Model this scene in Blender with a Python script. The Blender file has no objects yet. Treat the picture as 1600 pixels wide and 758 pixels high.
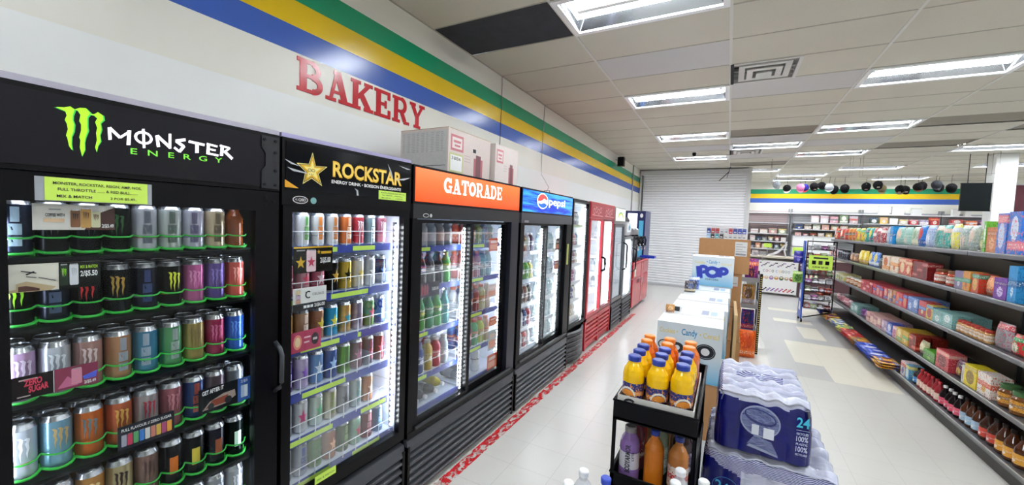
import bpy, math, random
from mathutils import Vector
PI = math.pi
rnd = random.Random(7)
SC = bpy.context.scene
COL = SC.collection

# ---------------------------------------------------------------- camera, world, exposure
cam = bpy.data.cameras.new('camera')
cam.sensor_fit = 'HORIZONTAL'; cam.sensor_width = 36.0
cam.lens = 622.05 / 1600 * 36.0
cam.clip_start = 0.02; cam.clip_end = 60
camo = bpy.data.objects.new('camera', cam); COL.objects.link(camo)
def cam_matrix(yaw, pitch, roll, loc):
    cy, sy, cp, sp, cr, sr = math.cos(yaw), math.sin(yaw), math.cos(pitch), math.sin(pitch), math.cos(roll), math.sin(roll)
    fw = Vector((-sy*cp, cy*cp, sp)); rt = Vector((cy, sy, 0)); up = rt.cross(fw)
    r2 = rt*cr + up*sr; u2 = up*cr - rt*sr
    from mathutils import Matrix
    m = Matrix(((r2.x, u2.x, -fw.x, loc[0]), (r2.y, u2.y, -fw.y, loc[1]), (r2.z, u2.z, -fw.z, loc[2]), (0, 0, 0, 1)))
    return m
camo.matrix_world = cam_matrix(math.radians(28.42), math.radians(-3.03), math.radians(2.278), (0, 0, 1.71))
SC.camera = camo
SC.view_settings.view_transform = 'Standard'
SC.view_settings.look = 'None'
SC.view_settings.gamma = 1.0
SC.view_settings.use_curve_mapping = False
SC.view_settings.exposure = 1.05
w = bpy.data.worlds.new('world'); SC.world = w; w.use_nodes = True
w.node_tree.nodes['Background'].inputs[0].default_value = (0.9, 0.95, 1, 1)
w.node_tree.nodes['Background'].inputs[1].default_value = 0.3
TUBE = 34.0      # strength of every fluorescent tube
LED = 30.0       # strength of the LED strips in the coolers

# ---------------------------------------------------------------- materials
def lin(h):
    if not isinstance(h, str): return tuple(h)
    v = [int(h[i:i+2], 16)/255 for i in (0, 2, 4)]
    return tuple(x/12.92 if x <= .04045 else ((x+.055)/1.055)**2.4 for x in v)
MC = {}
def bsdf(m):
    return m.node_tree.nodes['Principled BSDF']
def newmat(name):
    m = bpy.data.materials.new(name); m.use_nodes = True
    return m, m.node_tree.nodes, m.node_tree.links
def C(h, rough=.5, metal=0.0, emit=0.0, bump=0.0, scale=60.0, vary=0.06):
    """plain procedural colour with a faint mottled variation"""
    k = (h, rough, metal, emit, bump, scale, vary)
    if k in MC: return MC[k]
    m, N, L = newmat('paint_%s' % h)
    b = bsdf(m); c = lin(h)
    tc = N.new('ShaderNodeTexCoord'); nz = N.new('ShaderNodeTexNoise'); nz.inputs['Scale'].default_value = scale
    nz.inputs['Detail'].default_value = 2
    L.new(tc.outputs['Object'], nz.inputs['Vector'])
    mx = N.new('ShaderNodeMix'); mx.data_type = 'RGBA'
    L.new(nz.outputs['Fac'], mx.inputs['Factor'])
    mx.inputs['A'].default_value = (*[x*(1-vary) for x in c], 1); mx.inputs['B'].default_value = (*[min(1, x*(1+vary)) for x in c], 1)
    L.new(mx.outputs['Result'], b.inputs['Base Color'])
    b.inputs['Roughness'].default_value = rough; b.inputs['Metallic'].default_value = metal
    if max(c) < .014: b.inputs['Specular IOR Level'].default_value = .18
    if emit:
        b.inputs['Emission Color'].default_value = (*c, 1); b.inputs['Emission Strength'].default_value = emit
    if bump:
        bp = N.new('ShaderNodeBump'); bp.inputs['Strength'].default_value = bump; bp.inputs['Distance'].default_value = .01
        L.new(nz.outputs['Fac'], bp.inputs['Height']); L.new(bp.outputs['Normal'], b.inputs['Normal'])
    MC[k] = m
    return m
def glass_mat(name, tint=(1, 1, 1), refl=1.0, rough=0.02):
    m, N, L = newmat(name)
    N.remove(bsdf(m)); out = N['Material Output']
    t = N.new('ShaderNodeBsdfTransparent'); t.inputs[0].default_value = (*tint, 1)
    g = N.new('ShaderNodeBsdfGlossy'); g.inputs['Roughness'].default_value = rough
    f = N.new('ShaderNodeFresnel'); f.inputs[0].default_value = 1.45
    mu = N.new('ShaderNodeMath'); mu.operation = 'MULTIPLY'; mu.inputs[1].default_value = refl
    mx = N.new('ShaderNodeMixShader')
    L.new(f.outputs[0], mu.inputs[0]); L.new(mu.outputs[0], mx.inputs[0]); L.new(t.outputs[0], mx.inputs[1]); L.new(g.outputs[0], mx.inputs[2])
    L.new(mx.outputs[0], out.inputs[0])
    return m
GLASS = glass_mat('door_glass', (.97, .985, .99), .3)
def clear_plastic(name, col, a, rough=.08):
    """thin tinted clear plastic: part see-through, part glossy coloured"""
    m, N, L = newmat(name); b = bsdf(m); out = N['Material Output']
    b.inputs['Base Color'].default_value = (*lin(col), 1); b.inputs['Roughness'].default_value = rough
    t = N.new('ShaderNodeBsdfTransparent'); mx = N.new('ShaderNodeMixShader'); mx.inputs[0].default_value = a
    L.new(t.outputs[0], mx.inputs[1]); L.new(b.outputs[0], mx.inputs[2]); L.new(mx.outputs[0], out.inputs[0])
    return m
def led_mat(name, pitch, strength, axis='Z'):
    m, N, L = newmat(name); b = bsdf(m)
    tc = N.new('ShaderNodeTexCoord'); sx = N.new('ShaderNodeSeparateXYZ'); L.new(tc.outputs['Object'], sx.inputs[0])
    d = N.new('ShaderNodeMath'); d.operation = 'MULTIPLY'; d.inputs[1].default_value = 2*PI/pitch
    L.new(sx.outputs[axis], d.inputs[0])
    s = N.new('ShaderNodeMath'); s.operation = 'SINE'; L.new(d.outputs[0], s.inputs[0])
    g = N.new('ShaderNodeMapRange'); g.inputs['From Min'].default_value = -.2; g.inputs['From Max'].default_value = .5
    g.inputs['To Min'].default_value = .25; g.inputs['To Max'].default_value = strength*1.8
    L.new(s.outputs[0], g.inputs['Value']); L.new(g.outputs['Result'], b.inputs['Emission Strength'])
    b.inputs['Emission Color'].default_value = (.93, .97, 1, 1); b.inputs['Base Color'].default_value = (.9, .9, .9, 1)
    return m
LEDM = led_mat('led_strip_light', .031, LED); LEDB = C('f0f6ff', .5, 0, 30.0); LEDD = C('e6f0ff', .5, 0, 17.0)
TUBEM = C('f4f9ff', .5, 0, TUBE); 
def pack(c1, c2, c3, style=0):
    """printed wrapper: title band, picture blob and splashes laid over the base colour, all in the wrapper's own coordinates"""
    k = ('pack', c1, c2, c3, style)
    if k in MC: return MC[k]
    m, N, L = newmat('wrapper_%s_%s' % (c1, c2)); b = bsdf(m); b.inputs['Roughness'].default_value = .28
    tc = N.new('ShaderNodeTexCoord'); sx = N.new('ShaderNodeSeparateXYZ'); L.new(tc.outputs['Generated'], sx.inputs[0])
    def M(op, a, bb=None, cc=None):
        n = N.new('ShaderNodeMath'); n.operation = op
        for i, v in enumerate((a, bb, cc)):
            if v is None: continue
            if isinstance(v, (int, float)): n.inputs[i].default_value = v
            else: L.new(v, n.inputs[i])
        return n.outputs[0]
    X, Y, Z = sx.outputs[0], sx.outputs[1], sx.outputs[2]
    nz = N.new('ShaderNodeTexNoise'); nz.inputs['Scale'].default_value = 9 + 2*style; nz.inputs['Detail'].default_value = 3
    L.new(tc.outputs['Generated'], nz.inputs['Vector'])
    W = M('MULTIPLY', M('SUBTRACT', nz.outputs['Fac'], .5), .25)
    Zw = M('ADD', Z, W)
    lo, hi, cz, r = ((.66, .84, .36, .24), (.1, .3, .6, .3), (.42, .62, .3, .16), (.75, .95, .45, .33))[style % 4]
    band = M('MULTIPLY', M('GREATER_THAN', Zw, lo), M('LESS_THAN', Zw, hi))
    dx = M('SUBTRACT', X, .5); dz = M('SUBTRACT', Z, cz)
    blob = M('LESS_THAN', M('ADD', M('MULTIPLY', dx, dx), M('MULTIPLY', dz, dz)), M('ADD', r*r, M('MULTIPLY', W, .3)))
    # broken white lettering-like dashes in the band
    vo = N.new('ShaderNodeTexNoise'); vo.inputs['Scale'].default_value = 24; L.new(tc.outputs['Generated'], vo.inputs['Vector'])
    dash = M('MULTIPLY', M('GREATER_THAN', vo.outputs['Fac'], .56), M('MULTIPLY', M('GREATER_THAN', Z, (lo+.04)), M('LESS_THAN', Z, (hi-.04))))
    def mix(f, a, bcol):
        n = N.new('ShaderNodeMix'); n.data_type = 'RGBA'; L.new(f, n.inputs['Factor'])
        if isinstance(a, tuple): n.inputs['A'].default_value = (*a, 1)
        else: L.new(a, n.inputs['A'])
        n.inputs['B'].default_value = (*bcol, 1)
        return n.outputs['Result']
    o = mix(blob, lin(c1), lin(c3)); o = mix(M('GREATER_THAN', nz.outputs['Fac'], .58), o, lin(c2)); o = mix(M('LESS_THAN', nz.outputs['Fac'], .36), o, [v*.35 for v in lin(c1)]); o = mix(band, o, lin(c2)); o = mix(dash, o, lin('f2efe8'))
    L.new(o, b.inputs['Base Color'])
    MC[k] = m
    return m

WHITE = C('f0f0ee', .4); BLACK = C('060609', .35, vary=.2); STEEL = C('b9bcc2', .28, .9); CHROME = C('d9dce0', .15, 1.0)
DARK = C('121317', .38, .1, vary=.1); GREY = C('8d9094', .5); LIME = C('c9ec5e', .6); NAVY = C('141a5a', .25)
INK = C('20222a', .6); CARD = C('b98a5c', .8, scale=25, vary=.1); CARDD = C('a87c50', .85, scale=25, vary=.1)

# ---------------------------------------------------------------- mesh building
class F:      # a flat frame: origin o, right u, up v, outward n
    def __init__(s, o, u, v):
        s.o, s.u, s.v = Vector(o), Vector(u).normalized(), Vector(v).normalized(); s.n = s.u.cross(s.v)
    def p(s, a, b, c=0.0): return s.o + s.u*a + s.v*b + s.n*c
PX = lambda x, y=0, z=0: F((x, y, z), (0, 1, 0), (0, 0, 1))        # faces +X, u = +Y
NX = lambda x, y=0, z=0: F((x, y, z), (0, -1, 0), (0, 0, 1))       # faces -X
NY = lambda y, x=0, z=0: F((x, y, z), (1, 0, 0), (0, 0, 1))        # faces -Y
UP = lambda z, x=0, y=0: F((x, y, z), (1, 0, 0), (0, 1, 0))        # faces +Z
TEXTS = {}
def text_geo(s, bold, xs, spacing):
    k = (s, bold, xs, spacing)
    if k in TEXTS: return TEXTS[k]
    cu = bpy.data.curves.new('lettering', 'FONT'); cu.body = s; cu.size = 1.0; cu.offset = bold; cu.resolution_u = 3
    cu.space_character = spacing; cu.fill_mode = 'FRONT'
    ob = bpy.data.objects.new('lettering', cu)
    me = bpy.data.meshes.new_from_object(ob)
    vs = [(v.co.x*xs, v.co.y) for v in me.vertices]; fs = [tuple(p.vertices) for p in me.polygons]
    bpy.data.objects.remove(ob); bpy.data.meshes.remove(me); bpy.data.curves.remove(cu)
    TEXTS[k] = (vs, fs)
    return vs, fs
class MB:
    def __init__(s): s.v, s.f, s.m, s.s, s.mats = [], [], [], [], []
    def mi(s, m):
        if m not in s.mats: s.mats.append(m)
        return s.mats.index(m)
    def add(s, vs, fs, m, smooth=False):
        b = len(s.v); s.v += [tuple(v) for v in vs]; k = s.mi(m)
        for f in fs: s.f.append(tuple(b+i for i in f)); s.m.append(k); s.s.append(smooth)
        return s
    def box(s, x0, y0, z0, x1, y1, z1, m):
        x0, x1 = min(x0, x1), max(x0, x1); y0, y1 = min(y0, y1), max(y0, y1); z0, z1 = min(z0, z1), max(z0, z1)
        v = [(x, y, z) for z in (z0, z1) for y in (y0, y1) for x in (x0, x1)]
        return s.add(v, [(0, 2, 3, 1), (4, 5, 7, 6), (0, 1, 5, 4), (2, 6, 7, 3), (0, 4, 6, 2), (1, 3, 7, 5)], m)
    def quad(s, a, b, c, d, m): return s.add([a, b, c, d], [(0, 1, 2, 3)], m)
    def prism(s, fr, pts, d0, d1, m):
        """2D outline on a frame pushed from depth d0 to d1 along its normal"""
        n = len(pts); ar = sum(pts[i][0]*pts[(i+1) % n][1]-pts[(i+1) % n][0]*pts[i][1] for i in range(n))
        if ar < 0: pts = pts[::-1]
        v = [fr.p(a, b, d0) for a, b in pts]+[fr.p(a, b, d1) for a, b in pts]
        fs = [tuple(range(n, 2*n)), tuple(range(n-1, -1, -1))]+[(i, (i+1) % n, n+(i+1) % n, n+i) for i in range(n)]
        return s.add(v, fs, m)
    def rect(s, fr, u0, v0, u1, v1, m, off=.0006):
        return s.add([fr.p(u0, v0, off), fr.p(u1, v0, off), fr.p(u1, v1, off), fr.p(u0, v1, off)], [(0, 1, 2, 3)], m)
    def poly(s, fr, pts, m, off=.001):
        n = len(pts); ar = sum(pts[i][0]*pts[(i+1) % n][1]-pts[(i+1) % n][0]*pts[i][1] for i in range(n))
        if ar < 0: pts = pts[::-1]
        return s.add([fr.p(a, b, off) for a, b in pts], [tuple(range(n))], m)
    def ell(s, fr, cu, cv, ru, rv, m, off=.001, a0=0, a1=2*PI, n=28):
        return s.poly(fr, [(cu+ru*math.cos(a0+(a1-a0)*i/n), cv+rv*math.sin(a0+(a1-a0)*i/n)) for i in range(n + (1 if a1-a0 < 6.2 else 0))], m, off)
    def ring(s, fr, cu, cv, ru, rv, w, m, off=.001, a0=0, a1=2*PI, n=24, depth=0):
        for i in range(n):
            t0, t1 = a0+(a1-a0)*i/n, a0+(a1-a0)*(i+1)/n
            P = [(cu+(ru+k)*math.cos(t), cv+(rv+k)*math.sin(t)) for t, k in ((t0, w/2), (t1, w/2), (t1, -w/2), (t0, -w/2))]
            if depth: s.prism(fr, P, off, off+depth, m)
            else: s.poly(fr, P, m, off)
        return s
    def seg(s, fr, a, b, c, d, w, m, off=.001, depth=0):
        l = math.hypot(c-a, d-b) or 1; nx, ny = -(d-b)/l*w/2, (c-a)/l*w/2
        P = [(a+nx, b+ny), (c+nx, d+ny), (c-nx, d-ny), (a-nx, b-ny)]
        return s.prism(fr, P, off, off+depth, m) if depth else s.poly(fr, P, m, off)
    def text(s, fr, t, u, v, h, m, off=.0012, bold=0.0, width=None, xs=1.0, spacing=1.0, align='l', slope=0.0):
        vs, fs = text_geo(t, bold, 1.0, spacing)
        if not vs: return s
        x0, x1 = min(a for a, b in vs), max(a for a, b in vs); k = h/.7
        kx = (width/(x1-x0)) if width else k*xs
        W = (x1-x0)*kx; sh = {'l': 0, 'c': -W/2, 'r': -W}[align]
        P = [fr.p(u+sh+(a-x0)*kx, v+b*k+slope*(a-x0)*kx, off) for a, b in vs]
        return s.add(P, fs, m)
    def lathe(s, prof, n=16, c=(0, 0, 0), smooth=True, cap=True):
        """prof: (radius, z, material of the band above)"""
        for i in range(len(prof)-1):
            r0, z0, m = prof[i][:3]; r1, z1 = prof[i+1][:2]
            v = [(c[0]+r*math.cos(2*PI*j/n), c[1]+r*math.sin(2*PI*j/n), c[2]+z) for r, z in ((r0, z0), (r1, z1)) for j in range(n)]
            s.add(v, [(j, (j+1) % n, n+(j+1) % n, n+j) for j in range(n)], m, smooth)
        if cap:
            for (r, z, m, up) in ((prof[0][0], prof[0][1], prof[0][2], 0), (prof[-1][0], prof[-1][1], prof[-2][2], 1)):
                if r > 1e-5:
                    v = [(c[0]+r*math.cos(2*PI*j/n), c[1]+r*math.sin(2*PI*j/n), c[2]+z) for j in range(n)]
                    s.add(v, [tuple(range(n)) if up else tuple(range(n-1, -1, -1))], m)
        return s
    def tube(s, pts, r, m, n=6, closed=False):
        pts = [Vector(p) for p in pts]; k = len(pts); rings = []
        for i, p in enumerate(pts):
            a = pts[i-1] if (i or closed) else p; b = pts[(i+1) % k] if (i < k-1 or closed) else p
            t = (b-a); t = t.normalized() if t.length > 1e-9 else Vector((0, 0, 1))
            q = Vector((0, 0, 1)) if abs(t.z) < .9 else Vector((1, 0, 0))
            e1 = t.cross(q).normalized(); e2 = t.cross(e1)
            rings.append([p+e1*r*math.cos(2*PI*j/n)+e2*r*math.sin(2*PI*j/n) for j in range(n)])
        v = [q for rg in rings for q in rg]; fs = []
        for i in range(k if closed else k-1):
            a, b = i*n, ((i+1) % k)*n
            fs += [(a+j, b+j, b+(j+1) % n, a+(j+1) % n) for j in range(n)]
        if not closed: fs += [tuple(range(n)), tuple(range((k-1)*n+n-1, (k-1)*n-1, -1))]
        return s.add(v, fs, m, n > 5)
    def mesh(s, name, off=(0, 0, 0)):
        me = bpy.data.meshes.new(name)
        me.from_pydata([(x-off[0], y-off[1], z-off[2]) for x, y, z in s.v], [], s.f)
        for m in s.mats: me.materials.append(m)
        me.polygons.foreach_set('material_index', s.m); me.polygons.foreach_set('use_smooth', s.s)
        me.update()
        return me
    def build(s, name, root=None, parent=None):
        """link as ONE object; root gives the offset, parent the owner (default the root)"""
        off = tuple(root.location) if root else (0, 0, 0)
        o = bpy.data.objects.new(name, s.mesh(name, off)); COL.objects.link(o)
        if root: o.parent = parent or root
        return o
def tag(o, label, cat, group=None, kind=None):
    o['label'] = label; o['category'] = cat
    if group: o['group'] = group
    if kind: o['kind'] = kind
    return o
def thing(name, loc, label, cat, group=None, rz=0.0, kind=None):
    o = bpy.data.objects.new(name, None); COL.objects.link(o); o.location = loc; o.rotation_euler = (0, 0, rz); o.empty_display_size = .05
    return tag(o, label, cat, group, kind)
def solo(mb, name, label, cat, group=None, loc=None):
    """a thing that is one mesh, its origin at loc"""
    class _R: location = Vector(loc or (0, 0, 0))
    o = bpy.data.objects.new(name, mb.mesh(name, tuple(_R.location))); COL.objects.link(o); o.location = _R.location
    return tag(o, label, cat, group)
def struct(mb, name, parent=None):
    o = mb.build(name); o['kind'] = 'structure'
    if parent: o.parent = parent
    return o
def child(name, me, root, mats=None, loc=(0, 0, 0), scale=None, parent=None, rz=0.0):
    o = bpy.data.objects.new(name, me); COL.objects.link(o); o.parent = parent or root; o.location = loc
    if scale: o.scale = scale
    if rz: o.rotation_euler = (0, 0, rz)
    if mats:
        for i, m in enumerate(mats):
            if m is None: continue
            o.material_slots[i].link = 'OBJECT'; o.material_slots[i].material = m
    return o
ORD = ['first', 'second', 'third', 'fourth', 'fifth', 'sixth', 'seventh', 'eighth', 'ninth', 'tenth', 'eleventh', 'twelfth']

# slab serif capitals on a 1-high grid: list of strokes ('l', x0,y0,x1,y1,w) / ('a', cx,cy,rx,ry,deg0,deg1,w)
SL = {
 'B': (.86, [('l', .2, .02, .2, .98, .22), ('l', 0, .06, .5, .06, .12), ('l', 0, .94, .48, .94, .12), ('l', .2, .51, .5, .51, .12), ('a', .48, .725, .2, .2, -90, 90, .17), ('a', .5, .29, .25, .215, -90, 90, .18)]),
 'A': (.96, [('l', .2, .08, .42, .95, .12), ('l', .45, .97, .74, .08, .24), ('l', .25, .32, .66, .32, .1), ('l', 0, .06, .4, .06, .12), ('l', .5, .06, .98, .06, .12), ('l', .3, .94, .56, .94, .12)]),
 'K': (.98, [('l', .2, .02, .2, .98, .22), ('l', 0, .06, .42, .06, .12), ('l', 0, .94, .42, .94, .12), ('l', .3, .42, .76, .93, .14), ('l', .42, .58, .78, .06, .22), ('l', .56, .94, .94, .94, .12), ('l', .56, .06, .98, .06, .12)]),
 'E': (.84, [('l', .2, .02, .2, .98, .22), ('l', 0, .06, .78, .06, .12), ('l', 0, .94, .76, .94, .12), ('l', .2, .5, .55, .5, .12), ('l', .72, .0, .72, .32, .13), ('l', .7, .7, .7, 1.0, .13), ('l', .54, .36, .54, .64, .1)]),
 'R': (.96, [('l', .2, .02, .2, .98, .22), ('l', 0, .06, .42, .06, .12), ('l', 0, .94, .5, .94, .12), ('l', .2, .46, .5, .46, .12), ('a', .5, .70, .21, .24, -90, 90, .17), ('l', .5, .46, .7, .1, .2), ('l', .64, .06, .96, .06, .12)]),
 'Y': (.92, [('l', .16, .94, .46, .44, .2), ('l', .78, .94, .46, .44, .13), ('l', .46, .04, .46, .5, .22), ('l', 0, .94, .36, .94, .12), ('l', .6, .94, .94, .94, .12), ('l', .26, .06, .68, .06, .12)]),
 'G': (.88, [('a', .45, .5, .33, .39, 40, 300, .22), ('l', .72, .02, .72, .46, .16), ('l', .5, .44, .88, .44, .12), ('l', .74, .66, .74, .98, .12)]),
 'T': (.86, [('l', .43, .02, .43, .98, .24), ('l', .03, .92, .83, .92, .16), ('l', .08, .66, .08, .98, .12), ('l', .78, .66, .78, .98, .12), ('l', .22, .06, .64, .06, .12)]),
 'O': (.9, [('a', .45, .5, .32, .38, 0, 360, .23)]),
 'D': (.9, [('l', .2, .02, .2, .98, .22), ('l', 0, .06, .42, .06, .12), ('l', 0, .94, .42, .94, .12), ('a', .4, .5, .34, .42, -90, 90, .2)]),
}
def slab(mb, fr, word, u, v, h, width, m, off, depth=0.0, gap=.1):
    tot = sum(SL[c][0] for c in word)+gap*(len(word)-1); kx = width/tot; x = u; j = 0
    for c in word:
        w_, st = SL[c]
        for t in st:
            o = off+.00015*(j % 7); j += 1
            if t[0] == 'l':
                _, a, b, c2, d, ww = t
                dx, dy = (c2-a)*kx, (d-b)*h
                weff = ww*(h if abs(dx) > abs(dy) else kx)
                mb.seg(fr, x+a*kx, v+b*h, x+c2*kx, v+d*h, weff, m, o, depth)
            else:
                _, cx, cy, rx, ry, d0, d1, ww = t
                mb.ring(fr, x+cx*kx, v+cy*h, rx*kx, ry*h, ww*(kx+h)/2, m, o, math.radians(d0), math.radians(d1), 16, depth)
        x += (w_+gap)*kx

# ================================================================ THE ROOM
H = 3.387; XW = -2.415; XR = 9.2; YB = 16.3; YF = -3.0
GX = lambda i: -1.299+1.22*i          # ceiling grid, long way
GY = lambda j: 2.828+.61*j
# ---- floor: 30 cm vinyl tiles; cream tiles patched into the grey ones of the far aisle
def floor_mat(name, col, rough=.22):
    m, N, L = newmat(name); b = bsdf(m)
    tc = N.new('ShaderNodeTexCoord'); mp = N.new('ShaderNodeMapping'); mp.inputs['Location'].default_value = (.95, -5.78, 0)
    L.new(tc.outputs['Object'], mp.inputs['Vector'])
    br = N.new('ShaderNodeTexBrick'); br.offset = 0; br.inputs['Scale'].default_value = 1/.305
    br.inputs['Mortar Size'].default_value = .006; br.inputs['Mortar Smooth'].default_value = .6; br.inputs['Brick Width'].default_value = 1; br.inputs['Row Height'].default_value = 1
    c = lin(col)
    br.inputs['Color1'].default_value = (*c, 1); br.inputs['Color2'].default_value = (*[x*.985 for x in c], 1); br.inputs['Mortar'].default_value = (*[x*.74 for x in c], 1)
    L.new(mp.outputs[0], br.inputs['Vector'])
    nz = N.new('ShaderNodeTexNoise'); nz.inputs['Scale'].default_value = 1.6; nz.inputs['Detail'].default_value = 4; nz.inputs['Roughness'].default_value = .55
    L.new(tc.outputs['Object'], nz.inputs['Vector'])
    rp = N.new('ShaderNodeMapRange'); rp.inputs['From Min'].default_value = .35; rp.inputs['From Max'].default_value = .7; rp.inputs['To Min'].default_value = 1.0; rp.inputs['To Max'].default_value = .99
    L.new(nz.outputs['Fac'], rp.inputs['Value'])
    sc = N.new('ShaderNodeTexNoise'); sc.inputs['Scale'].default_value = 30; sc.inputs['Detail'].default_value = 4; L.new(tc.outputs['Object'], sc.inputs['Vector'])
    sk = N.new('ShaderNodeMapRange'); sk.inputs['From Min'].default_value = .68; sk.inputs['From Max'].default_value = .8; sk.inputs['To Min'].default_value = 1; sk.inputs['To Max'].default_value = .9
    L.new(sc.outputs['Fac'], sk.inputs['Value'])
    mu = N.new('ShaderNodeMath'); mu.operation = 'MULTIPLY'; L.new(rp.outputs['Result'], mu.inputs[0]); L.new(sk.outputs['Result'], mu.inputs[1])
    vm = N.new('ShaderNodeVectorMath'); vm.operation = 'SCALE'; L.new(br.outputs['Color'], vm.inputs[0]); L.new(mu.outputs[0], vm.inputs['Scale'])
    L.new(vm.outputs[0], b.inputs['Base Color'])
    b.inputs['Roughness'].default_value = rough+.04
    return m
FW, FG, FC = floor_mat('vinyl_white', 'd9d7d0'), floor_mat('vinyl_grey', 'b4b3af', .3), floor_mat('vinyl_cream', 'dbd6c4', .3)
FN = floor_mat('vinyl_pale_grey', 'c4c2ba', .3)
fb = MB(); T = .305
ix0, ix1 = -5, 34; iy0, iy1 = -29, 35
cream = [(6, 8, 2, 5), (7, 8, 0, 1), (7, 7, 7, 9), (6, 7, 11, 11), (9, 11, 2, 3), (8, 9, 14, 16), (6, 7, 15, 15)]
def fmat(i, j):
    if any(a <= i <= b and c <= j <= d for a, b, c, d in cream): return FC
    return (FG if j >= 0 else FN) if i >= 5 else FW
for i in range(ix0, ix1):
    for j in range(iy0, iy1):
        x0, y0 = -.95+T*i, 5.78+T*j
        x1, y1 = min(x0+T, XR), min(y0+T, YB); x0 = max(x0, XW); y0 = max(y0, YF)
        if x1 > x0 and y1 > y0: fb.quad((x0, y0, 0), (x1, y0, 0), (x1, y1, 0), (x0, y1, 0), fmat(i, j))
struct(fb, 'floor')
# worn red paint line along the feet of the coolers
m, N, L = newmat('worn_red_paint'); b = bsdf(m); out = N['Material Output']
tc = N.new('ShaderNodeTexCoord'); nz = N.new('ShaderNodeTexNoise'); nz.inputs['Scale'].default_value = 17; nz.inputs['Detail'].default_value = 5; nz.inputs['Roughness'].default_value = .75
mp = N.new('ShaderNodeMapping'); mp.inputs['Scale'].default_value = (1.6, .7, 1); L.new(tc.outputs['Object'], mp.inputs[0]); L.new(mp.outputs[0], nz.inputs['Vector'])
st = N.new('ShaderNodeMapRange'); st.inputs['From Min'].default_value = .50; st.inputs['From Max'].default_value = .53; L.new(nz.outputs['Fac'], st.inputs['Value'])
tr = N.new('ShaderNodeBsdfTransparent'); mx = N.new('ShaderNodeMixShader'); L.new(st.outputs['Result'], mx.inputs[0]); L.new(b.outputs[0], mx.inputs[1]); L.new(tr.outputs[0], mx.inputs[2]); L.new(mx.outputs[0], out.inputs[0])
b.inputs['Base Color'].default_value = (*lin('d2232a'), 1); b.inputs['Roughness'].default_value = .4
rb = MB(); rb.quad((-1.57, .2, .001), (-1.488, .2, .001), (-1.488, 7.95, .001), (-1.57, 7.95, .001), m)
o = struct(rb, 'trim_1')

# ---- walls
WW = C('f1f2f0', .35, scale=3, vary=.02); WWc = C('eceadf', .35, scale=3, vary=.02)
SB, SY, SG = C('3f63b8', .2, scale=3, vary=.03), C('e6c11c', .2, scale=3, vary=.03), C('1f9a6c', .2, scale=3, vary=.03)
bands = [(0, 2.43, WW), (2.43, 2.70, WWc), (2.70, 2.855, SB), (2.855, 3.01, SY), (3.01, 3.165, SG), (3.165, H, WWc)]
def wall(name, a, b2, bd=bands, t=.1, nrm=(1, 0)):
    mb = MB()
    for z0, z1, mm in bd:
        mb.quad((a[0], a[1], z0), (b2[0], b2[1], z0), (b2[0], b2[1], z1), (a[0], a[1], z1), mm)
    oa, ob = (a[0]-nrm[0]*t, a[1]-nrm[1]*t), (b2[0]-nrm[0]*t, b2[1]-nrm[1]*t)
    mb.quad((oa[0], oa[1], 0), (oa[0], oa[1], H), (ob[0], ob[1], H), (ob[0], ob[1], 0), WW)
    for p, q in ((a, oa), (b2, ob)): mb.quad((p[0], p[1], 0), (q[0], q[1], 0), (q[0], q[1], H), (p[0], p[1], H), WW)
    mb.quad((a[0], a[1], H), (b2[0], b2[1], H), (*ob, H), (*oa, H), WW)
    return struct(mb, name)
wall('wall_left', (XW, YF), (XW, 12.5), nrm=(1, 0))
plain = [(0, H, WW)]
wall('wall_right', (XR, YB), (XR, YF), nrm=(-1, 0))
wall('wall_front', (XR, YF), (XW, YF), plain, nrm=(0, 1))
wall('wall_back', (.43, YB), (XR, YB), nrm=(0, -1))
wall('wall_corner', (.43, 12.5), (.43, YB), plain, nrm=(1, 0))
wall('wall_end', (XW, 12.5), (.43, 12.5), plain, nrm=(0, -1), t=.1)
# thin wall of the shutter's box side
mb = MB(); mb.box(.39, 12.36, 0, .46, 12.5, H, C('dcdcd8', .4)); struct(mb, 'trim_2')

# ---- ceiling: tiles in a T-bar grid, with openings for lights and vents
def ceil_mat():
    m, N, L = newmat('ceiling_tile_board'); b = bsdf(m); b.inputs['Roughness'].default_value = .9
    tc = N.new('ShaderNodeTexCoord'); nz = N.new('ShaderNodeTexNoise'); nz.inputs['Scale'].default_value = 90; nz.inputs['Detail'].default_value = 3
    n2 = N.new('ShaderNodeTexNoise'); n2.inputs['Scale'].default_value = .8
    L.new(tc.outputs['Object'], nz.inputs['Vector']); L.new(tc.outputs['Object'], n2.inputs['Vector'])
    mx = N.new('ShaderNodeMix'); mx.data_type = 'RGBA'; mx.inputs['A'].default_value = (*lin('c6c0b0'), 1); mx.inputs['B'].default_value = (*lin('d9d4c6'), 1)
    ad = N.new('ShaderNodeMath'); ad.operation = 'MULTIPLY_ADD'; ad.inputs[1].default_value = .5
    L.new(nz.outputs['Fac'], ad.inputs[0]); L.new(n2.outputs['Fac'], ad.inputs[2]); L.new(ad.outputs[0], mx.inputs['Factor']); L.new(mx.outputs['Result'], b.inputs['Base Color'])
    bp = N.new('ShaderNodeBump'); bp.inputs['Strength'].default_value = .2; bp.inputs['Distance'].default_value = .004; L.new(nz.outputs['Fac'], bp.inputs['Height']); L.new(bp.outputs[0], b.inputs['Normal'])
    return m
CM = ceil_mat(); CM2 = C('d2d0ce', .85, scale=2, vary=.02); CD = C('3a3b42', .9, scale=9, vary=.35); CB = C('9a9385', .9, scale=6, vary=.05)
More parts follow.
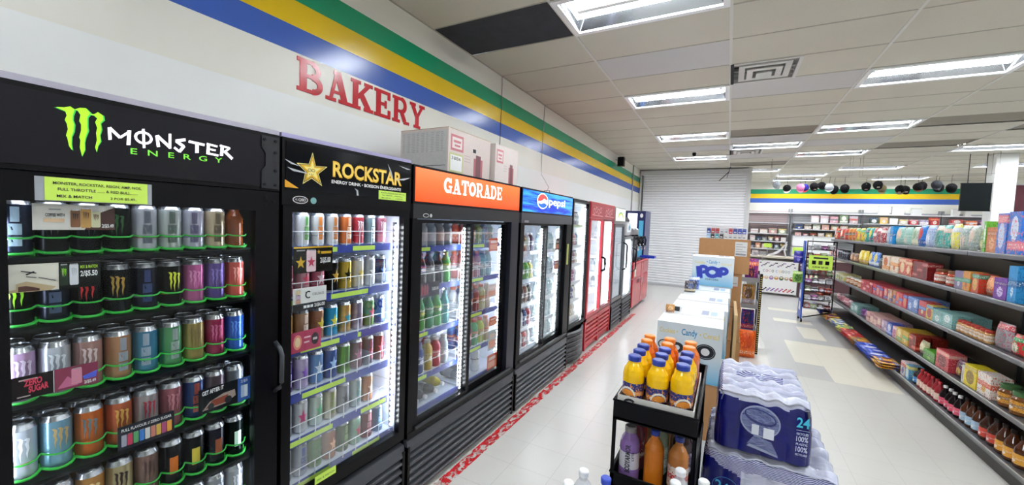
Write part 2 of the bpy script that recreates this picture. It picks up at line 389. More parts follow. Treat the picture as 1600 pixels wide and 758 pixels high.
LIGHTS = [(0, 0), (0, 4), (0, 8), (0, 12), (1, 10), (2, 4), (2, 8), (2, 12), (2, 18), (3, 16), (4, 12), (5, 16), (2, 20), (4, 20), (4, 8), (5, 12),
          (0, -4), (2, 0), (4, 4), (2, -4), (4, -4), (0, -8), (4, 0), (6, 8), (6, 16), (7, 12), (1, 16), (7, 4), (7, 20), (7, 0), (6, 12)]
VENTS = [(1, 3), (1, 11)]
DARKT = {(-1, 0): CD, (1, 8): CB, (3, 8): CB, (4, 9): CB, (3, 11): CB, (1, 14): CB}
WHT = {(0, 2), (1, 4), (1, 12), (2, 10), (0, 10), (1, 9)}
cb = MB()
for i in range(-1, 9):
    for j in range(-10, 23):
        if (i, j) in LIGHTS: continue
        x0, x1 = max(GX(i), XW), min(GX(i+1), XR); y0, y1 = max(GY(j), YF), min(GY(j+1), YB)
        if x1 <= x0 or y1 <= y0: continue
        if (i, j) in VENTS: x0 = GX(i)+.61
        if (i, j) in DARKT: continue
        mm = CM2 if (i, j) in WHT else CM
        cb.quad((x0, y0, H), (x0, y1, H), (x1, y1, H), (x1, y0, H), mm)
cb.box(XW-.1, YF-.1, H+.2, XR+.1, YB+.1, H+.3, WW)
ceil = struct(cb, 'ceiling')
for (i, j), mm in DARKT.items():
    t = MB(); x0 = max(GX(i), XW); dz = .012 if mm is CB else .004
    t.box(x0+.006, GY(j)+.006, H+dz, GX(i+1)-.006, GY(j+1)-.006, H+dz+.014, mm)
    struct(t, 'ceiling_tile')
gb = MB(); GB = C('dcdad2', .5)
for i in range(0, 9):
    if GX(i) < XR: gb.box(GX(i)-.012, YF, H-.005, GX(i)+.012, YB, H+.002, GB)
GBD = C('b5b0a4', .6)
for j in range(-9, 23):
    if GY(j) < YB: gb.box(XW, GY(j)-.006, H-.003, XR, GY(j)+.006, H+.001, GBD)
gb.box(XW, YF, H-.006, XW+.012, 12.5, H, GBD)
o = struct(gb, 'ceiling_grid')

# ---- fluorescent troffers
PAN = C('b4b7bb', .1, .95); ENA = C('f6f7f8', .35)
def troffer_parts():
    L_, W_ = 1.22, .61; mb = MB()
    r = .045; d = .105
    mb.box(.008, .008, -.016, L_-.008, .008+r, .0, ENA); mb.box(.008, W_-.008-r, -.016, L_-.008, W_-.008, .0, ENA)
    mb.box(.008, .008+r, -.016, .008+r, W_-.008-r, .0, ENA); mb.box(L_-.008-r, .008+r, -.016, L_-.008, W_-.008-r, .0, ENA)
    a, b2 = r+.01, r+.07
    P0 = [(a, a, 0), (L_-a, a, 0), (L_-a, W_-a, 0), (a, W_-a, 0)]; P1 = [(b2, b2, d), (L_-b2, b2, d), (L_-b2, W_-b2, d), (b2, W_-b2, d)]
    for k in range(4): mb.quad(P0[k], P0[(k+1) % 4], P1[(k+1) % 4], P1[k], PAN)
    mb.quad(P1[0], P1[1], P1[2], P1[3], PAN)
    mb.box(.12, .285, .03, L_-.12, .325, d, ENA)           # ballast cover between the tubes
    housing = mb.mesh('housing')
    t = MB(); n = 10
    v = [(x, .0+.019*math.cos(2*PI*k/n), .019*math.sin(2*PI*k/n)) for x in (.08, L_-.08) for k in range(n)]
    t.add(v, [(k, n+k, n+(k+1) % n, (k+1) % n) for k in range(n)], TUBEM, True)
    for x in (.062, L_-.08): t.box(x, -.02, -.02, x+.018, .02, .045, STEEL)
    return housing, t.mesh('tube')
HOUS, TUB = troffer_parts()
cn = {-1: 'wall side', 0: 'nearest the cooler wall', 1: 'in the second column from the cooler wall', 2: 'in the third column from the cooler wall', 3: 'in the fourth column from the cooler wall', 4: 'in the fifth column from the cooler wall', 5: 'in the sixth column from the cooler wall', 6: 'in the seventh column from the cooler wall', 7: 'in the eighth column from the cooler wall'}
bycol = {}
for (i, j) in sorted(LIGHTS, key=lambda t: (t[0], t[1])):
    if GX(i+1) > XR or GY(j) < YF: continue
    k = bycol.get(i, 0); bycol[i] = k+1
    r = thing('ceiling_light', (GX(i), GY(j), H-.001), 'recessed fluorescent ceiling light, row %s, %s' % (ORD[k], cn[i]), 'ceiling light', 'fluorescent ceiling lights')
    child('housing', HOUS, r)
    child('tube', TUB, r, loc=(0, .19, .055)); child('tube', TUB, r, loc=(0, .42, .055))

# ---- ceiling vents
for k, (i, j) in enumerate(VENTS):
    r = thing('ceiling_vent', (GX(i), GY(j), H), ['square stepped white air vent nearest the camera', 'far square air vent beside a fluorescent light'][k], 'air vent', 'ceiling air vents')
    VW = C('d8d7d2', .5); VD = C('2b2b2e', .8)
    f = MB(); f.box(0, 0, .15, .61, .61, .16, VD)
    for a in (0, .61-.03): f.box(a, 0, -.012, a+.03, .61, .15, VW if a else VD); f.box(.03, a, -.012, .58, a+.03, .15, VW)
    child('frame', f.mesh('frame'), r)
    for q, (e, z) in enumerate(((.075, -.012), (.15, -.03))):
        s = MB(); t_ = .055
        for (x0, y0, x1, y1) in ((e, e, .61-e, e+t_), (e, .61-e-t_, .61-e, .61-e), (e, e+t_, e+t_, .61-e-t_), (.61-e-t_, e+t_, .61-e, .61-e-t_)): s.box(x0, y0, z, x1, y1, z+.012, VW)
        child('louvre_ring', s.mesh('louvre_ring'), r)
    c = MB(); c.box(.235, .235, -.045, .375, .375, -.03, VW); child('centre_plate', c.mesh('centre_plate'), r)
    c = MB(); c.tube([(.305, .305, -.03), (.305, .305, .15)], .01, VW); child('stem', c.mesh('stem'), r)
    c = MB()
    for a in (.09, .25, .36, .5): c.box(.03, a, 0, .58, a+.008, .008, VW); 
    child('crossbar', c.mesh('crossbar'), r)

# ---- wall lettering, speaker, cables, camera dome
lt = MB(); RED = C('c21f2b', .18, scale=40, vary=.12)  # glossy red with a faint random mottle
word = 'BAKERY'; 
ys = [(1.563, .185), (1.765, .195), (1.965, .205), (2.18, .175), (2.365, .19), (2.56, .18)]
r = thing('bakery_lettering', (XW, 2.16, 2.48), 'glossy red slab-serif letters spelling BAKERY on the white wall', 'wall lettering')
for ch, (y0, wd) in zip(word, ys):
    q = MB(); slab(q, PX(XW), ch, y0, 2.478, .205, wd, RED, .0005, .004); q.build('letter', r)
r = thing('wall_speaker', (XW, 9.4, 3.2), 'small black loudspeaker mounted high on the striped wall', 'speaker')
q = MB(); q.box(XW+.06, 9.33, 3.09, XW+.2, 9.47, 3.3, BLACK); q.build('speaker_box', r)
q = MB(); q.rect(PX(XW+.2), 9.34, 3.1, 9.46, 3.29, DARK, .002); q.ell(PX(XW+.2), 9.4, 3.16, .045, .045, BLACK, .004); q.build('grille', r)
q = MB(); q.tube([(XW, 9.4, 3.25), (XW+.07, 9.4, 3.22)], .012, STEEL); q.build('bracket', r)
q = MB(); q.tube([(XW+.008, 4.05, H), (XW+.008, 4.06, 3.0), (XW+.008, 4.05, 2.5), (XW+.01, 4.06, 2.03)], .0035, C('5a2c2a', .6)); solo(q, 'wall_cable', 'dark brown cable hanging down the wall behind the stacked cartons', 'cable', loc=(XW, 4.05, 2.6))
q = MB(); q.tube([(XW+.008, 5.27, H), (XW+.01, 5.25, 3.1), (XW+.01, 5.24, 2.6), (XW+.02, 5.22, 2.4), (XW+.2, 5.1, 2.2), (-1.9, 4.25, 2.03)], .0035, C('8a8a90', .5)); solo(q, 'wall_cable', 'thin grey cable hanging down to the blue-header cooler', 'cable', loc=(XW, 5.25, 2.6))
q = MB(); q.tube([(XW+.012, 11.3, H), (XW+.012, 11.3, 2.0), (XW+.012, 11.28, 1.2)], .02, C('9a9a9c', .5)); solo(q, 'conduit_pipe', 'grey conduit pipe running down the wall corner by the roller shutter', 'pipe', loc=(XW, 11.3, 2))
r = thing('dome_camera', (-.76, 9.66, H), 'tiny black dome camera on the ceiling before the last light', 'camera')
q = MB(); q.lathe([(.05, -.01, WHITE), (.05, 0, WHITE)], 16, (-.76, 9.66, H)); q.build('mount', r)
q = MB(); q.lathe([(.0, -.09, BLACK), (.028, -.08, BLACK), (.04, -.05, BLACK), (.04, -.01, BLACK)], 14, (-.76, 9.66, H)); q.build('dome', r)

# ---- roller shutter closing the end of the left aisle
r = thing('roller_shutter', (-1, 12.4, 0), 'closed white ribbed roller shutter filling the end wall', 'shutter')
q = MB(); SH = C('f4f4f6', .4); y = 12.36; z = .06; P = []
while z < H-.16:
    P += [(y, z), (y-.016, z+.018), (y-.016, z+.048), (y-.004, z+.062)]; z += .073
P.append((y, z)); SHD = C('b9b9bd', .5)
for k in range(len(P)-1):
    (y0, z0), (y1, z1) = P[k], P[k+1]
    q.quad((-2.30, y0, z0), (.36, y0, z0), (.36, y1, z1), (-2.30, y1, z1), SHD if k % 4 == 3 else SH)
q.build('slat_curtain', r)
q = MB(); q.box(-2.30, 12.335, .0, .36, 12.36, .06, C('c9c9cc', .4, .3)); q.build('bottom_bar', r)
for x in (-2.40, .345): q = MB(); q.box(x, 12.32, 0, x+.05, 12.38, H-.02, C('d6d6d6', .4)); q.build('guide_rail', r)
q = MB(); q.box(-2.38, 12.28, H-.16, .40, 12.4, H-.03, C('cfcfd0', .4)); q.build('hood', r)
q = MB(); q.tube([(-.05, 12.1, H), (-.08, 12.1, 3.25), (-.3, 12.12, 3.02)], .012, C('55565a', .5, .5)); q.tube([(-.05, 12.1, H), (-.12, 12.1, 3.1)], .008, C('55565a', .5, .5)); solo(q, 'ceiling_bracket', 'thin grey metal strut hanging from the ceiling before the shutter', 'bracket', loc=(-.05, 12.1, H))

# ================================================================ DRINKS: meshes shared by all cans and bottles
SIL = C('c4c8ce', .22, .85); LID = C('a9adb4', .25, .9); CANB = C('777777', .25, .55)
def can_mesh(r, h, n=18):
    q = MB()
    q.lathe([(r*.78, 0, SIL), (r*.98, .008, CANB), (r, .014, CANB), (r, h*.3, WHITE), (r, h*.3+.002, CANB), (r, h-.016, SIL), (r*.84, h-.003, SIL), (r*.85, h, SIL)], n)
    return q.mesh('can_body')
def lid_mesh(r, h):
    q = MB(); q.lathe([(r*.85, 0, SIL), (r*.80, .0025, SIL), (r*.78, -.002, LID), (0, -.002, LID)], 14, (0, 0, h), cap=False)
    q.box(-.003, -.014, h-.001, .009, .010, h+.001, SIL)
    return q.mesh('lid')
CANS = {'tall': (.0325, .157), 'slim': (.0285, .156), 'short': (.0325, .122)}
CMESH = {k: (can_mesh(*v), lid_mesh(*v)) for k, v in CANS.items()}
def on_cyl(pts, r, a0=0.0):
    """2D outline (s along the girth, z) wrapped on a cylinder; centre of the print faces -Y"""
    return [(r*math.sin(s/r+a0), -r*math.cos(s/r+a0), z) for s, z in pts]
CLAW = [[(-.5, 1), (-.3, .98), (-.2, .9), (-.25, .6), (-.19, .45), (-.27, .3), (-.3, .0), (-.37, .35), (-.34, .5), (-.42, .68), (-.36, .85)],
        [(-.18, .98), (.0, 1), (.14, .9), (.07, .65), (.1, .45), (.0, .25), (-.02, -.12), (-.1, .25), (-.05, .45), (-.13, .65), (-.06, .88)],
        [(.16, .88), (.32, .95), (.5, .88), (.42, .68), (.45, .45), (.36, .25), (.32, .0), (.26, .25), (.3, .45), (.22, .68), (.3, .82)]]
STARP = [(math.sin(2*PI*k/10)*(.5 if k % 2 == 0 else .2), math.cos(2*PI*k/10)*(.5 if k % 2 == 0 else .2)) for k in range(10)]
def mark_mesh(kind, r):
    q = MB()
    if kind == 'claw':
        for c in CLAW: q.add(on_cyl([(x*.036, .06+y*.062) for x, y in c][::-1], r+.0006), [tuple(range(len(c)))], WHITE)
    elif kind == 'star': q.add(on_cyl([(x*.044, .075+y*.075) for x, y in STARP][::-1], r+.0006), [tuple(range(10))], WHITE)
    elif kind == 'bar':
        for z0, z1, w_ in ((.095, .135, .008), (.06, .09, .012), (.03, .055, .012)):
            q.add(on_cyl([(-w_, z0), (-w_/3, z0), (w_/3, z0), (w_, z0), (w_, z1), (w_/3, z1), (-w_/3, z1), (-w_, z1)], r+.0006), [tuple(range(8))], WHITE)
    elif kind == 'block':
        w_ = .012
        q.add(on_cyl([(-w_, .04), (0, .04), (w_, .04), (w_, .1), (0, .1), (-w_, .1)], r+.0006), [tuple(range(6))], WHITE)
    # flip to face outwards
    return q.mesh(kind)
MMESH = {(k, t): mark_mesh(k, CANS[t][0]) for k in ('claw', 'star', 'bar', 'block') for t in CANS}
def can(loc, rz, kind, c, band, mark, mcol, label, group, full=True):
    r = thing('drink_can', loc, label, 'drink can', group, rz)
    me, li = CMESH[kind]; b = C(c, .25, .5)
    child('can_body', me, r, [None, b, C(band, .25, .5)])
    child('lid', li, r)
    if full and mark: child({'claw': 'claw_mark', 'star': 'star_mark', 'bar': 'printed_panel', 'block': 'printed_block'}[mark], MMESH[(mark, kind)], r, [C(mcol, .3, .2)])
    return r
# bottle meshes: body / label / cap
def bot(r, h, kind='gatorade'):
    n = 18; A, B_ = C('888888', .08), WHITE
    if kind == 'sport':
        pr = [(r*.8, 0), (r, .012), (r, h*.24), (r*.93, h*.3), (r*.93, h*.55), (r, h*.6), (r*.98, h*.68), (r*.82, h*.78), (r*.55, h*.86), (.016, h*.9), (.016, h*.93)]; lz = (h*.28, h*.57, r*.97); cap = (.0205, h*.9, h)
    elif kind == 'wide':
        pr = [(r*.8, 0), (r, .012), (r, h*.17), (r*.985, h*.19), (r*.985, h*.57), (r, h*.6), (r*1.0, h*.69), (r*.91, h*.77), (r*.68, h*.84), (.021, h*.88), (.019, h*.93)]; lz = (h*.2, h*.56, r*1.0); cap = (.0225, h*.91, h)
    elif kind == 'soda':
        pr = [(r*.7, 0), (r*.95, .01), (r, h*.2), (r*.88, h*.34), (r*.92, h*.42), (r, h*.5), (r, h*.62), (r*.85, h*.73), (r*.5, h*.85), (.0125, h*.92), (.0125, h*.94)]; lz = (h*.42, h*.63, r*1.02); cap = (.015, h*.92, h)
    else:
        pr = [(r*.85, 0), (r, .01), (r, h*.6), (r*.98, h*.68), (r*.7, h*.78), (r*.4, h*.85), (r*.34, h*.92), (r*.34, h*.93)]; lz = (h*.15, h*.52, r*1.015); cap = (max(.015, r*.4), h*.91, h)
    q = MB(); q.lathe([(a, z, A) for a, z in pr], n); body = q.mesh('bottle_body')
    q = MB(); q.lathe([(lz[2], lz[0], B_), (lz[2], lz[1], B_)], n, cap=False); lab = q.mesh('label')
    q = MB(); q.lathe([(cap[0], cap[1], A), (cap[0]*1.02, cap[2]-.003, A), (cap[0]*.85, cap[2], A), (0, cap[2], A)], 14, cap=False); cp = q.mesh('cap')
    return body, lab, cp
BOTS = {'sport': bot(.036, .200, 'sport'), 'wide': bot(.037, .2, 'wide'), 'soda': bot(.034, .225, 'soda'), 'plain': bot(.033, .205, 'plain'), 'cordial': bot(.045, .2, 'plain'), 'small': bot(.031, .19, 'plain')}
CLR = clear_plastic('clear_bottle_plastic', 'dfe8ee', .45)
def bottle(loc, rz, kind, liq, lab, capc, label, group=None, liqmat=None, scale=None, name='drink_bottle'):
    r = thing(name, loc, label, 'bottle', group, rz)
    b, l, c = BOTS[kind]
    child('bottle_body', b, r, [liqmat or (CLR if liq == 'clear' else C(liq, .08))], scale=scale)
    if lab: child('label', l, r, [pack(*lab) if isinstance(lab, tuple) else C(lab, .35)], scale=scale)
    child('cap', c, r, [C(capc, .35)], scale=scale)
    return r

# ================================================================ COOLERS ALONG THE LEFT WALL
XF = -1.58; XB = -2.33
def cabinet(root, y0, y1, inner, outer=BLACK, ztop=2.01, zint0=.44, zint1=1.73):
    q = MB(); t = .035
    q.box(XB, y0, .03, XF-.03, y0+t, ztop, outer); q.box(XB, y1-t, .03, XF-.03, y1, ztop, outer)
    q.box(XB, y0+t, .03, XB+t, y1-t, ztop, outer)
    q.box(XB+t, y0+t, zint1, XF-.03, y1-t, ztop, outer); q.box(XB+t, y0+t, .03, XF-.03, y1-t, zint0, outer)
    e = .002
    q.quad((XB+t+e, y0+t+e, zint0+e), (XB+t+e, y1-t-e, zint0+e), (XB+t+e, y1-t-e, zint1-e), (XB+t+e, y0+t+e, zint1-e), inner)
    q.quad((XB+t, y0+t+e, zint0), (XF-.04, y0+t+e, zint0), (XF-.04, y0+t+e, zint1), (XB+t, y0+t+e, zint1), inner)
    q.quad((XB+t, y1-t-e, zint0), (XB+t, y1-t-e, zint1), (XF-.04, y1-t-e, zint1), (XF-.04, y1-t-e, zint0), inner)
    q.quad((XB+t, y0+t, zint0+e), (XF-.04, y0+t, zint0+e), (XF-.04, y1-t, zint0+e), (XB+t, y1-t, zint0+e), inner)
    q.quad((XB+t, y0+t, zint1-e), (XB+t, y1-t, zint1-e), (XF-.04, y1-t, zint1-e), (XF-.04, y0+t, zint1-e), inner)
    q.build('cabinet', root)
def grille(root, y0, y1, z0=.03, z1=.40, m=C('44464c', .35), n=6, xs=XF+.012, cap_h=.07):
    q = MB(); d = XF-.028
    q.box(d-.02, y0, z0, d, y1, z1, BLACK)
    q.box(d, y0, z0, xs, y0+.018, z1-.04, BLACK); q.box(d, y1-.018, z0, xs, y1, z1-.04, BLACK)
    P = [(d, z1), (xs-.012, z1-.005), (xs, z1-cap_h), (xs-.01, z1-cap_h-.01), (d, z1-cap_h-.01)]
    q.add([(x, y, z) for y in (y0, y1) for x, z in P], [(0, 1, 2, 3, 4), (9, 8, 7, 6, 5)]+[(k, 5+k, 5+(k+1) % 5, (k+1) % 5) for k in range(5)], m)
    zz = z1-cap_h-.012; ph = (zz-z0)/n
    for k in range(n):
        a = zz-k*ph
        S = [(d+.001, a-ph*.05), (xs-.002, a-ph*.42), (xs-.002, a-ph*.68), (d+.001, a-ph*.28)]
        q.add([(x, y, z) for y in (y0+.018, y1-.018) for x, z in S], [(0, 1, 2, 3), (7, 6, 5, 4)]+[(j, 4+j, 4+(j+1) % 4, (j+1) % 4) for j in range(4)], m)
    q.build('grille', root)
def door(root, y0, y1, z0, z1, sl, sr, sb, st, m=BLACK, x=XF, th=.035, glass=GLASS, handle=None, name='door'):
    q = MB()
    q.box(x-th, y0, z0, x, y0+sl, z1, m); q.box(x-th, y1-sr, z0, x, y1, z1, m)
    q.box(x-th, y0+sl, z0, x, y1-sr, z0+sb, m); q.box(x-th, y0+sl, z1-st, x, y1-sr, z1, m)
    d = q.build(name, root)
    g = MB(); g.box(x-.02, y0+sl, z0+sb, x-.016, y1-sr, z1-st, glass); g.build('glass', root, d)
    return d
def header(root, y0, y1, z0, z1, m, x=XF, fr=.014, frm=BLACK, deco=None, th=.03):
    q = MB()
    q.box(x-th, y0, z0, x, y1, z1, frm)
    s = q.build('header_box', root)
    p = MB(); p.box(x, y0+fr, z0+fr, x+.003, y1-fr, z1-fr, m); 
    if deco: deco(p, PX(x+.003))
    p.build('sign_panel', root, s)
    return s
def shelf(root, y0, y1, z, x0=XB+.06, x1=XF-.06, m=C('e9edf2', .4), lip=None, rail=None, pitch=.077, tags=(), ph=.08):
    q = MB(); q.box(x0, y0, z-.012, x1, y1, z-.001, m)
    s = q.build('shelf', root)
    if lip: p = MB(); p.box(x1, y0, z-.034, x1+.006, y1, z+.004, lip); p.build('price_strip', root, s)
    for a, b_ in tags: p = MB(); p.box(x1+.006, a, z-.027, x1+.0075, b_, z-.004, LIME); p.build('price_tag', root, s)
    if rail:
        p = MB(); X = x1+.014
        p.tube([(x1-.25, y0+.004, z+ph), (X, y0+.004, z+ph), (X, y1-.004, z+ph), (x1-.25, y1-.004, z+ph)], .0022, rail, 6)
        k = y0+.004
        while k < y1: p.tube([(X, k, z+ph), (X, k, z+.002), (X-.02, k, z+.001)], .0018, rail, 5); k += pitch
        p.build('wire_rail', root, s)
    return s
def led(root, y, z0, z1, x=XF-.035, parent=None, front=True, back=None):
    if back is None and x > XF-.12: back = LEDB
    q = MB(); q.box(x-.012, y-.009, z0, x, y+.009, z1, SIL); s = q.build('light_strip', root, parent)
    if front: q = MB(); q.box(x, y-.0055, z0+.01, x+.004, y+.0055, z1-.01, LEDM); q.build('led_row', root, s)
    if back: q = MB(); q.box(x-.016, y-.005, z0+.02, x-.012, y+.005, z1-.02, back); q.build('led_row', root, s)
def handle_loop(root, y, z0, z1, m, x=XF, parent=None, out=.045, r=.009, bow=0.0):
    q = MB(); P = [(x, y, z0), (x+out*.7, y, z0+.02), (x+out, y, z0+.045)]
    if bow: P = [(x, y, z0)]+[(x+out*math.sin(PI*k/8)+.004, y+bow*math.sin(PI*k/8), z0+(z1-z0)*k/8) for k in range(1, 8)]+[(x, y, z1)]
    else: P += [(x+out, y, z1-.045), (x+out*.7, y, z1-.02), (x, y, z1)]
    q.tube(P, r, m, 8); q.build('handle', root, parent)

# ---- 1: black energy drink cooler with the green claw mark
K1 = 'claw-mark cooler'
R1 = thing('display_cooler', (XF, .56, 0), 'black upright drinks cooler with green claw mark on its header, nearest the camera', 'drinks cooler', 'drinks coolers along the left wall')
cabinet(R1, .17, .957, C('08090b', .35), zint0=.40)
GRN, GRN2 = C('8fe01c', .4, 0, .55), C('35b84a', .4, 0, .25); WHE = C('f2f4ff', .4, 0, .7)
CL = [[[0.358,1.9634],[0.3727,1.9664],[0.3838,1.9719],[0.3916,1.966],[0.388,1.9491],[0.3874,1.9377],[0.39,1.9255],[0.3886,1.9059],[0.385,1.8923],[0.3843,1.8729],[0.3857,1.8555],[0.3802,1.8658],[0.3772,1.8876],[0.375,1.8935],[0.3786,1.9102],[0.3766,1.9256],[0.3734,1.9344],[0.3769,1.9463],[0.3748,1.9569]],
[[0.3916,1.966],[0.4019,1.9729],[0.4135,1.975],[0.4216,1.964],[0.4156,1.951],[0.4153,1.9248],[0.4163,1.9152],[0.4114,1.8945],[0.4096,1.881],[0.4098,1.8613],[0.4045,1.8424],[0.4006,1.8662],[0.402,1.886],[0.3998,1.8937],[0.4035,1.9124],[0.4037,1.9287],[0.4003,1.9376],[0.4028,1.9544],[0.3984,1.9646]],
[[0.4199,1.9603],[0.4299,1.9628],[0.4372,1.9703],[0.447,1.9638],[0.4481,1.9523],[0.4418,1.9408],[0.4436,1.9244],[0.4402,1.907],[0.4417,1.8905],[0.4362,1.876],[0.4336,1.8588],[0.4308,1.8717],[0.4344,1.8924],[0.433,1.9121],[0.4355,1.926],[0.4316,1.9417],[0.4358,1.9527],[0.4299,1.9595]]]
MO = [[[0.4568,1.9321],[0.4582,1.8975],[0.4653,1.8995],[0.4639,1.9343]],[[0.459,1.9289],[0.481,1.9055],[0.4854,1.9124],[0.4632,1.9358]],[[0.4846,1.9063],[0.5079,1.9303],[0.5051,1.9357],[0.4818,1.9116]],[[0.4995,1.9336],[0.4973,1.8904],[0.5059,1.8913],[0.5081,1.9348]],[[0.5327,1.9446],[0.5343,1.8877],[0.5405,1.8892],[0.539,1.9463]],[[0.5643,1.9312],[0.5685,1.8966],[0.5762,1.8995],[0.5719,1.9342]],[[0.5671,1.9281],[0.5987,1.898],[0.6037,1.9056],[0.572,1.9356]],[[0.598,1.9441],[0.5978,1.8974],[0.6046,1.8986],[0.6048,1.9455]],[[0.6423,1.9387],[0.6153,1.9294],[0.6161,1.9205],[0.6432,1.9296]],[[0.6147,1.9211],[0.6355,1.9069],[0.6401,1.9153],[0.6192,1.9294]],[[0.6355,1.9158],[0.6226,1.895],[0.6289,1.8897],[0.642,1.9106]],[[0.6282,1.8955],[0.6139,1.9068],[0.6104,1.9008],[0.6246,1.8895]],[[0.6502,1.9263],[0.6956,1.9229],[0.6971,1.9311],[0.6517,1.9342]],[[0.6694,1.9287],[0.6693,1.8959],[0.6796,1.8976],[0.6797,1.9307]],[[0.7031,1.9302],[0.7013,1.8975],[0.7105,1.8984],[0.7123,1.9313]],[[0.7017,1.9289],[0.7342,1.9255],[0.7357,1.9321],[0.7031,1.9354]],[[0.7072,1.9129],[0.7289,1.9117],[0.7299,1.9176],[0.7082,1.9186]],[[0.7028,1.8975],[0.7369,1.8949],[0.7382,1.9016],[0.704,1.9041]],[[0.745,1.9332],[0.7424,1.8987],[0.7522,1.8993],[0.7548,1.934]],[[0.7415,1.9305],[0.7731,1.9262],[0.7748,1.933],[0.7432,1.9372]],[[0.7722,1.9329],[0.7546,1.9163],[0.7581,1.9114],[0.7757,1.928]],[[0.7527,1.9133],[0.7789,1.8897],[0.7849,1.8974],[0.7585,1.9209]]]
def deco1(p, fr):
    for c in CL:
        cy = sum(a for a, b_ in c)/len(c)
        p.poly(fr, [(cy+(a-cy)*1.22+.0012, b_-.0012) for a, b_ in c], GRN2, .0004); p.poly(fr, c, GRN, .0012)
    for k, s in enumerate(MO): p.poly(fr, s, WHE, .001+.0001*k)
    p.ring(fr, .5363, 1.9188, .0185, .0165, .0065, WHE, .0014)
    p.text(fr, 'ENERGY', .506, 1.866, .017, C('6cc83a', .4, 0, .4), .0012, .01, .245, spacing=2.2, slope=.035)
PAN1 = C('1b1a1f', .35, .1, scale=4, vary=.12)
header(R1, .17, .957, 1.792, 2.012, PAN1, deco=deco1)
q = MB()
for yy in (.885,):   # riveted corner plate
    P = [(.883, 1.80), (.95, 1.80), (.95, 2.0), (.883, 2.0), (.883, 1.955), (.898, 1.935), (.898, 1.885), (.883, 1.865)]
    q.prism(PX(XF+.0035), P, 0, .004, C('1c1d22', .4, .2))
q.build('corner_plate', R1)
def rivets(pts, x, parent):
    for a, z in pts: p = MB(); p.prism(PX(x), [(a+.006*math.cos(t*PI/4), z+.006*math.sin(t*PI/4)) for t in range(8)], 0, .003, DARK); p.build('rivet', R1, parent)
rivets(((.893, 1.985), (.935, 1.985), (.935, 1.94), (.935, 1.87), (.893, 1.815), (.935, 1.815)), XF+.0075, None)
q = MB()
q.prism(PX(XF+.0035), [(.18, 1.80), (.262, 1.80), (.262, 1.83), (.25, 1.85), (.25, 1.92), (.262, 1.94), (.262, 1.99), (.18, 1.99)], 0, .004, C('1c1d22', .4, .2)); q.build('corner_plate', R1)
D = door(R1, .172, .955, .42, 1.788, .10, .088, .05, .075, m=C('0a0a0e', .3, .1), x=XF)
q = MB(); q.box(XF-.07, .17, 2.013, XF-.005, .957, 2.03, C('a9a6b4', .3, .3)); q.build('top_trim', R1)
rivets(((.905, 1.765), (.905, 1.735), (.935, 1.75), (.21, 1.75), (.24, 1.765), (.9, .5), (.93, .5)), XF, D)
handle_loop(R1, .945, .985, 1.185, C('3d4045', .35, .4), parent=D)
grille(R1, .175, .953, z1=.40)
ZM = [1.562, 1.37, 1.16, .945, .74, .54]
YM = [.302+.0678*k for k in range(9)]
GR_GLOW = C('2fae3c', .3, 0, .08)  # plain green plastic, with a faint glow put into its colour
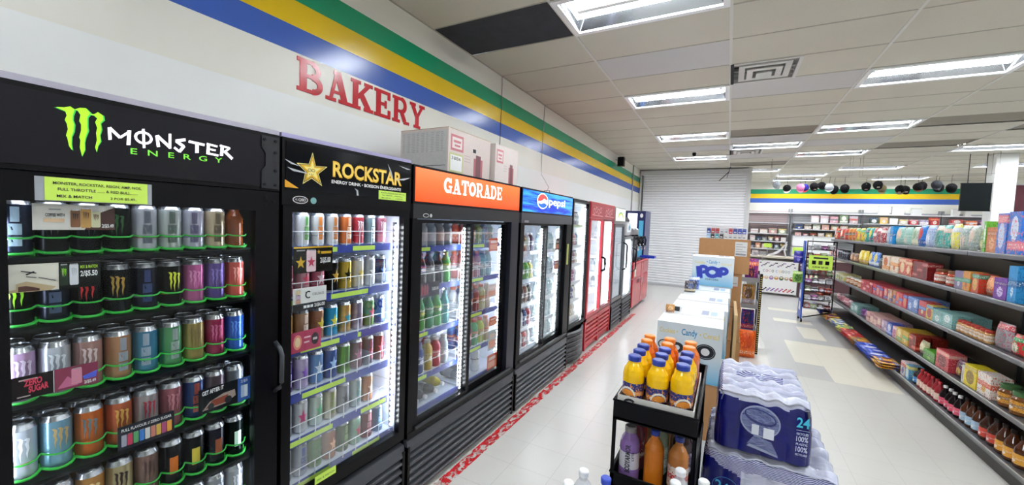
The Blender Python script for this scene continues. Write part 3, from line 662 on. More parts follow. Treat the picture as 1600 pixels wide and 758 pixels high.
M1 = [  # per shelf: (kind, body, band, mark, mark colour, words)
 [('14203a', 'a9bcc8', 'bar', '9fb6c6', 'midnight blue'), ('0e0f12', '0e0f12', 'claw', '3a3d42', 'black'), ('111318', '111318', 'claw', '2c3036', 'matt black'), ('0c130e', '10301a', 'claw', '1e5a2a', 'black-green'),
  ('c2c4ce', 'b03248', 'bar', '6a6f7c', 'silver and red'), ('c0c8c4', '3fa048', 'bar', '5f6f68', 'silver and green'), ('c3c0d2', '4a3aa0', 'bar', '6a6484', 'silver and violet'), ('cbb89a', 'd88a2a', 'bar', '6a5a48', 'silver and orange'), None],
 [('0e1210', '9fae8a', 'claw', '8fdc2a', 'black with lime claw'), ('141a2c', 'aab4c4', 'bar', '4a5a78', 'dark navy'), ('121014', '6a6a70', 'claw', 'c8242c', 'black with red claw'), ('16181c', 'b9bcc4', 'claw', 'b08a3a', 'black with bronze claw'),
  ('10162c', 'b4b8c8', 'bar', '2c3c6a', 'inky blue'), ('0c0e0c', 'c8cc3a', 'claw', 'd8e02a', 'black with yellow claw'), ('b85a92', 'c46a9a', 'claw', 'd88ab8', 'orchid pink'), ('6a559e', '7a62ac', 'claw', '8a78c0', 'purple'), ('cc5a50', 'd4665a', 'claw', 'e8a090', 'coral')],
 [('c9a6cc', 'c9a6cc', 'claw', 'e0d0e4', 'lilac'), ('c8ced8', 'c0c8d4', 'claw', 'e4e8ee', 'silver white'), ('b78d86', 'b78d86', 'claw', 'dcc8c4', 'rose silver'), ('b88660', 'b0703a', 'bar', '8f98a4', 'copper'),
  ('3f86a8', '2f7fae', 'bar', '8fa0b0', 'teal blue'), ('5aa06a', '5a9a4a', 'bar', '98a8a4', 'green'), ('a8955a', 'a08a58', 'claw', '7a6a3a', 'gold'), ('9a2850', 'b0607c', 'claw', 'c0608a', 'crimson'), ('2f5ab8', '3a6ac8', 'claw', '5a8ae0', 'cobalt blue')],
 [('cdd4e0', 'd8a050', 'claw', 'e8ecf2', 'white with amber base'), ('7fb0c8', '2f50a0', 'claw', 'c8a870', 'ice blue'), ('c8641e', 'c05a34', 'claw', '6f7f80', 'bright orange'), ('c0603a', 'b86a5a', 'claw', 'd8a850', 'burnt orange'),
  ('b0a6a8', 'b8505a', 'claw', 'a83040', 'silver-red'), ('a8606c', 'a8606c', 'claw', 'c08088', 'dusty pink'), ('28407a', 'a85a5a', 'bar', 'b0564a', 'blue and rust'), ('7a6a74', '3a5aa0', 'block', '3a60b8', 'grey and blue'), ('8c949c', '3a5aa0', 'block', '4a70b0', 'steel grey')],
 [('aab0ba', 'aab0ba', 'claw', 'd0d4da', 'pale silver'), ('9aa4b4', '9aa4b4', 'claw', 'c8ccd4', 'cool grey'), ('b88038', 'b88038', 'claw', 'e0c080', 'golden orange'), ('b8aa80', 'b8aa80', 'claw', '2e1c18', 'cream with brown claw'),
  ('8a6a62', '8a6a62', 'claw', '4a302c', 'mocha'), ('14151c', '1a1c24', 'block', 'd87020', 'black with orange block'), ('14161a', '1a1c24', 'block', 'd8c040', 'black with yellow block'), ('1c1c28', '1c1c28', 'block', 'a85a3a', 'black with rust block'), ('101a18', '101a18', 'block', 'c8e8d0', 'black with mint block')],
 [('8c929c', '8c929c', 'claw', 'c0c4cc', 'dull silver')]*4+[('6f6a66', '6f6a66', 'claw', 'a09a94', 'pewter')]+[('a2a8b0', 'a2a8b0', 'claw', 'd0d4da', 'bright silver')]*4]
for k, z in enumerate(ZM):
    s = shelf(R1, .215, .915, z, m=C('15171a', .3, .3), x1=XF-.045)
    p = MB()   # bright green lane fronts: a scalloped bar round every can and a low lip
    for zz, rr in ((z+.052, .0026), (z+.010, .0042)):
        P = []
        for y in YM:
            for t in (-1, -.6, -.2, .2, .6, 1): P.append((XF-.106+.048*math.cos(t*1.2), y+.0338*t, zz+(.0 if abs(t) < 1 else .004)))
        p.tube(P, rr, GR_GLOW, 6)
    p.build('lane_divider', R1, s)
    p = MB()
    for y in [YM[0]-.034]+[a+.034 for a in YM]: p.box(XF-.3, y-.001, z, XF-.1, y+.001, z+.02, GR_GLOW)
    p.build('lane_fin', R1, s)
    for i, y in enumerate(YM):
        if k == 5 and i < 4: continue
        sp = M1[k][i]; wk = ORD[i]
        if sp is None:
            bottle((XF-.108, y, z), PI/2, 'wide', '7a3a14', None, '5a2a12', 'amber drink bottle, last on the top shelf of the %s' % K1, 'drinks in the %s' % K1, scale=(.82, .82, .82))
            continue
        lab = '%s can, %s from the camera end, %s shelf down, %s' % (sp[4], wk, ORD[k], K1)
        can((XF-.108, y, z), PI/2+rnd.uniform(-.25, .15), 'tall', sp[0], sp[1], sp[2], sp[3], lab, 'drinks in the %s' % K1)
        if k in (1, 2, 3, 4):
            lab = '%s can behind the %s can, %s shelf, %s' % (sp[4], wk, ORD[k], K1)
            can((XF-.178, y, z), PI/2, 'tall', sp[0], sp[1], None, None, lab, 'second-row drinks in the %s' % K1)
led(R1, .250, .5, 1.68, parent=D, front=False, back=LEDD); led(R1, .897, .5, 1.68, x=XF-.037, parent=D, front=False, back=LEDD)
q = MB(); q.box(XF-.075, .29, 1.722, XF-.06, .84, 1.727, C('e8f0ff', .4, 0, 3)); q.build('top_lamp', R1)

# cards stuck on the cooler doors
def card(name, label, cat, x, y0, y1, z0, z1, base, fn, tilt=0.0, group='promotional cards on the coolers'):
    q = MB(); q.box(x-.0015, y0, z0, x, y1, z1, base)
    fn(q, PX(x, y0, z0), y1-y0, z1-z0)
    return solo(q, name, label, cat, group, loc=(x, (y0+y1)/2, z0))
def mini_can(q, fr, cu, v0, w_, h, body, mk, off=.001):
    q.poly(fr, [(cu-w_/2, v0+h*.05), (cu-w_*.4, v0), (cu+w_*.4, v0), (cu+w_/2, v0+h*.05), (cu+w_/2, v0+h*.92), (cu+w_*.4, v0+h), (cu-w_*.4, v0+h), (cu-w_/2, v0+h*.92)], body, off)
    q.rect(fr, cu-w_*.38, v0+h*.95, cu+w_*.38, v0+h, SIL, off+.0003)
    if mk:
        for c in CLAW: q.poly(fr, [(cu+a*w_*.62, v0+h*(.42+b_*.38)) for a, b_ in c], mk, off+.0004)
def f_lime(q, fr, W, h):
    q.text(fr, 'MONSTER, ROCKSTAR, REIGN, AMP, NOS,', W*.5, h*.70, h*.12, INK, width=W*.86, bold=.012, align='c')
    q.text(fr, 'FULL THROTTLE ....... & RED BULL........', W*.5, h*.44, h*.12, INK, width=W*.78, bold=.012, align='c')
    q.text(fr, 'MIX & MATCH', W*.10, h*.14, h*.12, INK, width=W*.32, bold=.014)
    q.text(fr, '2 FOR $5.49..', W*.60, h*.14, h*.11, INK, width=W*.28, bold=.012)
q = MB(); q.box(XF+.0005, .318, 1.716, XF+.001, .556, 1.779, C('9aa0a6', .3)); q.box(XF+.001, .335, 1.718, XF+.0025, .545, 1.779, LIME)
f_lime(q, PX(XF+.0025, .335, 1.718), .21, .061)
solo(q, 'price_note', 'lime yellow mix and match price note on the claw-mark cooler door', 'price note', 'price notes on the coolers', loc=(XF, .44, 1.72))
BR, TAN, CRM = C('8a5a34'), C('c89850'), C('dcd8b0')
def f1(q, fr, W, h):
    q.poly(fr, [(W*.6, 0), (W, 0), (W, h*.95), (W*.72, h*.6)], C('4a2018')); q.poly(fr, [(W*.72, h*.6), (W, h*.5), (W, h*.62), (W*.8, h*.62)], WHITE, .0009)
    q.text(fr, 'COFFEE WITH', W*.14, h*.52, h*.12, INK, width=W*.22, bold=.02); q.rect(fr, W*.12, h*.3, W*.36, h*.44, C('ecc8a0'))
    q.rect(fr, W*.18, h*.77, W*.32, h*.82, C('a8a8a8'))
    mini_can(q, fr, W*.49, h*.1, W*.12, h*.7, BR, INK); mini_can(q, fr, W*.62, h*.08, W*.13, h*.8, TAN, C('5a3010'), .0014); mini_can(q, fr, W*.745, h*.1, W*.12, h*.68, CRM, C('5a3010'), .0016)
    q.text(fr, '2/$5.49', W*.82, h*.1, h*.14, WHITE, .0022, width=W*.16, bold=.03)
card('promo_card', 'white and brown coffee drink promo card over the top shelf of cans', 'promo card', XF-.024, .318, .478, 1.638, 1.708, C('e6e0d8', .4), f1)
def f2(q, fr, W, h):
    q.rect(fr, W*.53, 0, W, h, C('101211')); q.poly(fr, [(0, 0), (W*.45, 0), (W*.5, h*.12), (W*.2, h*.38), (W*.1, h*.3), (W*.1, h*.12), (0, h*.06)], C('c8b088'), .0008)
    q.poly(fr, [(W*.12, h*.02), (W*.33, h*.02), (W*.33, h*.1), (W*.2, h*.22), (W*.12, h*.2)], C('5a3028'), .001)
    q.seg(fr, W*.2, h*.62, W*.28, h*.72, W*.02, INK); q.seg(fr, W*.15, h*.76, W*.3, h*.66, W*.015, INK, .0012); q.seg(fr, W*.2, h*.55, W*.3, h*.5, W*.012, INK); q.seg(fr, W*.32, h*.5, W*.5, h*.34, W*.012, INK, .0011)
    mini_can(q, fr, W*.585, h*.12, W*.09, h*.82, C('16301c'), C('8fdc2a'), .0012); mini_can(q, fr, W*.695, h*.12, W*.10, h*.82, C('e4e4e8'), C('b8bac0'), .0012)
    q.text(fr, 'MIX & MATCH', W*.765, h*.74, h*.12, C('b8e83a'), .0014, width=W*.2, bold=.02); q.text(fr, '2/$5.50', W*.765, h*.44, h*.2, WHITE, .0014, width=W*.2, bold=.03)
card('promo_card', 'white and black mix and match promo card on the second shelf', 'promo card', XF-.024, .27, .445, 1.475, 1.548, C('e8e2d2', .4), f2)
def f3(q, fr, W, h):
    q.rect(fr, W*.47, 0, W, h, C('8a2a4c')); q.seg(fr, W*.46, 0, W*.46, h, W*.008, WHITE, .0009)
    q.text(fr, 'ZERO', W*.13, h*.55, h*.26, C('e03a5a'), width=W*.2, bold=.04, slope=.1); q.text(fr, 'SUGAR', W*.18, h*.25, h*.26, C('e03a5a'), width=W*.22, bold=.04, slope=.1)
    q.rect(fr, W*.08, h*.8, W*.28, h*.86, C('c8b8b8')); q.rect(fr, W*.06, h*.1, W*.2, h*.15, C('c8b8b8'))
    q.poly(fr, [(W*.5, h*.1), (W*.62, h*.6), (W*.68, h*.4), (W*.75, h*.1)], C('c86a90'), .0009); mini_can(q, fr, W*.73, h*.15, W*.13, h*.75, C('d88aa0'), None, .0012)
    q.poly(fr, [(W*.8, h*.45), (W*.99, h*.6), (W*.97, h*.3), (W*.82, h*.28)], C('4a5ad0'), .0013); q.text(fr, '2/$5.49', W*.82, h*.08, h*.14, WHITE, .0016, width=W*.15, bold=.03)
card('promo_card', 'black and magenta zero sugar promo card on the third shelf', 'promo card', XF-.024, .275, .437, 1.19, 1.252, C('180c12', .4), f3)
def f4(q, fr, W, h):
    q.text(fr, 'FULL FLAVOUR // ZERO SUGAR', W*.06, h*.76, h*.12, WHITE, width=W*.88, bold=.02)
    for k, c in enumerate(('a8a8b8', 'c83a5a', '5aa868', '3a7ac8', 'd8d8d8', 'c87a6a', 'd8b04a', 'b04a78', 'e8a03a')): mini_can(q, fr, W*(.1+.1*k), h*.14, W*.088, h*.5, C(c), None, .001+.0001*k)
card('promo_card', 'dark card with a row of coloured cans pictured on it', 'promo card', XF-.024, .478, .62, .955, 1.03, C('0e1224', .4), f4)
def f5(q, fr, W, h):
    q.rect(fr, W*.74, 0, W, h, C('2a5aa8')); q.text(fr, 'GET AFTER IT', W*.06, h*.74, h*.16, WHITE, width=W*.4, bold=.03, slope=.06)
    q.poly(fr, [(W*.06, h*.12), (W*.2, h*.42), (W*.45, h*.6), (W*.68, h*.62), (W*.7, h*.35), (W*.5, h*.15)], C('a8968c'), .0008); q.poly(fr, [(W*.12, h*.18), (W*.25, h*.45), (W*.55, h*.5), (W*.5, h*.2)], C('8a3a20'), .0011)
    q.ell(fr, W*.22, h*.22, W*.06, h*.13, INK, .0014); q.ell(fr, W*.55, h*.28, W*.07, h*.15, INK, .0014)
    mini_can(q, fr, W*.84, h*.15, W*.07, h*.55, C('aac0dc'), None, .0012); mini_can(q, fr, W*.91, h*.15, W*.07, h*.55, C('dce4ec'), None, .0013); q.text(fr, '2/$5', W*.8, h*.8, h*.12, WHITE, width=W*.14)
card('promo_card', 'black and blue promo card with a racing car on the fourth shelf', 'promo card', XF-.024, .69, .862, .98, 1.07, C('16181c', .4), f5)

# ---- 2: black cooler with the gold star
K2 = 'gold-star cooler'
R2 = thing('display_cooler', (XF, 1.335, 0), 'black single-door drinks cooler with gold star and yellow lettering on its header', 'drinks cooler', 'drinks coolers along the left wall')
INB = C('dfe6f2', .3)
cabinet(R2, .967, 1.703, INB)
GLD, GLD2 = C('e8b830', .25, .3), C('f4e48a', .25, .2)
ST = [(1.0961, 1.9703), (1.1113, 1.9146), (1.1678, 1.9185), (1.1251, 1.8826), (1.1426, 1.8313), (1.0925, 1.8589), (1.0519, 1.8311), (1.0637, 1.8847), (1.024, 1.9156), (1.0788, 1.919)]
def scl(P, k, c): return [(c[0]+(a-c[0])*k, c[1]+(b_-c[1])*k) for a, b_ in P]
def deco2(p, fr):
    c = (1.094, 1.893)
    p.poly(fr, ST, GLD2, .0008); p.poly(fr, scl(ST, .9, c), INK, .0012); p.poly(fr, scl(ST, .8, c), GLD, .0016); p.poly(fr, scl(ST, .55, c), GLD2, .002)
    for a in (1.082, 1.099): p.ring(fr, a, 1.893, .0075, .0055, .0022, INK, .0024)
    for a in (1.082, 1.09, 1.098): p.ell(fr, a, 1.876, .002, .002, INK, .0024)
    p.poly(fr, [(.976, 1.843), (1.035, 1.812), (.976, 1.812)], C('d89a18', .35))
    p.text(fr, 'ROCKSTAR', 1.195, 1.882, .066, C('ecb528', .35), .0012, .035, .43, slope=-.004)
    p.text(fr, 'ROCKSTAR', 1.198, 1.885, .06, C('f6d35e', .35), .0018, .012, .42, slope=-.004)
    p.text(fr, 'ENERGY DRINK \u2022 BOISSON \u00c9NERGISANTE', 1.19, 1.85, .0145, WHITE, .0012, .02, .43)
    for P in ([(.972, 1.925), (1.0, 1.916), (1.04, 1.903), (1.0, 1.908)], [(.985, 1.893), (1.06, 1.882), (1.08, 1.876), (1.01, 1.88)], [(1.315, 1.838), (1.335, 1.83), (1.34, 1.805), (1.328, 1.805), (1.326, 1.825)], [(1.52, 1.985), (1.545, 1.95), (1.56, 1.915), (1.55, 1.915), (1.535, 1.95)], [(1.56, 1.905), (1.64, 1.91), (1.69, 1.93), (1.64, 1.92)], [(1.6, 1.985), (1.66, 1.972), (1.69, 1.975), (1.65, 1.98)]): p.poly(fr, P, C('b9bac0', .3, .4), .0021)
header(R2, .967, 1.703, 1.79, 2.012, C('0b0c12', .12), deco=deco2)
q = MB(); q.box(XF-.07, .967, 2.013, XF-.005, 1.703, 2.03, C('a49fc4', .3, .3)); q.build('top_trim', R2)
q = MB(); q.box(XF-.03, .967, 1.74, XF, 1.703, 1.79, BLACK); q.ell(PX(XF), 1.045, 1.765, .034, .016, WHITE, .001); q.ell(PX(XF), 1.045, 1.765, .031, .0135, INK, .0014); q.text(PX(XF), '<-QBD', 1.022, 1.76, .011, WHITE, .0018); q.ell(PX(XF), 1.105, 1.765, .014, .014, C('7ab0b0'), .001); q.build('top_strip', R2)
D = door(R2, .972, 1.698, .425, 1.742, .04, .045, .06, .03, x=XF)
grille(R2, .972, 1.698, z1=.395)
led(R2, 1.628, .52, 1.68, parent=D)
q = MB(); q.box(XF-.075, 1.02, 1.722, XF-.06, 1.6, 1.727, C('e8f0ff', .4, 0, 8)); q.build('top_lamp', R2)
Z2 = [1.56, 1.335, 1.115, .905, .70, .495]; Y2 = [1.052+.0772*k for k in range(8)]
BLU = C('2a3f9a', .4)
M2 = [
 [('b8a0b0', 'd8d4dc', 'bar', 'e8e8e8', 'mauve'), ('e4e6e2', 'c8e0b0', 'bar', '58a048', 'white and green'), ('e6e4e0', '3a4a6a', 'bar', 'e88a3a', 'white and orange'), ('dad8d4', 'c8ccd4', 'bar', 'c8762e', 'white'), ('d8743a', 'd8743a', 'bar', 'f0d0b0', 'orange'), ('c8404a', 'f0e8e8', 'claw', 'f4f0f0', 'red and white'), ('86a6aa', '6a8a90', 'bar', 'd8e0e0', 'grey teal'), ('d47a92', 'f0e4e8', 'claw', 'f0e0e6', 'pink and white')],
 [('c85a78', 'e0a0b0', 'star', 'f0d8dc', 'raspberry'), ('d89aa8', 'e8d8d8', 'star', 'c83a5a', 'pink'), ('c86a80', 'f0e0e4', 'star', 'e8ccd2', 'rose and white'), ('1c1a16', '4a4028', 'star', 'd8a83a', 'black and gold'), ('c8a83a', '2a2618', 'star', '1a1810', 'gold'), ('d0ccc0', 'c8b87a', 'star', 'c8a84a', 'ivory and gold'), ('b8bcc4', 'a0a4ae', 'star', 'e8e8ec', 'silver'), ('24365a', '1a2848', 'star', '5a7ac0', 'navy')],
 [('c89a4a', 'c8b080', 'star', '6a4a20', 'amber'), ('c09a7a', 'a87a5a', 'bar', 'e8d8c8', 'tan'), ('a8785a', '8a5a44', 'star', 'd8c83a', 'light brown'), ('2fa0d0', 'c8cc3a', 'star', 'e8dc4a', 'sky blue with yellow star'), ('c8a05a', '2f8aa8', 'star', '2fa0b8', 'gold with teal star'), ('a89aa8', '98889a', 'bar', '7a6a80', 'grey mauve'), ('5a8a4a', '8aa880', 'star', 'c82a48', 'green with red star'), ('3a5ab0', '4a6ac0', 'bar', '9ab0e0', 'blue')],
 [('5a3a9a', '7a5ab8', 'bar', 'c8b8e8', 'violet'), ('c8b8dc', '8a6ab0', 'star', '7a4ab0', 'lavender'), ('6a9ad0', '3a6ab0', 'star', 'd8e4f0', 'light blue'), ('1e4a9a', '2a5ab0', 'star', 'a8d0f0', 'deep blue with pale star'), ('5aa02a', '88c048', 'bar', '2a5a1a', 'lime green'), ('6a2a48', '8a4a60', 'star', 'a85a7a', 'maroon'), ('5a5a6a', '3a2a3a', 'bar', '9a2a48', 'slate'), ('7a2a34', '2a1a24', 'star', 'c85a6a', 'dark red')],
 [('b8c0c8', 'c8ccd0', 'bar', '7a8490', 'light grey'), ('d8d8dc', 'c8a0b0', 'star', 'c84a7a', 'white and pink'), ('cfe0d4', '8ac098', 'star', '58b078', 'white and mint'), ('cfcab0', 'b8b8a8', 'bar', '7a8a3a', 'cream'), ('9a9ea8', '6a6e7a', 'star', '2a2c34', 'grey and black'), ('c0d0d0', '90b0ac', 'bar', '5a8a8a', 'pale mint'), ('c8855a', 'c8b8b0', 'star', 'e8d8c8', 'orange and silver'), None],
 [('8a92a0', '6a7280', 'bar', 'c8ccd4', 'gunmetal'), ('b8c0d0', '4a64a8', 'bar', '3a4a8a', 'white and blue'), ('4a8a3a', '6aa858', 'star', '2a5a20', 'forest green'), ('b0683a', '8a4a2a', 'star', 'e0a070', 'orange-brown'), ('4a6a3a', '3a5a30', 'bar', '7a9a5a', 'moss green'), ('9ac8b0', 'd8e0dc', 'star', 'c83a5a', 'mint with red star'), ('8a2a3a', 'a85a68', 'bar', 'c88a98', 'burgundy'), ('3a6a9a', '5a8ab8', 'bar', '8ab8d8', 'steel blue')]]
TG2 = [((1.08, 1.27), (1.36, 1.5)), ((1.03, 1.13), (1.24, 1.46)), ((1.09, 1.29), (1.4, 1.42)), ((1.1, 1.33),), ((1.02, 1.26), (1.43, 1.6)), ((1.03, 1.25), (1.38, 1.56))]
WRL = C('f4f6f8', .35)
for k, z in enumerate(Z2):
    shelf(R2, 1.005, 1.665, z, m=C('dfe6f2', .35), lip=BLU, rail=WRL, tags=TG2[k], ph=.07)
    for i, y in enumerate(Y2):
        sp = M2[k][i]
        if sp is None: continue
        kd = 'slim' if k == 0 else 'tall'
        can((XF-.112, y, z), PI/2+rnd.uniform(-.2, .2), kd, sp[0], sp[1], sp[2], sp[3], '%s can, %s from the camera end, %s shelf down, %s' % (sp[4], ORD[i], ORD[k], K2), 'drinks in the %s' % K2)
        if k: can((XF-.186, y, z), PI/2, kd, sp[0], sp[1], None, None, '%s can behind the %s can, %s shelf, %s' % (sp[4], ORD[i], ORD[k], K2), 'second-row drinks in the %s' % K2)
def g1(q, fr, W, h):
    q.rect(fr, 0, h*.94, W, h, GLD); mini_can(q, fr, W*.17, h*.03, W*.27, h*.85, C('1c1a16'), None); q.poly(fr, [(W*(.17+a*.25), h*(.4+b_*.5)) for a, b_ in STARP], GLD, .0016)
    mini_can(q, fr, W*.43, h*.03, W*.24, h*.86, C('e8c8cc'), None, .0012); q.poly(fr, [(W*(.43+a*.22), h*(.4+b_*.45)) for a, b_ in STARP], C('c83a5a'), .0018)
    q.poly(fr, [(W*(.62+a*.1), h*(.78+b_*.22)) for a, b_ in STARP], GLD, .0012); q.rect(fr, W*.68, h*.7, W*.96, h*.8, GLD); q.text(fr, '2/$5.00', W*.66, h*.35, h*.2, WHITE, width=W*.28, bold=.03)
card('promo_card', 'black and gold promo card showing two star cans on the second shelf', 'promo card', XF-.027, 1.035, 1.225, 1.45, 1.565, C('14120e', .4), g1)
def g2(q, fr, W, h):
    q.rect(fr, 0, 0, W, h*.32, INK); q.ring(fr, W*.44, h*.68, W*.075, h*.14, W*.035, INK, .001, math.radians(50), math.radians(310)); q.ell(fr, W*.36, h*.8, W*.012, h*.02, INK)
    q.text(fr, 'CELSIUS', W*.56, h*.62, h*.11, C('55565a'), width=W*.36)
    for k, c in enumerate(('d8a890', 'c8b0c0', 'e0c8a0')): mini_can(q, fr, W*.14, h*(.34+.2*k), W*.14, h*.18, C(c), None, .001+.0002*k)
    q.text(fr, '2/$6.00', W*.62, h*.1, h*.15, WHITE, .0014, width=W*.33, bold=.03)
    for k in range(3): q.rect(fr, W*(.3+.1*k), h*.1, W*(.38+.1*k), h*.22, WHITE, .0014)
card('promo_card', 'white and black promo card with a large letter C, third shelf', 'promo card', XF-.027, 1.035, 1.195, 1.285, 1.385, C('ecebe6', .4), g2)
def g3(q, fr, W, h):
    q.ell(fr, W*.25, h*.5, W*.13, h*.36, C('e88a7a')); q.ell(fr, W*.25, h*.5, W*.08, h*.24, C('e8d0a0'), .0014); q.ell(fr, W*.8, h*.5, W*.12, h*.3, C('3a2a34'), .001); q.rect(fr, W*.73, h*.44, W*.87, h*.56, C('d8c8cc'), .0016)
    q.rect(fr, W*.45, h*.62, W*.66, h*.7, C('e8c0cc')); q.rect(fr, W*.45, h*.38, W*.62, h*.46, C('e8c0cc'))
card('promo_card', 'raspberry pink promo card with a round fruit badge, fourth shelf', 'promo card', XF-.027, 1.02, 1.17, 1.105, 1.195, C('b83a5c', .4), g3)
q = MB(); q.box(XF+.0032, 1.465, 1.797, XF+.0045, 1.66, 1.842, LIME); f_lime(q, PX(XF+.0045, 1.465, 1.797), .195, .045); solo(q, 'price_note', 'lime yellow price note stuck over the gold-star header', 'price note', 'price notes on the coolers', loc=(XF, 1.56, 1.8))
q = MB(); q.box(XF+.0002, 1.13, .478, XF+.0015, 1.24, .515, LIME); q.text(PX(XF+.0015), 'MIX & MATCH', 1.14, .49, .01, INK, width=.09); solo(q, 'price_note', 'small lime price note at the bottom of the gold-star door', 'price note', 'price notes on the coolers', loc=(XF, 1.18, .48))

# ---- 3: orange-header two-door cooler
K3 = 'orange-header cooler'; NB = 'drinks in the %s'
R3 = thing('display_cooler', (XF, 2.37, 0), 'wide black sliding-door drinks cooler with a bright orange header', 'drinks cooler', 'drinks coolers along the left wall')
cabinet(R3, 1.715, 3.035, C('d4dcea', .3))
m, N, L = newmat('orange_sign_film'); b = bsdf(m); b.inputs['Roughness'].default_value = .12
tc = N.new('ShaderNodeTexCoord'); sx = N.new('ShaderNodeSeparateXYZ'); L.new(tc.outputs['Generated'], sx.inputs[0])
cr = N.new('ShaderNodeMix'); cr.data_type = 'RGBA'; cr.inputs['A'].default_value = (*lin('e04318'), 1); cr.inputs['B'].default_value = (*lin('f06a3a'), 1)
L.new(sx.outputs[2], cr.inputs['Factor']); L.new(cr.outputs['Result'], b.inputs['Base Color']); L.new(cr.outputs['Result'], b.inputs['Emission Color']); b.inputs['Emission Strength'].default_value = .6
ORM = m
def deco3(p, fr):
    slab(p, fr, 'GATORADE', 1.99, 1.872, .098, .73, C('f4f0ee', .3, 0, .5), .0008, 0, .04)
header(R3, 1.722, 3.028, 1.79, 2.012, ORM, deco=deco3)
q = MB(); q.box(XF-.03, 1.722, 1.705, XF+.004, 3.028, 1.79, C('26272b', .35, .2)); q.ell(PX(XF+.004), 1.83, 1.725, .026, .012, WHITE, .001); q.ell(PX(XF+.004), 1.83, 1.725, .023, .009, INK, .0014); q.ell(PX(XF+.004), 1.875, 1.725, .011, .011, C('c8ccd0'), .001); q.build('top_strip', R3)
D1 = door(R3, 1.76, 2.345, .44, 1.70, .045, .035, .05, .02, x=XF, name='door')
D2 = door(R3, 2.315, 2.90, .44, 1.70, .035, .045, .05, .02, x=XF-.037, name='door')
q = MB(); q.box(XF-.04, 1.722, .41, XF, 1.76, 1.705, BLACK); q.box(XF-.075, 2.90, .41, XF, 3.028, 1.705, C('1b1e2a', .3)); q.box(XF-.04, 1.722, .41, XF+.003, 3.028, .44, BLACK); q.build('door_frame', R3)
q = MB(); q.box(XF+.002, 1.78, .445, XF+.014, 2.96, .462, C('3b3d42', .4, .3)); q.build('sill_rail', R3)
grille(R3, 1.722, 3.028, z1=.40, m=C('44464c', .35), n=6)
led(R3, 2.285, .5, 1.66, parent=D1, x=XF-.037); led(R3, 2.872, .5, 1.66, parent=None, x=XF-.085); led(R3, 2.80, .5, 1.66, x=XB+.14)
def row(z, ys, specs, where, shelfword, K, kind='sport', dx=-.135, second=True, h=1.0, first=0):
    for i, y in enumerate(ys):
        if i >= len(specs) or specs[i] is None: continue
        liq, lab, cp, words = specs[i]
        sc = (1, 1, h)
        bottle((XF+dx, y, z), PI/2+rnd.uniform(-.3, .3), kind, liq, lab, cp, '%s, %s on the %s shelf, %s, %s' % (words, ORD[i+first], shelfword, where.replace('camera-side', 'near'), K), NB % K, scale=sc)
        if second: bottle((XF+dx-.085, y, z), PI/2, kind, liq, lab, cp, '%s in back, %s on the %s shelf, %s, %s' % (words.split(' with')[0], ORD[i+first], shelfword, where.replace('camera-side', 'near'), K), 'second-row '+NB % K, scale=sc)
YL = [1.87, 1.955, 2.04, 2.125, 2.21]; YR = [2.42, 2.505, 2.59, 2.675, 2.76]
SWh = C('dfe5ee', .35)
for (y0, y1, Z, tg) in ((1.765, 2.325, (1.53, 1.275, .985, .705), ((1.8, 1.98),)), (2.355, 2.95, (1.53, 1.27, 1.0, .73), ((2.42, 2.62),))):
    for z in Z: shelf(R3, y0, y1, z, m=SWh, lip=BLU, rail=WRL, tags=tg, pitch=.085, ph=.085, x1=XF-.09, x0=XB+.07)
for y0, y1 in ((1.765, 2.325), (2.355, 2.95)): shelf(R3, y0, y1, .495, m=C('aeb8c8', .4), lip=BLU, x1=XF-.09)
W_ = lambda a, b_, c: (a, b_, c, 0)
row(1.53, YL, [('a8b4c4', 'c8ccd4', '7a5a4a', 'pale bottle with brown cap'), ('b8bcc4', 'dcdce0', '6a4030', 'grey bottle with dark brown cap'), ('9aa8b8', 'c8d0da', '4a5a78', 'misty bottle with slate cap'), ('8a8a90', 'b8b4b0', '5a4a44', 'smoky bottle with umber cap'), ('707a88', '9aa0a8', '3a3a44', 'steel bottle')], 'camera-side door', 'top', K3, 'wide', h=.8)
row(1.275, YL, [('4a86c8', W_('dfe8f4', '2a5ab0', 'ffffff'), 'eef2f6', 'blue bottle with white cap'), ('2a1a24', W_('1e3a9a', 'd8283a', 'ffffff'), '2a3a8a', 'cola bottle with blue and red label'), ('3a3438', W_('55505a', 'b8b0b8', 'e0e0e0'), '2a2a30', 'cola bottle with grey label'), ('14100e', W_('1c1c20', '8a8a90', 'c8c8c8'), '1a1a1c', 'cola bottle with black label'), ('4aa04a', W_('3a8a3a', 'd8d84a', 'ffffff'), '58a858', 'green bottle with yellow print')], 'camera-side door', 'second', K3, 'soda', h=.93)
row(.985, YL, [('d8683a', W_('e8a08a', 'c84a2a', 'ffffff'), '2f9a5a', 'orange bottle with green cap'), ('2f9a4a', W_('2a9a48', 'f0f4e8', 'e8e04a'), '2a8a48', 'bright green soda bottle'), ('1f8a50', W_('1f7a48', 'dfe8df', '3ab060'), '2a8a50', 'emerald soda bottle'), ('3aa43a', W_('2f8a2f', 'c8e84a', 'ffffff'), '38a038', 'lime green soda bottle'), ('4a9aa0', W_('4a8a98', 'dfe8ea', 'ffffff'), '7ab0b8', 'teal soda bottle')], 'camera-side door', 'third', K3, 'soda')
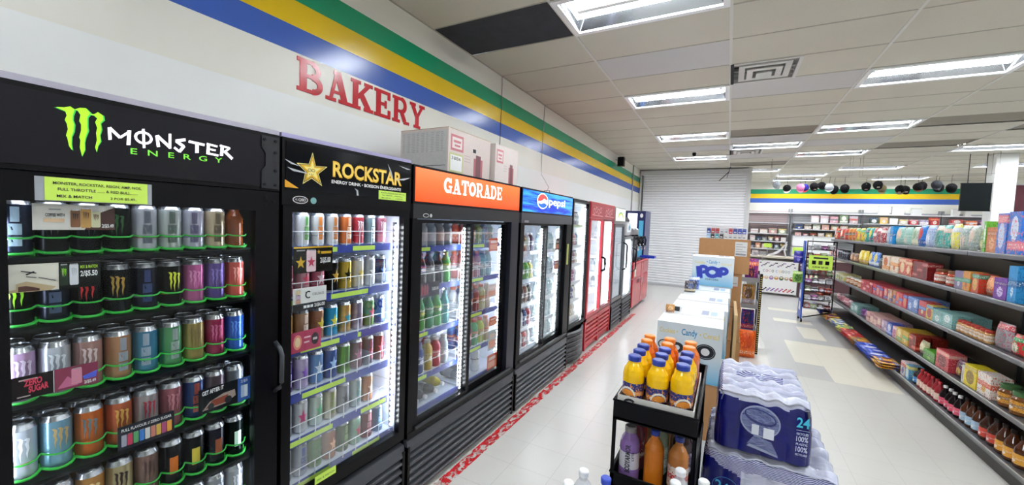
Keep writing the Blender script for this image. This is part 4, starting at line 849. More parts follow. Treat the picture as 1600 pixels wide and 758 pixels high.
row(.705, YL, [('2a4a50', W_('c8ccd0', '3a4a5a', 'ffffff'), 'f0f0f0', 'dark bottle with white cap'), ('23357a', W_('23357a', 'c8d0e8', 'ffffff'), '2a3a8a', 'navy bottle with navy cap'), ('c8b46a', W_('d8cc90', 'a89a50', 'ffffff'), 'e8e4dc', 'straw yellow bottle'), ('b8405a', W_('c85a70', 'e0b0b8', 'ffffff'), 'e8e4e4', 'rose pink bottle'), ('a8b8c0', W_('c8d4d8', '8aa8b0', 'ffffff'), 'd0d8dc', 'frosted clear bottle')], 'camera-side door', 'fourth', K3, 'sport')
row(1.53, YR, [('b8483a', W_('c8504a', 'e8d8d0', '6a2a2a'), '8a3a30', 'red tea bottle'), ('7a2a34', W_('8a3a44', 'd8b0b0', '4a1a20'), '6a2a30', 'maroon bottle'), ('5a8a4a', W_('6a9a58', 'd8e0c8', '2a5a2a'), '4a6a3a', 'leaf green bottle'), ('3a7ab8', W_('4a8ac8', 'd8e4f0', '2a4a8a'), '3a6aa8', 'blue bottle'), ('8ac0d0', W_('a8d0d8', 'e8f0f4', '4a8aa0'), '6aa0b8', 'pale blue bottle')], 'far door', 'top', K3, 'wide', h=.8)
row(1.27, YR, [('c87a78', W_('dcd8da', 'b04a50', '2a2a30'), 'd86a4a', 'pink sports bottle'), ('b85a5a', W_('e0dcdc', '8a3a4a', '2a2a30'), 'd86a4a', 'coral sports bottle'), ('a86a80', W_('e8e4e6', 'b05a70', '2a2a30'), 'c85a4a', 'mauve sports bottle'), ('6a98a8', W_('dce4e8', '4a7a90', '2a2a30'), 'c8ccd0', 'grey-blue sports bottle'), ('8ab0c0', W_('e4ecf0', '5a90a8', '2a2a30'), 'b8c0c8', 'icy blue sports bottle')], 'far door', 'second', K3)
row(1.0, YR, [('dfe2e8', W_('e8e8ec', '9aa0a8', 'c8ccd0'), 'e0663a', 'white sports bottle with orange cap'), ('2f4a80', W_('2a3a6a', 'd8602a', 'e8e8e8'), 'e0663a', 'navy sports bottle with orange cap'), ('8a2a44', W_('7a2038', 'd8602a', 'e8e8e8'), 'e0663a', 'wine red sports bottle with orange cap'), ('c8d0a8', W_('a8b888', 'd8602a', 'e8e8e8'), 'e0663a', 'pale lime sports bottle with orange cap'), ('c8b8a0', W_('d8ccb8', 'd8602a', 'e8e8e8'), 'd8c8b8', 'cream sports bottle')], 'far door', 'third', K3)
row(.73, YR, [('2a5a9a', W_('2a4a8a', 'd8602a', 'e8e8e8'), 'e0583a', 'blue sports bottle with red cap'), ('6a2a3a', W_('5a1a2a', 'd8602a', 'e8e8e8'), 'e0583a', 'maroon sports bottle with red cap'), ('2a9a4a', W_('2a8a3a', 'd8602a', 'e8e8e8'), 'e0583a', 'green sports bottle with red cap'), ('b8c83a', W_('a0b030', 'd8602a', 'e8e8e8'), 'e0583a', 'yellow-green sports bottle with red cap'), ('d8c8b8', W_('e0d8cc', 'd8602a', 'e8e8e8'), 'd8a090', 'pale peach sports bottle')], 'far door', 'fourth', K3)
# lying bottles on the cooler floors, caps pointing at the door
for k, (y, z) in enumerate(((1.84, .53), (1.925, .53), (2.01, .53), (1.883, .606), (2.12, .53), (2.43, .53), (2.51, .53))):
    r = bottle((XF-.31, y, z), PI/2, 'plain', ('5a6470' if k % 2 else '3a434e'), '6a7480', 'f0f2f4', 'dark bottle lying down, white cap forward, %s on the floor of the %s' % (ORD[k], K3), 'bottles lying on the cooler floor')
    r.rotation_euler = (0, PI/2, 0)
bottle((XF-.16, 2.66, .495), PI/2, 'sport', 'd4dade', W_('e4e8ea', '5a6068', 'e4e8ea'), 'd8683a', 'white sports bottle with letter G standing alone on the floor of the %s' % K3, NB % K3)
r = bottle((XF-.35, 2.24, .53), 0, 'plain', 'c8b83a', 'c8b83a', 'e8e8e8', 'yellow bottle lying at the back of the %s floor' % K3, 'bottles lying on the cooler floor'); r.rotation_euler = (0, PI/2, 0)
PR = C('d8502a', .4)
def g4(q, fr, W, h): q.rect(fr, W*.1, h*.1, W*.9, h*.5, C('f0a080')); q.rect(fr, W*.15, h*.62, W*.85, h*.82, C('f0d8cc'))
XD = XF-.037-.017
for (y0, y1, z0, z1, c, wd) in ((2.655, 2.79, 1.47, 1.57, 'd8502a', 'orange-red promo card'), (2.655, 2.79, 1.1, 1.2, 'e0c8c0', 'pale pink promo card'), (2.70, 2.82, .86, .93, 'd85a3a', 'coral promo card'), (2.69, 2.82, .66, .82, 'b8c8cc', 'pale grey promo card'), (2.69, 2.84, .50, .62, 'e0582a', 'bright orange promo card')):
    card('promo_card', '%s inside the far door of the %s, %s' % (wd, K3, {1.47: 'near the top', 1.1: 'above the middle', .86: 'at waist height', .66: 'below the middle', .50: 'at the bottom'}[z0]), 'promo card', XD-.004, y0, y1, z0, z1, C(c, .4), g4)
def g5(q, fr, W, h):
    for k in range(3): q.poly(fr, [(W*(.12+.12*k), h*.15), (W*(.21+.12*k), h*.15), (W*(.21+.12*k), h*.7), (W*(.18+.12*k), h*.9), (W*(.15+.12*k), h*.9), (W*(.12+.12*k), h*.7)], C('a83a44'), .001)
    q.rect(fr, W*.6, 0, W, h, INK); q.text(fr, '2/$5.00', W*.63, h*.4, h*.2, WHITE, .0012, width=W*.33, bold=.03)
card('promo_card', 'dark blue promo card with three red bottles, camera-side door of the orange-header cooler', 'promo card', XF-.04, 1.835, 2.03, 1.22, 1.31, C('1a2244', .4), g5)

# ---- 4: blue-header two-door cooler
K4 = 'blue-header cooler'
R4 = thing('display_cooler', (XF, 3.7, 0), 'black two-door drinks cooler with a glowing blue header', 'drinks cooler', 'drinks coolers along the left wall')
cabinet(R4, 3.065, 4.345, C('eaf0f6', .3))
m, N, L = newmat('blue_wave_sign'); b = bsdf(m); b.inputs['Roughness'].default_value = .15
tc = N.new('ShaderNodeTexCoord'); wv = N.new('ShaderNodeTexNoise'); wv.inputs['Scale'].default_value = 2.2; wv.inputs['Detail'].default_value = 3
mp = N.new('ShaderNodeMapping'); mp.inputs['Scale'].default_value = (1, 1.2, 3.2); L.new(tc.outputs['Generated'], mp.inputs[0]); L.new(mp.outputs[0], wv.inputs['Vector'])
cr = N.new('ShaderNodeValToRGB'); cr.color_ramp.elements[0].position = .38; cr.color_ramp.elements[0].color = (*lin('0a2aa0'), 1); cr.color_ramp.elements[1].position = .62; cr.color_ramp.elements[1].color = (*lin('2f8ae8'), 1)
L.new(wv.outputs['Fac'], cr.inputs[0]); L.new(cr.outputs[0], b.inputs['Base Color']); L.new(cr.outputs[0], b.inputs['Emission Color']); b.inputs['Emission Strength'].default_value = .7
WE = C('f6f8fb', .3, 0, .8)
def deco4(p, fr):
    c = (3.50, 1.915); rx, rz = .115, .066
    p.ell(fr, *c, rx*1.12, rz*1.12, WE, .0008)
    p.poly(fr, [(c[0]+rx*math.cos(t), c[1]+rz*math.sin(t)) for t in [math.radians(a) for a in range(5, 186, 12)]]+[(c[0]-rx*.3, c[1]+rz*.0), (c[0]+rx*.3, c[1]+rz*.38)], C('e03a3a', .3, 0, .5), .0014)
    p.poly(fr, [(c[0]+rx*math.cos(t), c[1]+rz*math.sin(t)) for t in [math.radians(a) for a in range(200, 341, 12)]]+[(c[0]+rx*.3, c[1]-rz*.2), (c[0]-rx*.3, c[1]-rz*.42)], C('1a5ac8', .3, 0, .5), .0014)
    p.text(fr, 'pepsi', 3.65, 1.887, .075, WE, .0014, .012, .44)
header(R4, 3.07, 4.34, 1.79, 2.012, m, deco=deco4)
q = MB(); q.box(XF-.03, 3.07, 1.70, XF+.004, 4.34, 1.79, C('55585e', .35, .4)); q.box(XF+.004, 3.13, 1.705, XF+.006, 3.21, 1.725, STEEL); q.build('top_strip', R4)
D1 = door(R4, 3.11, 3.665, .44, 1.70, .03, .02, .05, .02, x=XF); D2 = door(R4, 3.645, 4.19, .44, 1.70, .025, .03, .05, .02, x=XF-.037)
q = MB(); q.box(XF-.04, 3.07, .41, XF, 3.11, 1.70, BLACK); q.box(XF-.075, 4.19, .41, XF, 4.34, 1.70, BLACK); q.box(XF-.04, 3.07, .41, XF+.003, 4.34, .44, BLACK); q.build('door_frame', R4)
q = MB(); q.box(XF, 4.22, 1.25, XF+.012, 4.245, 1.48, C('c8cc7a', .5)); q.build('handle', R4)
q = MB(); q.box(XF+.002, 3.13, .445, XF+.014, 4.3, .462, C('4b4d52', .4, .3)); q.build('sill_rail', R4)
grille(R4, 3.07, 4.34, z1=.40, m=C('50535a', .35), n=6)
led(R4, 3.60, .5, 1.66, parent=D1, x=XF-.037); led(R4, 4.14, .5, 1.66, x=XF-.085); led(R4, 3.85, .5, 1.66, x=XB+.14)
YL = [3.2, 3.285, 3.37, 3.455, 3.54]; YR = [3.73, 3.815, 3.90, 3.985, 4.07]
for (y0, y1) in ((3.115, 3.63), (3.66, 4.2)):
    for z in (1.43, 1.16, .93, .70, .495): shelf(R4, y0, y1, z, m=C('e8edf2', .35), lip=C('c8d0dc', .4) if y0 < 3.5 else C('e8eef2', .4), rail=WRL, pitch=.085, x1=XF-.09, ph=.07)
pal = {'top': [('8a3a4a', 'crimson bottle'), ('3a4a7a', 'indigo bottle'), ('7a2a3a', 'ruby bottle'), ('c8c8d0', 'silver bottle'), ('5a3a3a', 'brown bottle')],
       'second': [('d86a2a', 'orange soda bottle'), ('2a5ab0', 'azure soda bottle'), ('3a8a4a', 'green soda bottle'), ('5aa84a', 'light green soda bottle'), ('c8c04a', 'yellow soda bottle')],
       'third': [('5a2a1a', 'dark cola bottle'), ('c86a3a', 'rust orange bottle'), ('3a2420', 'black cola bottle'), ('8a6a5a', 'tan bottle'), ('2a2a30', 'charcoal bottle')],
       'fourth': [('3a4a8a', 'blue-violet bottle'), ('8a3a3a', 'brick red bottle'), ('d8d8e0', 'white bottle'), ('2a3a7a', 'navy blue bottle'), ('a83a4a', 'cherry bottle')],
       'lowest': [('2a2a30', 'black bottle'), ('3a5ac0', 'bright blue bottle'), ('c8ccd8', 'pale bottle'), ('c83a3a', 'red bottle'), ('e0e4ea', 'frosty bottle')]}
for wd, z in zip(pal, (1.43, 1.16, .93, .70, .495)):
    row(z, YL, [(c, W_(c, 'dfe4ea', 'ffffff'), 'e8e8ec', t) for c, t in pal[wd]], 'camera-side door', wd, K4, 'sport', second=False, h=.88)
    row(z, YR, [('c6dde2', W_('e4eef0', 'a8ccd4', '4a8aa8'), ('f0f4f6', '2a4a9a', 'f0f4f6', '8ab8c8', 'f0f4f6')[i], 'clear water bottle') for i in range(5)], 'far door', wd, K4, 'plain', second=False, h=.88)
card('promo_card', 'small brown promo card inside the far door of the blue-header cooler', 'promo card', XD-.004, 4.03, 4.13, 1.42, 1.54, C('5a4a3a', .4), g4)
card('promo_card', 'small red and black promo card inside the far door of the blue-header cooler', 'promo card', XD-.004, 4.01, 4.13, 1.21, 1.3, C('a85a60', .4), g4)
q = MB(); q.tube([(-1.75, 3.85, 2.015), (-1.74, 3.9, 2.05), (-1.73, 4.0, 2.06), (-1.74, 4.06, 2.015)], .004, INK); solo(q, 'looped_cable', 'short dark looped cable on top of the blue-header cooler', 'cable', loc=(-1.74, 3.95, 2.013))

# ---- 5: narrow black cooler with the rounded foot
K5 = 'narrow black cooler'
R5 = thing('display_cooler', (XF, 4.68, 0), 'narrow black full-glass drinks cooler with a rounded slatted foot, between blue and red coolers', 'drinks cooler', 'drinks coolers along the left wall')
cabinet(R5, 4.37, 4.99, C('eef2f5', .3), zint1=1.96)
D = door(R5, 4.375, 4.985, .46, 2.0, .03, .035, .04, .03)
led(R5, 4.93, .5, 1.93, parent=D, x=XF-.04); led(R5, 4.44, .5, 1.93, x=XB+.14)
q = MB(); MG = C('3c3e43', .4)
for k in range(6):      # curved louvres
    z = .40-.058*k; P = []
    for t in range(9):
        a = t/8; P.append((XF-.028+.018+.062*math.sin(PI*a), 4.378+.604*a))
    for i in range(8):
        (xa, ya), (xb, yb) = P[i], P[i+1]
        q.quad((xa, ya, z), (xb, yb, z), (xb+.002, yb, z-.034), (xa+.002, ya, z-.034), MG)
        q.quad((xa-.02, ya, z+.016), (xb-.02, yb, z+.016), (xb, yb, z), (xa, ya, z), MG)
        q.quad((xa+.002, ya, z-.034), (xb+.002, yb, z-.034), (xb-.02, yb, z-.042), (xa-.02, ya, z-.042), BLACK)
q.box(XF-.055, 4.378, .03, XF-.032, 4.982, .44, BLACK); q.box(XF-.032, 4.378, .03, XF-.01, 4.392, .44, BLACK); q.box(XF-.032, 4.968, .03, XF-.01, 4.982, .44, BLACK); q.build('grille', R5)
YC = [4.457+.081*k for k in range(6)]
pc = [[('8a8f98', 'grey bottle'), ('b8a8a8', 'beige bottle'), ('2a2a30', 'black bottle'), ('9a9aa4', 'silver bottle'), ('c8c8cc', 'white bottle')],
      [('3a3a44', 'charcoal bottle'), ('a83a4a', 'red bottle'), ('4a8a7a', 'sea green bottle'), ('b85a6a', 'rose bottle'), ('5a7a9a', 'denim blue bottle')],
      [('2a3040', 'midnight bottle'), ('5a2a34', 'burgundy bottle'), ('3a3a50', 'slate bottle'), ('8a4a5a', 'plum bottle'), ('c8b8a8', 'sand bottle')],
      [('b84a8a', 'magenta bottle'), ('c85a9a', 'hot pink bottle'), ('d8a0b8', 'light pink bottle'), ('a84a7a', 'fuchsia bottle'), ('d8d0d8', 'pearl bottle')],
      [('2a3a9a', 'royal blue bottle'), ('1a2a6a', 'dark blue bottle'), ('3a4ab0', 'cobalt bottle'), ('2a3a8a', 'ink blue bottle'), ('dcd8d0', 'cream bottle')],
      [('d8982a', 'golden juice jug'), ('c88a2a', 'amber juice jug'), ('e0a83a', 'yellow juice jug'), ('c8b898', 'beige jug'), ('d8d4c8', 'milk jug')]]
for k, z in enumerate((1.70, 1.45, 1.22, 1.0, .78, .56)):
    shelf(R5, 4.41, 4.95, z, m=C('eef2f4', .35), lip=C('d8dcde' if k else 'c8d8a8', .4), rail=WRL, pitch=.082, ph=.06)
    row(z, YC[:5], [(c, W_(c, 'e8e4e0', 'ffffff'), 'e8e8e8' if k % 2 else '2a2a34', t) for c, t in pc[k]], 'glass door', ORD[k], K5, 'sport', dx=-.112, second=False, h=.8)

# ---- 6: red two-door cooler, brightly lit and almost empty
K6 = 'red cooler'
RD = C('b8202c', .3); RDD = C('7a1520', .35)
R6 = thing('display_cooler', (XF, 5.66, 0), 'tall red two-door drinks cooler with glaring white interior', 'drinks cooler', 'drinks coolers along the left wall')
cabinet(R6, 5.03, 6.285, C('f2f5f7', .3), RD, zint1=1.80)
def deco6(p, fr):
    for (a, b_) in ((5.1, 5.6), (5.7, 6.2)):
        for k in range(4): p.ring(fr, a+.08+.1*k, 1.89+.02*(k % 2), .035, .035, .012, C('e8b0b0', .4), .0008+.0002*k)
        p.seg(fr, a, 1.84, b_, 1.83, .012, C('e8b0b0', .4), .0007); p.seg(fr, a, 1.96, b_, 1.95, .01, C('c85a64', .4), .0007)
header(R6, 5.035, 6.28, 1.80, 2.012, C('a81e2a', .3), frm=RD, deco=deco6)
D1 = door(R6, 5.04, 5.655, .46, 1.795, .05, .045, .05, .03, m=RD); D2 = door(R6, 5.66, 6.275, .46, 1.795, .045, .05, .05, .03, m=RDD)
q = MB(); q.tube([(XF, 5.65, 1.05), (XF+.05, 5.65, 1.07), (XF+.055, 5.65, 1.15), (XF+.05, 5.65, 1.23), (XF, 5.65, 1.25)], .016, BLACK, 8); q.build('handle', R6)
for y, dd in ((5.60, D1), (6.22, D2), (5.72, D2)): led(R6, y, .5, 1.77, parent=dd, x=XF-.04)
led(R6, 5.15, .5, 1.77, x=XB+.14); led(R6, 5.8, .5, 1.77, x=XB+.14)
q = MB(); q.box(XF-.055, 5.038, .03, XF-.028, 6.277, .45, RD)
for k in range(6):
    for (a, b_) in ((5.09, 5.62), (5.69, 6.23)): q.box(XF-.028, a, .39-.057*k, XF-.004, b_, .39-.057*k+.03, RD)
for y in (5.038, 5.63, 6.25): q.box(XF-.028, y, .03, XF-.002, y+.04, .45, RD)
q.box(XF-.028, 5.038, .42, XF-.002, 6.277, .45, RD); q.build('grille', R6)
for k, z in enumerate((1.5, 1.25, 1.0, .75)):
    for a, b_ in ((5.08, 5.62), (5.69, 6.23)): shelf(R6, a, b_, z, m=C('f0f3f5', .35), rail=WRL, pitch=.12, ph=.05)
for i, (y, z, c, t) in enumerate(((5.3, .75, '8a8a90', 'grey bottle'), (5.95, .75, '9aa0a8', 'silver bottle'), (5.4, 1.0, 'b8bcc4', 'pale bottle'), (5.9, 1.0, 'a8b0b8', 'misty bottle'), (5.3, 1.25, '8a929a', 'steel bottle'), (6.0, 1.5, 'c0c4cc', 'white bottle'))):
    bottle((XF-.2, y, z), PI/2, 'plain', c, 'dcdfe3', 'e8e8e8', '%s standing alone inside the %s, %s' % (t, K6, ['lowest shelf, near door', 'lowest shelf, far door', 'second lowest shelf, near door', 'second lowest shelf, far door', 'third lowest shelf', 'top shelf'][i]), NB % K6)

# ---- 7, 8: two slim coolers
R7 = thing('display_cooler', (XF, 6.67, 0), 'slim charcoal cooler with a small arched sign on top and curved handle', 'drinks cooler', 'drinks coolers along the left wall')
MG2 = C('4a4c51', .35, .2)
cabinet(R7, 6.32, 7.01, C('eceff1', .3), MG2, ztop=1.74, zint1=1.68)
def deco7(p, fr):
    for rr, c in ((.16, '3a9a5a'), (.125, 'e8d84a'), (.09, 'f4f6ee')): p.ell(fr, 6.665, 1.835, rr*1.25, rr*.62, C(c, .3, 0, .3), .0006+.0004*(.2-rr)*10, 0, PI, 16)
header(R7, 6.33, 7.0, 1.775, 2.0, C('e4ecdc', .3, 0, .5), deco=deco7, frm=C('9aa09a', .4), th=.12)
D = door(R7, 6.325, 7.005, .46, 1.735, .045, .045, .05, .04, m=MG2)
handle_loop(R7, 6.96, .95, 1.42, BLACK, parent=D, bow=.0, out=.07, r=.012)
grille(R7, 6.325, 7.005, z1=.44, m=C('3f4146', .4), n=5)
led(R7, 6.40, .5, 1.66, parent=D, x=XF-.04); led(R7, 6.5, .5, 1.66, x=XB+.14); led(R7, 6.85, .5, 1.66, x=XB+.14)
for z in (1.45, 1.2, .95, .72): shelf(R7, 6.36, 6.97, z, m=C('d8dce0', .35), rail=STEEL, pitch=.1, ph=.04)
q = MB(); q.box(XF-.4, 6.5, 1.2, XF-.25, 6.7, 1.28, C('d8602a')); solo(q, 'drink_carton', 'orange carton inside the slim charcoal cooler, below the blue one', 'carton', loc=(XF-.3, 6.6, 1.2))
q = MB(); q.box(XF-.4, 6.5, 1.45, XF-.25, 6.7, 1.51, C('2a5ab0')); solo(q, 'drink_carton', 'blue carton on the top shelf of the slim charcoal cooler', 'carton', loc=(XF-.3, 6.6, 1.45))
R8 = thing('display_cooler', (XF, 7.4, 0), 'low slim grey cooler with curved black handle carrying a coffee machine on top', 'drinks cooler', 'drinks coolers along the left wall')
cabinet(R8, 7.05, 7.78, C('f0f3f5', .3), C('5a5c61', .35, .2), ztop=1.52, zint1=1.47)
D = door(R8, 7.055, 7.775, .42, 1.515, .04, .04, .04, .04, m=C('6a6c71', .35, .3))
handle_loop(R8, 7.73, .85, 1.3, BLACK, parent=D, out=.075, r=.012)
grille(R8, 7.055, 7.775, z1=.40, m=C('3f4146', .4), n=5)
led(R8, 7.70, .46, 1.44, parent=D, x=XF-.04); led(R8, 7.2, .46, 1.44, x=XB+.14); led(R8, 7.5, .46, 1.44, x=XB+.14)
for z in (1.25, 1.0, .75): shelf(R8, 7.09, 7.74, z, m=C('e8ecf0', .35), rail=WRL, pitch=.08, ph=.05)

# ---- coffee machine on cooler 8, red counter with dispensers, tall lit machine behind
r = thing('coffee_machine', (-1.8, 7.5, 1.52), 'rounded white and black coffee machine standing on the low slim cooler', 'coffee machine')
q = MB(); P = [(-.17, 0), (.17, 0), (.19, .06), (.19, .2), (.12, .3), (-.1, .33), (-.19, .22), (-.19, .05)]
q.prism(F((-1.8, 7.28, 1.535), (1, 0, 0), (0, 0, 1)), P, -.38, 0, C('d8dadd', .25)); q.build('housing', r)
q = MB(); q.prism(F((-1.8, 7.27, 1.535), (1, 0, 0), (0, 0, 1)), [(-.02, .27), (.17, .26), (.12, .34), (-.1, .36)], -.4, 0, BLACK); q.build('hood', r)
q = MB(); q.box(-1.62, 7.33, 1.60, -1.60, 7.62, 1.76, C('eef2f2', .2)); q.ell(PX(-1.60), 7.47, 1.68, .06, .05, C('2f8ab0'), .001); q.build('front_panel', r)
q = MB(); q.box(-1.95, 7.28, 1.52, -1.6, 7.66, 1.535, BLACK); q.build('foot', r)
r = thing('serving_counter', (XF, 8.75, 0), 'glossy red serving counter with two doors at the end of the coolers', 'counter')
CR = C('c41e2e', .22)
q = MB(); q.box(-2.3, 7.9, .08, XF-.02, 9.6, .97, CR); q.build('body', r)
q = MB(); q.box(-2.32, 7.88, .97, XF+.01, 9.62, 1.0, C('d8303c', .2)); q.build('worktop', r)
q = MB(); q.box(-2.2, 7.98, 0, XF-.08, 9.5, .08, BLACK); q.build('plinth', r)
for (a, b_) in ((7.93, 8.73), (8.77, 9.57)):
    q = MB(); q.box(XF-.02, a, .11, XF, b_, .66, C('b81a28', .22)); d = q.build('door', r)
    q = MB(); yy = b_-.06 if a < 8 else a+.06; q.tube([(XF, yy, .5), (XF+.025, yy, .52), (XF+.025, yy, .6), (XF, yy, .62)], .006, STEEL); q.build('handle', r, d)
    q = MB(); q.box(XF-.02, a, .69, XF, b_, .95, C('b81a28', .22)); q.build('drawer', r)
q = MB(); q.box(XF, 8.35, .55, XF+.004, 8.6, .63, C('6a1018', .4)); q.build('recess_plate', r)
q = MB(); q.prism(F((XF+.002, 8.05, .7), (0, 1, 0), (0, 0, 1)), [(0, 0), (.1, .02), (.12, .2), (.03, .24), (-.03, .16)], 0, .006, C('e8e0cc', .6)); solo(q, 'paper_bag', 'cream paper bag hanging on the near end of the red counter', 'paper bag', loc=(XF, 8.05, .7))
for k, (y, c) in enumerate(((8.25, '2a2b30'), (8.6, '33343a'), (8.95, '26272c'))):
    r = thing('drink_dispenser', (-1.72, y, 1.0), '%s of three black drink dispensers with chrome taps on the red counter' % ['nearest', 'middle', 'farthest'][k], 'drink dispenser', 'drink dispensers on the red counter')
    q = MB(); q.box(-1.92, y-.13, 1.001, -1.60, y+.13, 1.03, BLACK); q.build('drip_tray', r)
    q = MB(); q.box(-1.97, y-.12, 1.03, -1.77, y+.12, 1.5, C(c, .3)); q.box(-1.77, y-.12, 1.3, -1.63, y+.12, 1.5, C(c, .3)); q.build('housing', r)
    q = MB(); q.lathe([(.08, 1.5, BLACK), (.085, 1.53, STEEL), (.085, 1.64, STEEL), (.05, 1.67, BLACK)], 14, (-1.8, y, 0)); q.build('canister', r)
    for dy in (-.05, .05): q = MB(); q.tube([(-1.65, y+dy, 1.34), (-1.58, y+dy, 1.33), (-1.575, y+dy, 1.22)], .011, CHROME); q.tube([(-1.64, y+dy, 1.44), (-1.58, y+dy, 1.5), (-1.56, y+dy, 1.42), (-1.57, y+dy, 1.3)], .012, BLACK); q.build('tap', r)
r = thing('dispenser_tray', (XF, 9.45, 1.0), 'bright blue tray jutting out over the corner of the red counter', 'tray')
q = MB(); TB = C('1f3fc0', .3); q.box(-1.74, 9.35, 1.002, -1.42, 9.6, 1.012, TB); 
for b4 in ((-1.74, 9.35, 1.012, -1.73, 9.6, 1.05), (-1.43, 9.35, 1.012, -1.42, 9.6, 1.05), (-1.73, 9.35, 1.012, -1.43, 9.36, 1.05), (-1.73, 9.59, 1.012, -1.43, 9.6, 1.05)): q.box(*b4, TB)
q.build('tray_body', r)
r = thing('upright_machine', (-1.98, 10.1, 0), 'tall white and dark blue lit drinks machine behind the red counter', 'drinks machine')
q = MB(); q.box(-2.25, 9.8, .02, -1.74, 10.5, 2.08, C('23285e', .3)); q.build('housing', r)
q = MB(); q.box(-2.15, 9.794, .3, -1.93, 9.8, 2.02, C('f2f4fa', .3, 0, 1.5)); q.build('lit_side_panel', r)
q = MB(); q.box(-1.88, 9.794, .3, -1.78, 9.8, 1.85, C('4a98b8', .3, 0, .25)); q.build('picture_panel', r)
q = MB(); q.ell(NY(9.8), -1.83, 1.97, .035, .05, WHITE, .003); q.build('round_badge', r)

# ---- cartons on top of the orange-header cooler
def carton(name, label, cat, x0, y0, x1, y1, z0, z1, base, deco=None, rz=0, group=None, rim=None, edges=True):
    """cardboard box: walls, closed flaps with a centre seam, tape; deco draws on it in world axes around its own base centre"""
    cx, cy = (x0+x1)/2, (y0+y1)/2; a, b_ = (x1-x0)/2, (y1-y0)/2; h = z1-z0
    r = thing(name, (cx, cy, z0), label, cat, group, rz)
    q = MB(); q.box(-a, -b_, 0, a, b_, h-.004, base); child('box_body', q.mesh('box_body'), r)
    f = MB(); e = .002
    f.box(-a, -b_, h-.004, a, -e, h-.0005, rim or base); f.box(-a, e, h-.004, a, b_, h-.0005, rim or base); child('top_flap', f.mesh('top_flap'), r)
    t = MB(); t.box(-a, -.025, h-.0005, a, .025, h, C('d8c8a0' if base in (CARD, CARDD) else 'f0f0ee', .15)); child('tape', t.mesh('tape'), r)
    if deco: d = MB(); deco(d, a, b_, h); child('lettering', d.mesh('lettering'), r)
    return r
PKC = C('e8ddd8', .6); PKP = C('c87a80', .6)
def dcar(d, a, b_, h, big=True):
    fr = PX(a); 
    d.rect(fr, -b_*.9, h*.55, -b_*.35, h*.88, PKP, .0006); d.rect(fr, -b_*.84, h*.6, -b_*.41, h*.83, PKC, .001); d.rect(fr, -b_*.78, h*.72, -b_*.47, h*.77, PKP, .0014); d.rect(fr, -b_*.74, h*.64, -b_*.5, h*.68, PKP, .0014)
    d.rect(fr, b_*.15, h*.08, b_*.6, h*.5, C('b8686e'), .0006); d.rect(fr, b_*.25, h*.05, b_*.5, h*.58, C('7a4a50'), .001)
    for k in range(3): d.rect(fr, -b_*.3, h*(.5-.06*k), b_*.0, h*(.51-.06*k), C('b8a0a0'), .0006)
def dcarA(d, a, b_, h):
    dcar(d, a, b_, h); fr = PX(a); d.rect(fr, -b_*.95, h*.1, -b_*.35, h*.5, C('c8c890'), .0006); d.rect(fr, -b_*.9, h*.14, -b_*.4, h*.46, WHITE, .001); d.text(fr, '3886', -b_*.86, h*.36, h*.07, INK, .0014, width=b_*.4)
    d.rect(fr, b_*.1, h*.62, b_*.25, h*.7, INK, .0008)
    g = NY(-b_); d.rect(g, -a*.94, h*.05, a*.94, h*.94, C('c9c8c6', .7, scale=70, vary=.12), .0006)
    for k in range(9):
        for j in range(12): d.rect(g, -a*.9+a*.2*k, h*(.9-.035*j), -a*.9+a*.2*k+a*.15*(.5+.5*((k*7+j*5) % 5)/5), h*(.905-.035*j)+.001, C('8f8f90'), .001)
    d.rect(g, -a*.1, h*.22, a*.9, h*.23, INK, .001)
carton('cardboard_carton', 'larger pinkish carton with a grey printed side on top of the orange-header cooler', 'carton', -2.22, 2.27, -1.77, 2.83, 2.013, 2.36, C('d9cbc4', .7), dcarA, rim=C('a8875c', .7))
carton('cardboard_carton', 'smaller pinkish carton beside the larger one on the orange-header cooler', 'carton', -2.15, 2.85, -1.73, 3.25, 2.013, 2.35, C('e0d4ce', .7), dcar, rim=C('d8ccc4', .7))

# ================================================================ THE MIDDLE AISLE
# ---- black two-tier cart with orange drinks
cx0, cx1, cy0, cy1 = -.318, -.048, 1.385, 1.965; ZR = 1.10
r = thing('metal_cart', ((cx0+cx1)/2, (cy0+cy1)/2, 0), 'narrow black metal tiered cart carrying orange drink bottles', 'cart')
for k, zt in enumerate((1.035, .79, .40, .08)):
    q = MB(); hh = .065 if k == 0 else .05
    q.box(cx0, cy0, zt, cx1, cy1, zt+.006, BLACK)
    for b4 in ((cx0, cy0, cx1, cy0+.005), (cx0, cy1-.005, cx1, cy1), (cx0, cy0+.005, cx0+.005, cy1-.005), (cx1-.005, cy0+.005, cx1, cy1-.005)): q.box(b4[0], b4[1], zt-.004, b4[2], b4[3], zt+hh, BLACK)
    q.tube([(cx0, cy0, zt+hh), (cx1, cy0, zt+hh), (cx1, cy1, zt+hh), (cx0, cy1, zt+hh)], .004, BLACK, 6, closed=True)
    q.build('tray', r)
for (x, y) in ((cx0, cy0), (cx1, cy0), (cx0, cy1), (cx1, cy1)):
    q = MB(); sx, sy = (1 if x == cx0 else -1), (1 if y == cy0 else -1)
    q.box(x, y, .04, x+sx*.013, y+sy*.003, 1.04, BLACK); q.box(x, y, .04, x+sx*.003, y+sy*.013, 1.04, BLACK); lg = q.build('leg', r)
    q = MB(); q.lathe([(.018, 0, DARK), (.018, .035, DARK), (.008, .042, STEEL)], 12, (x+sx*.012, y+sy*.012, 0)); q.build('foot', r, lg)
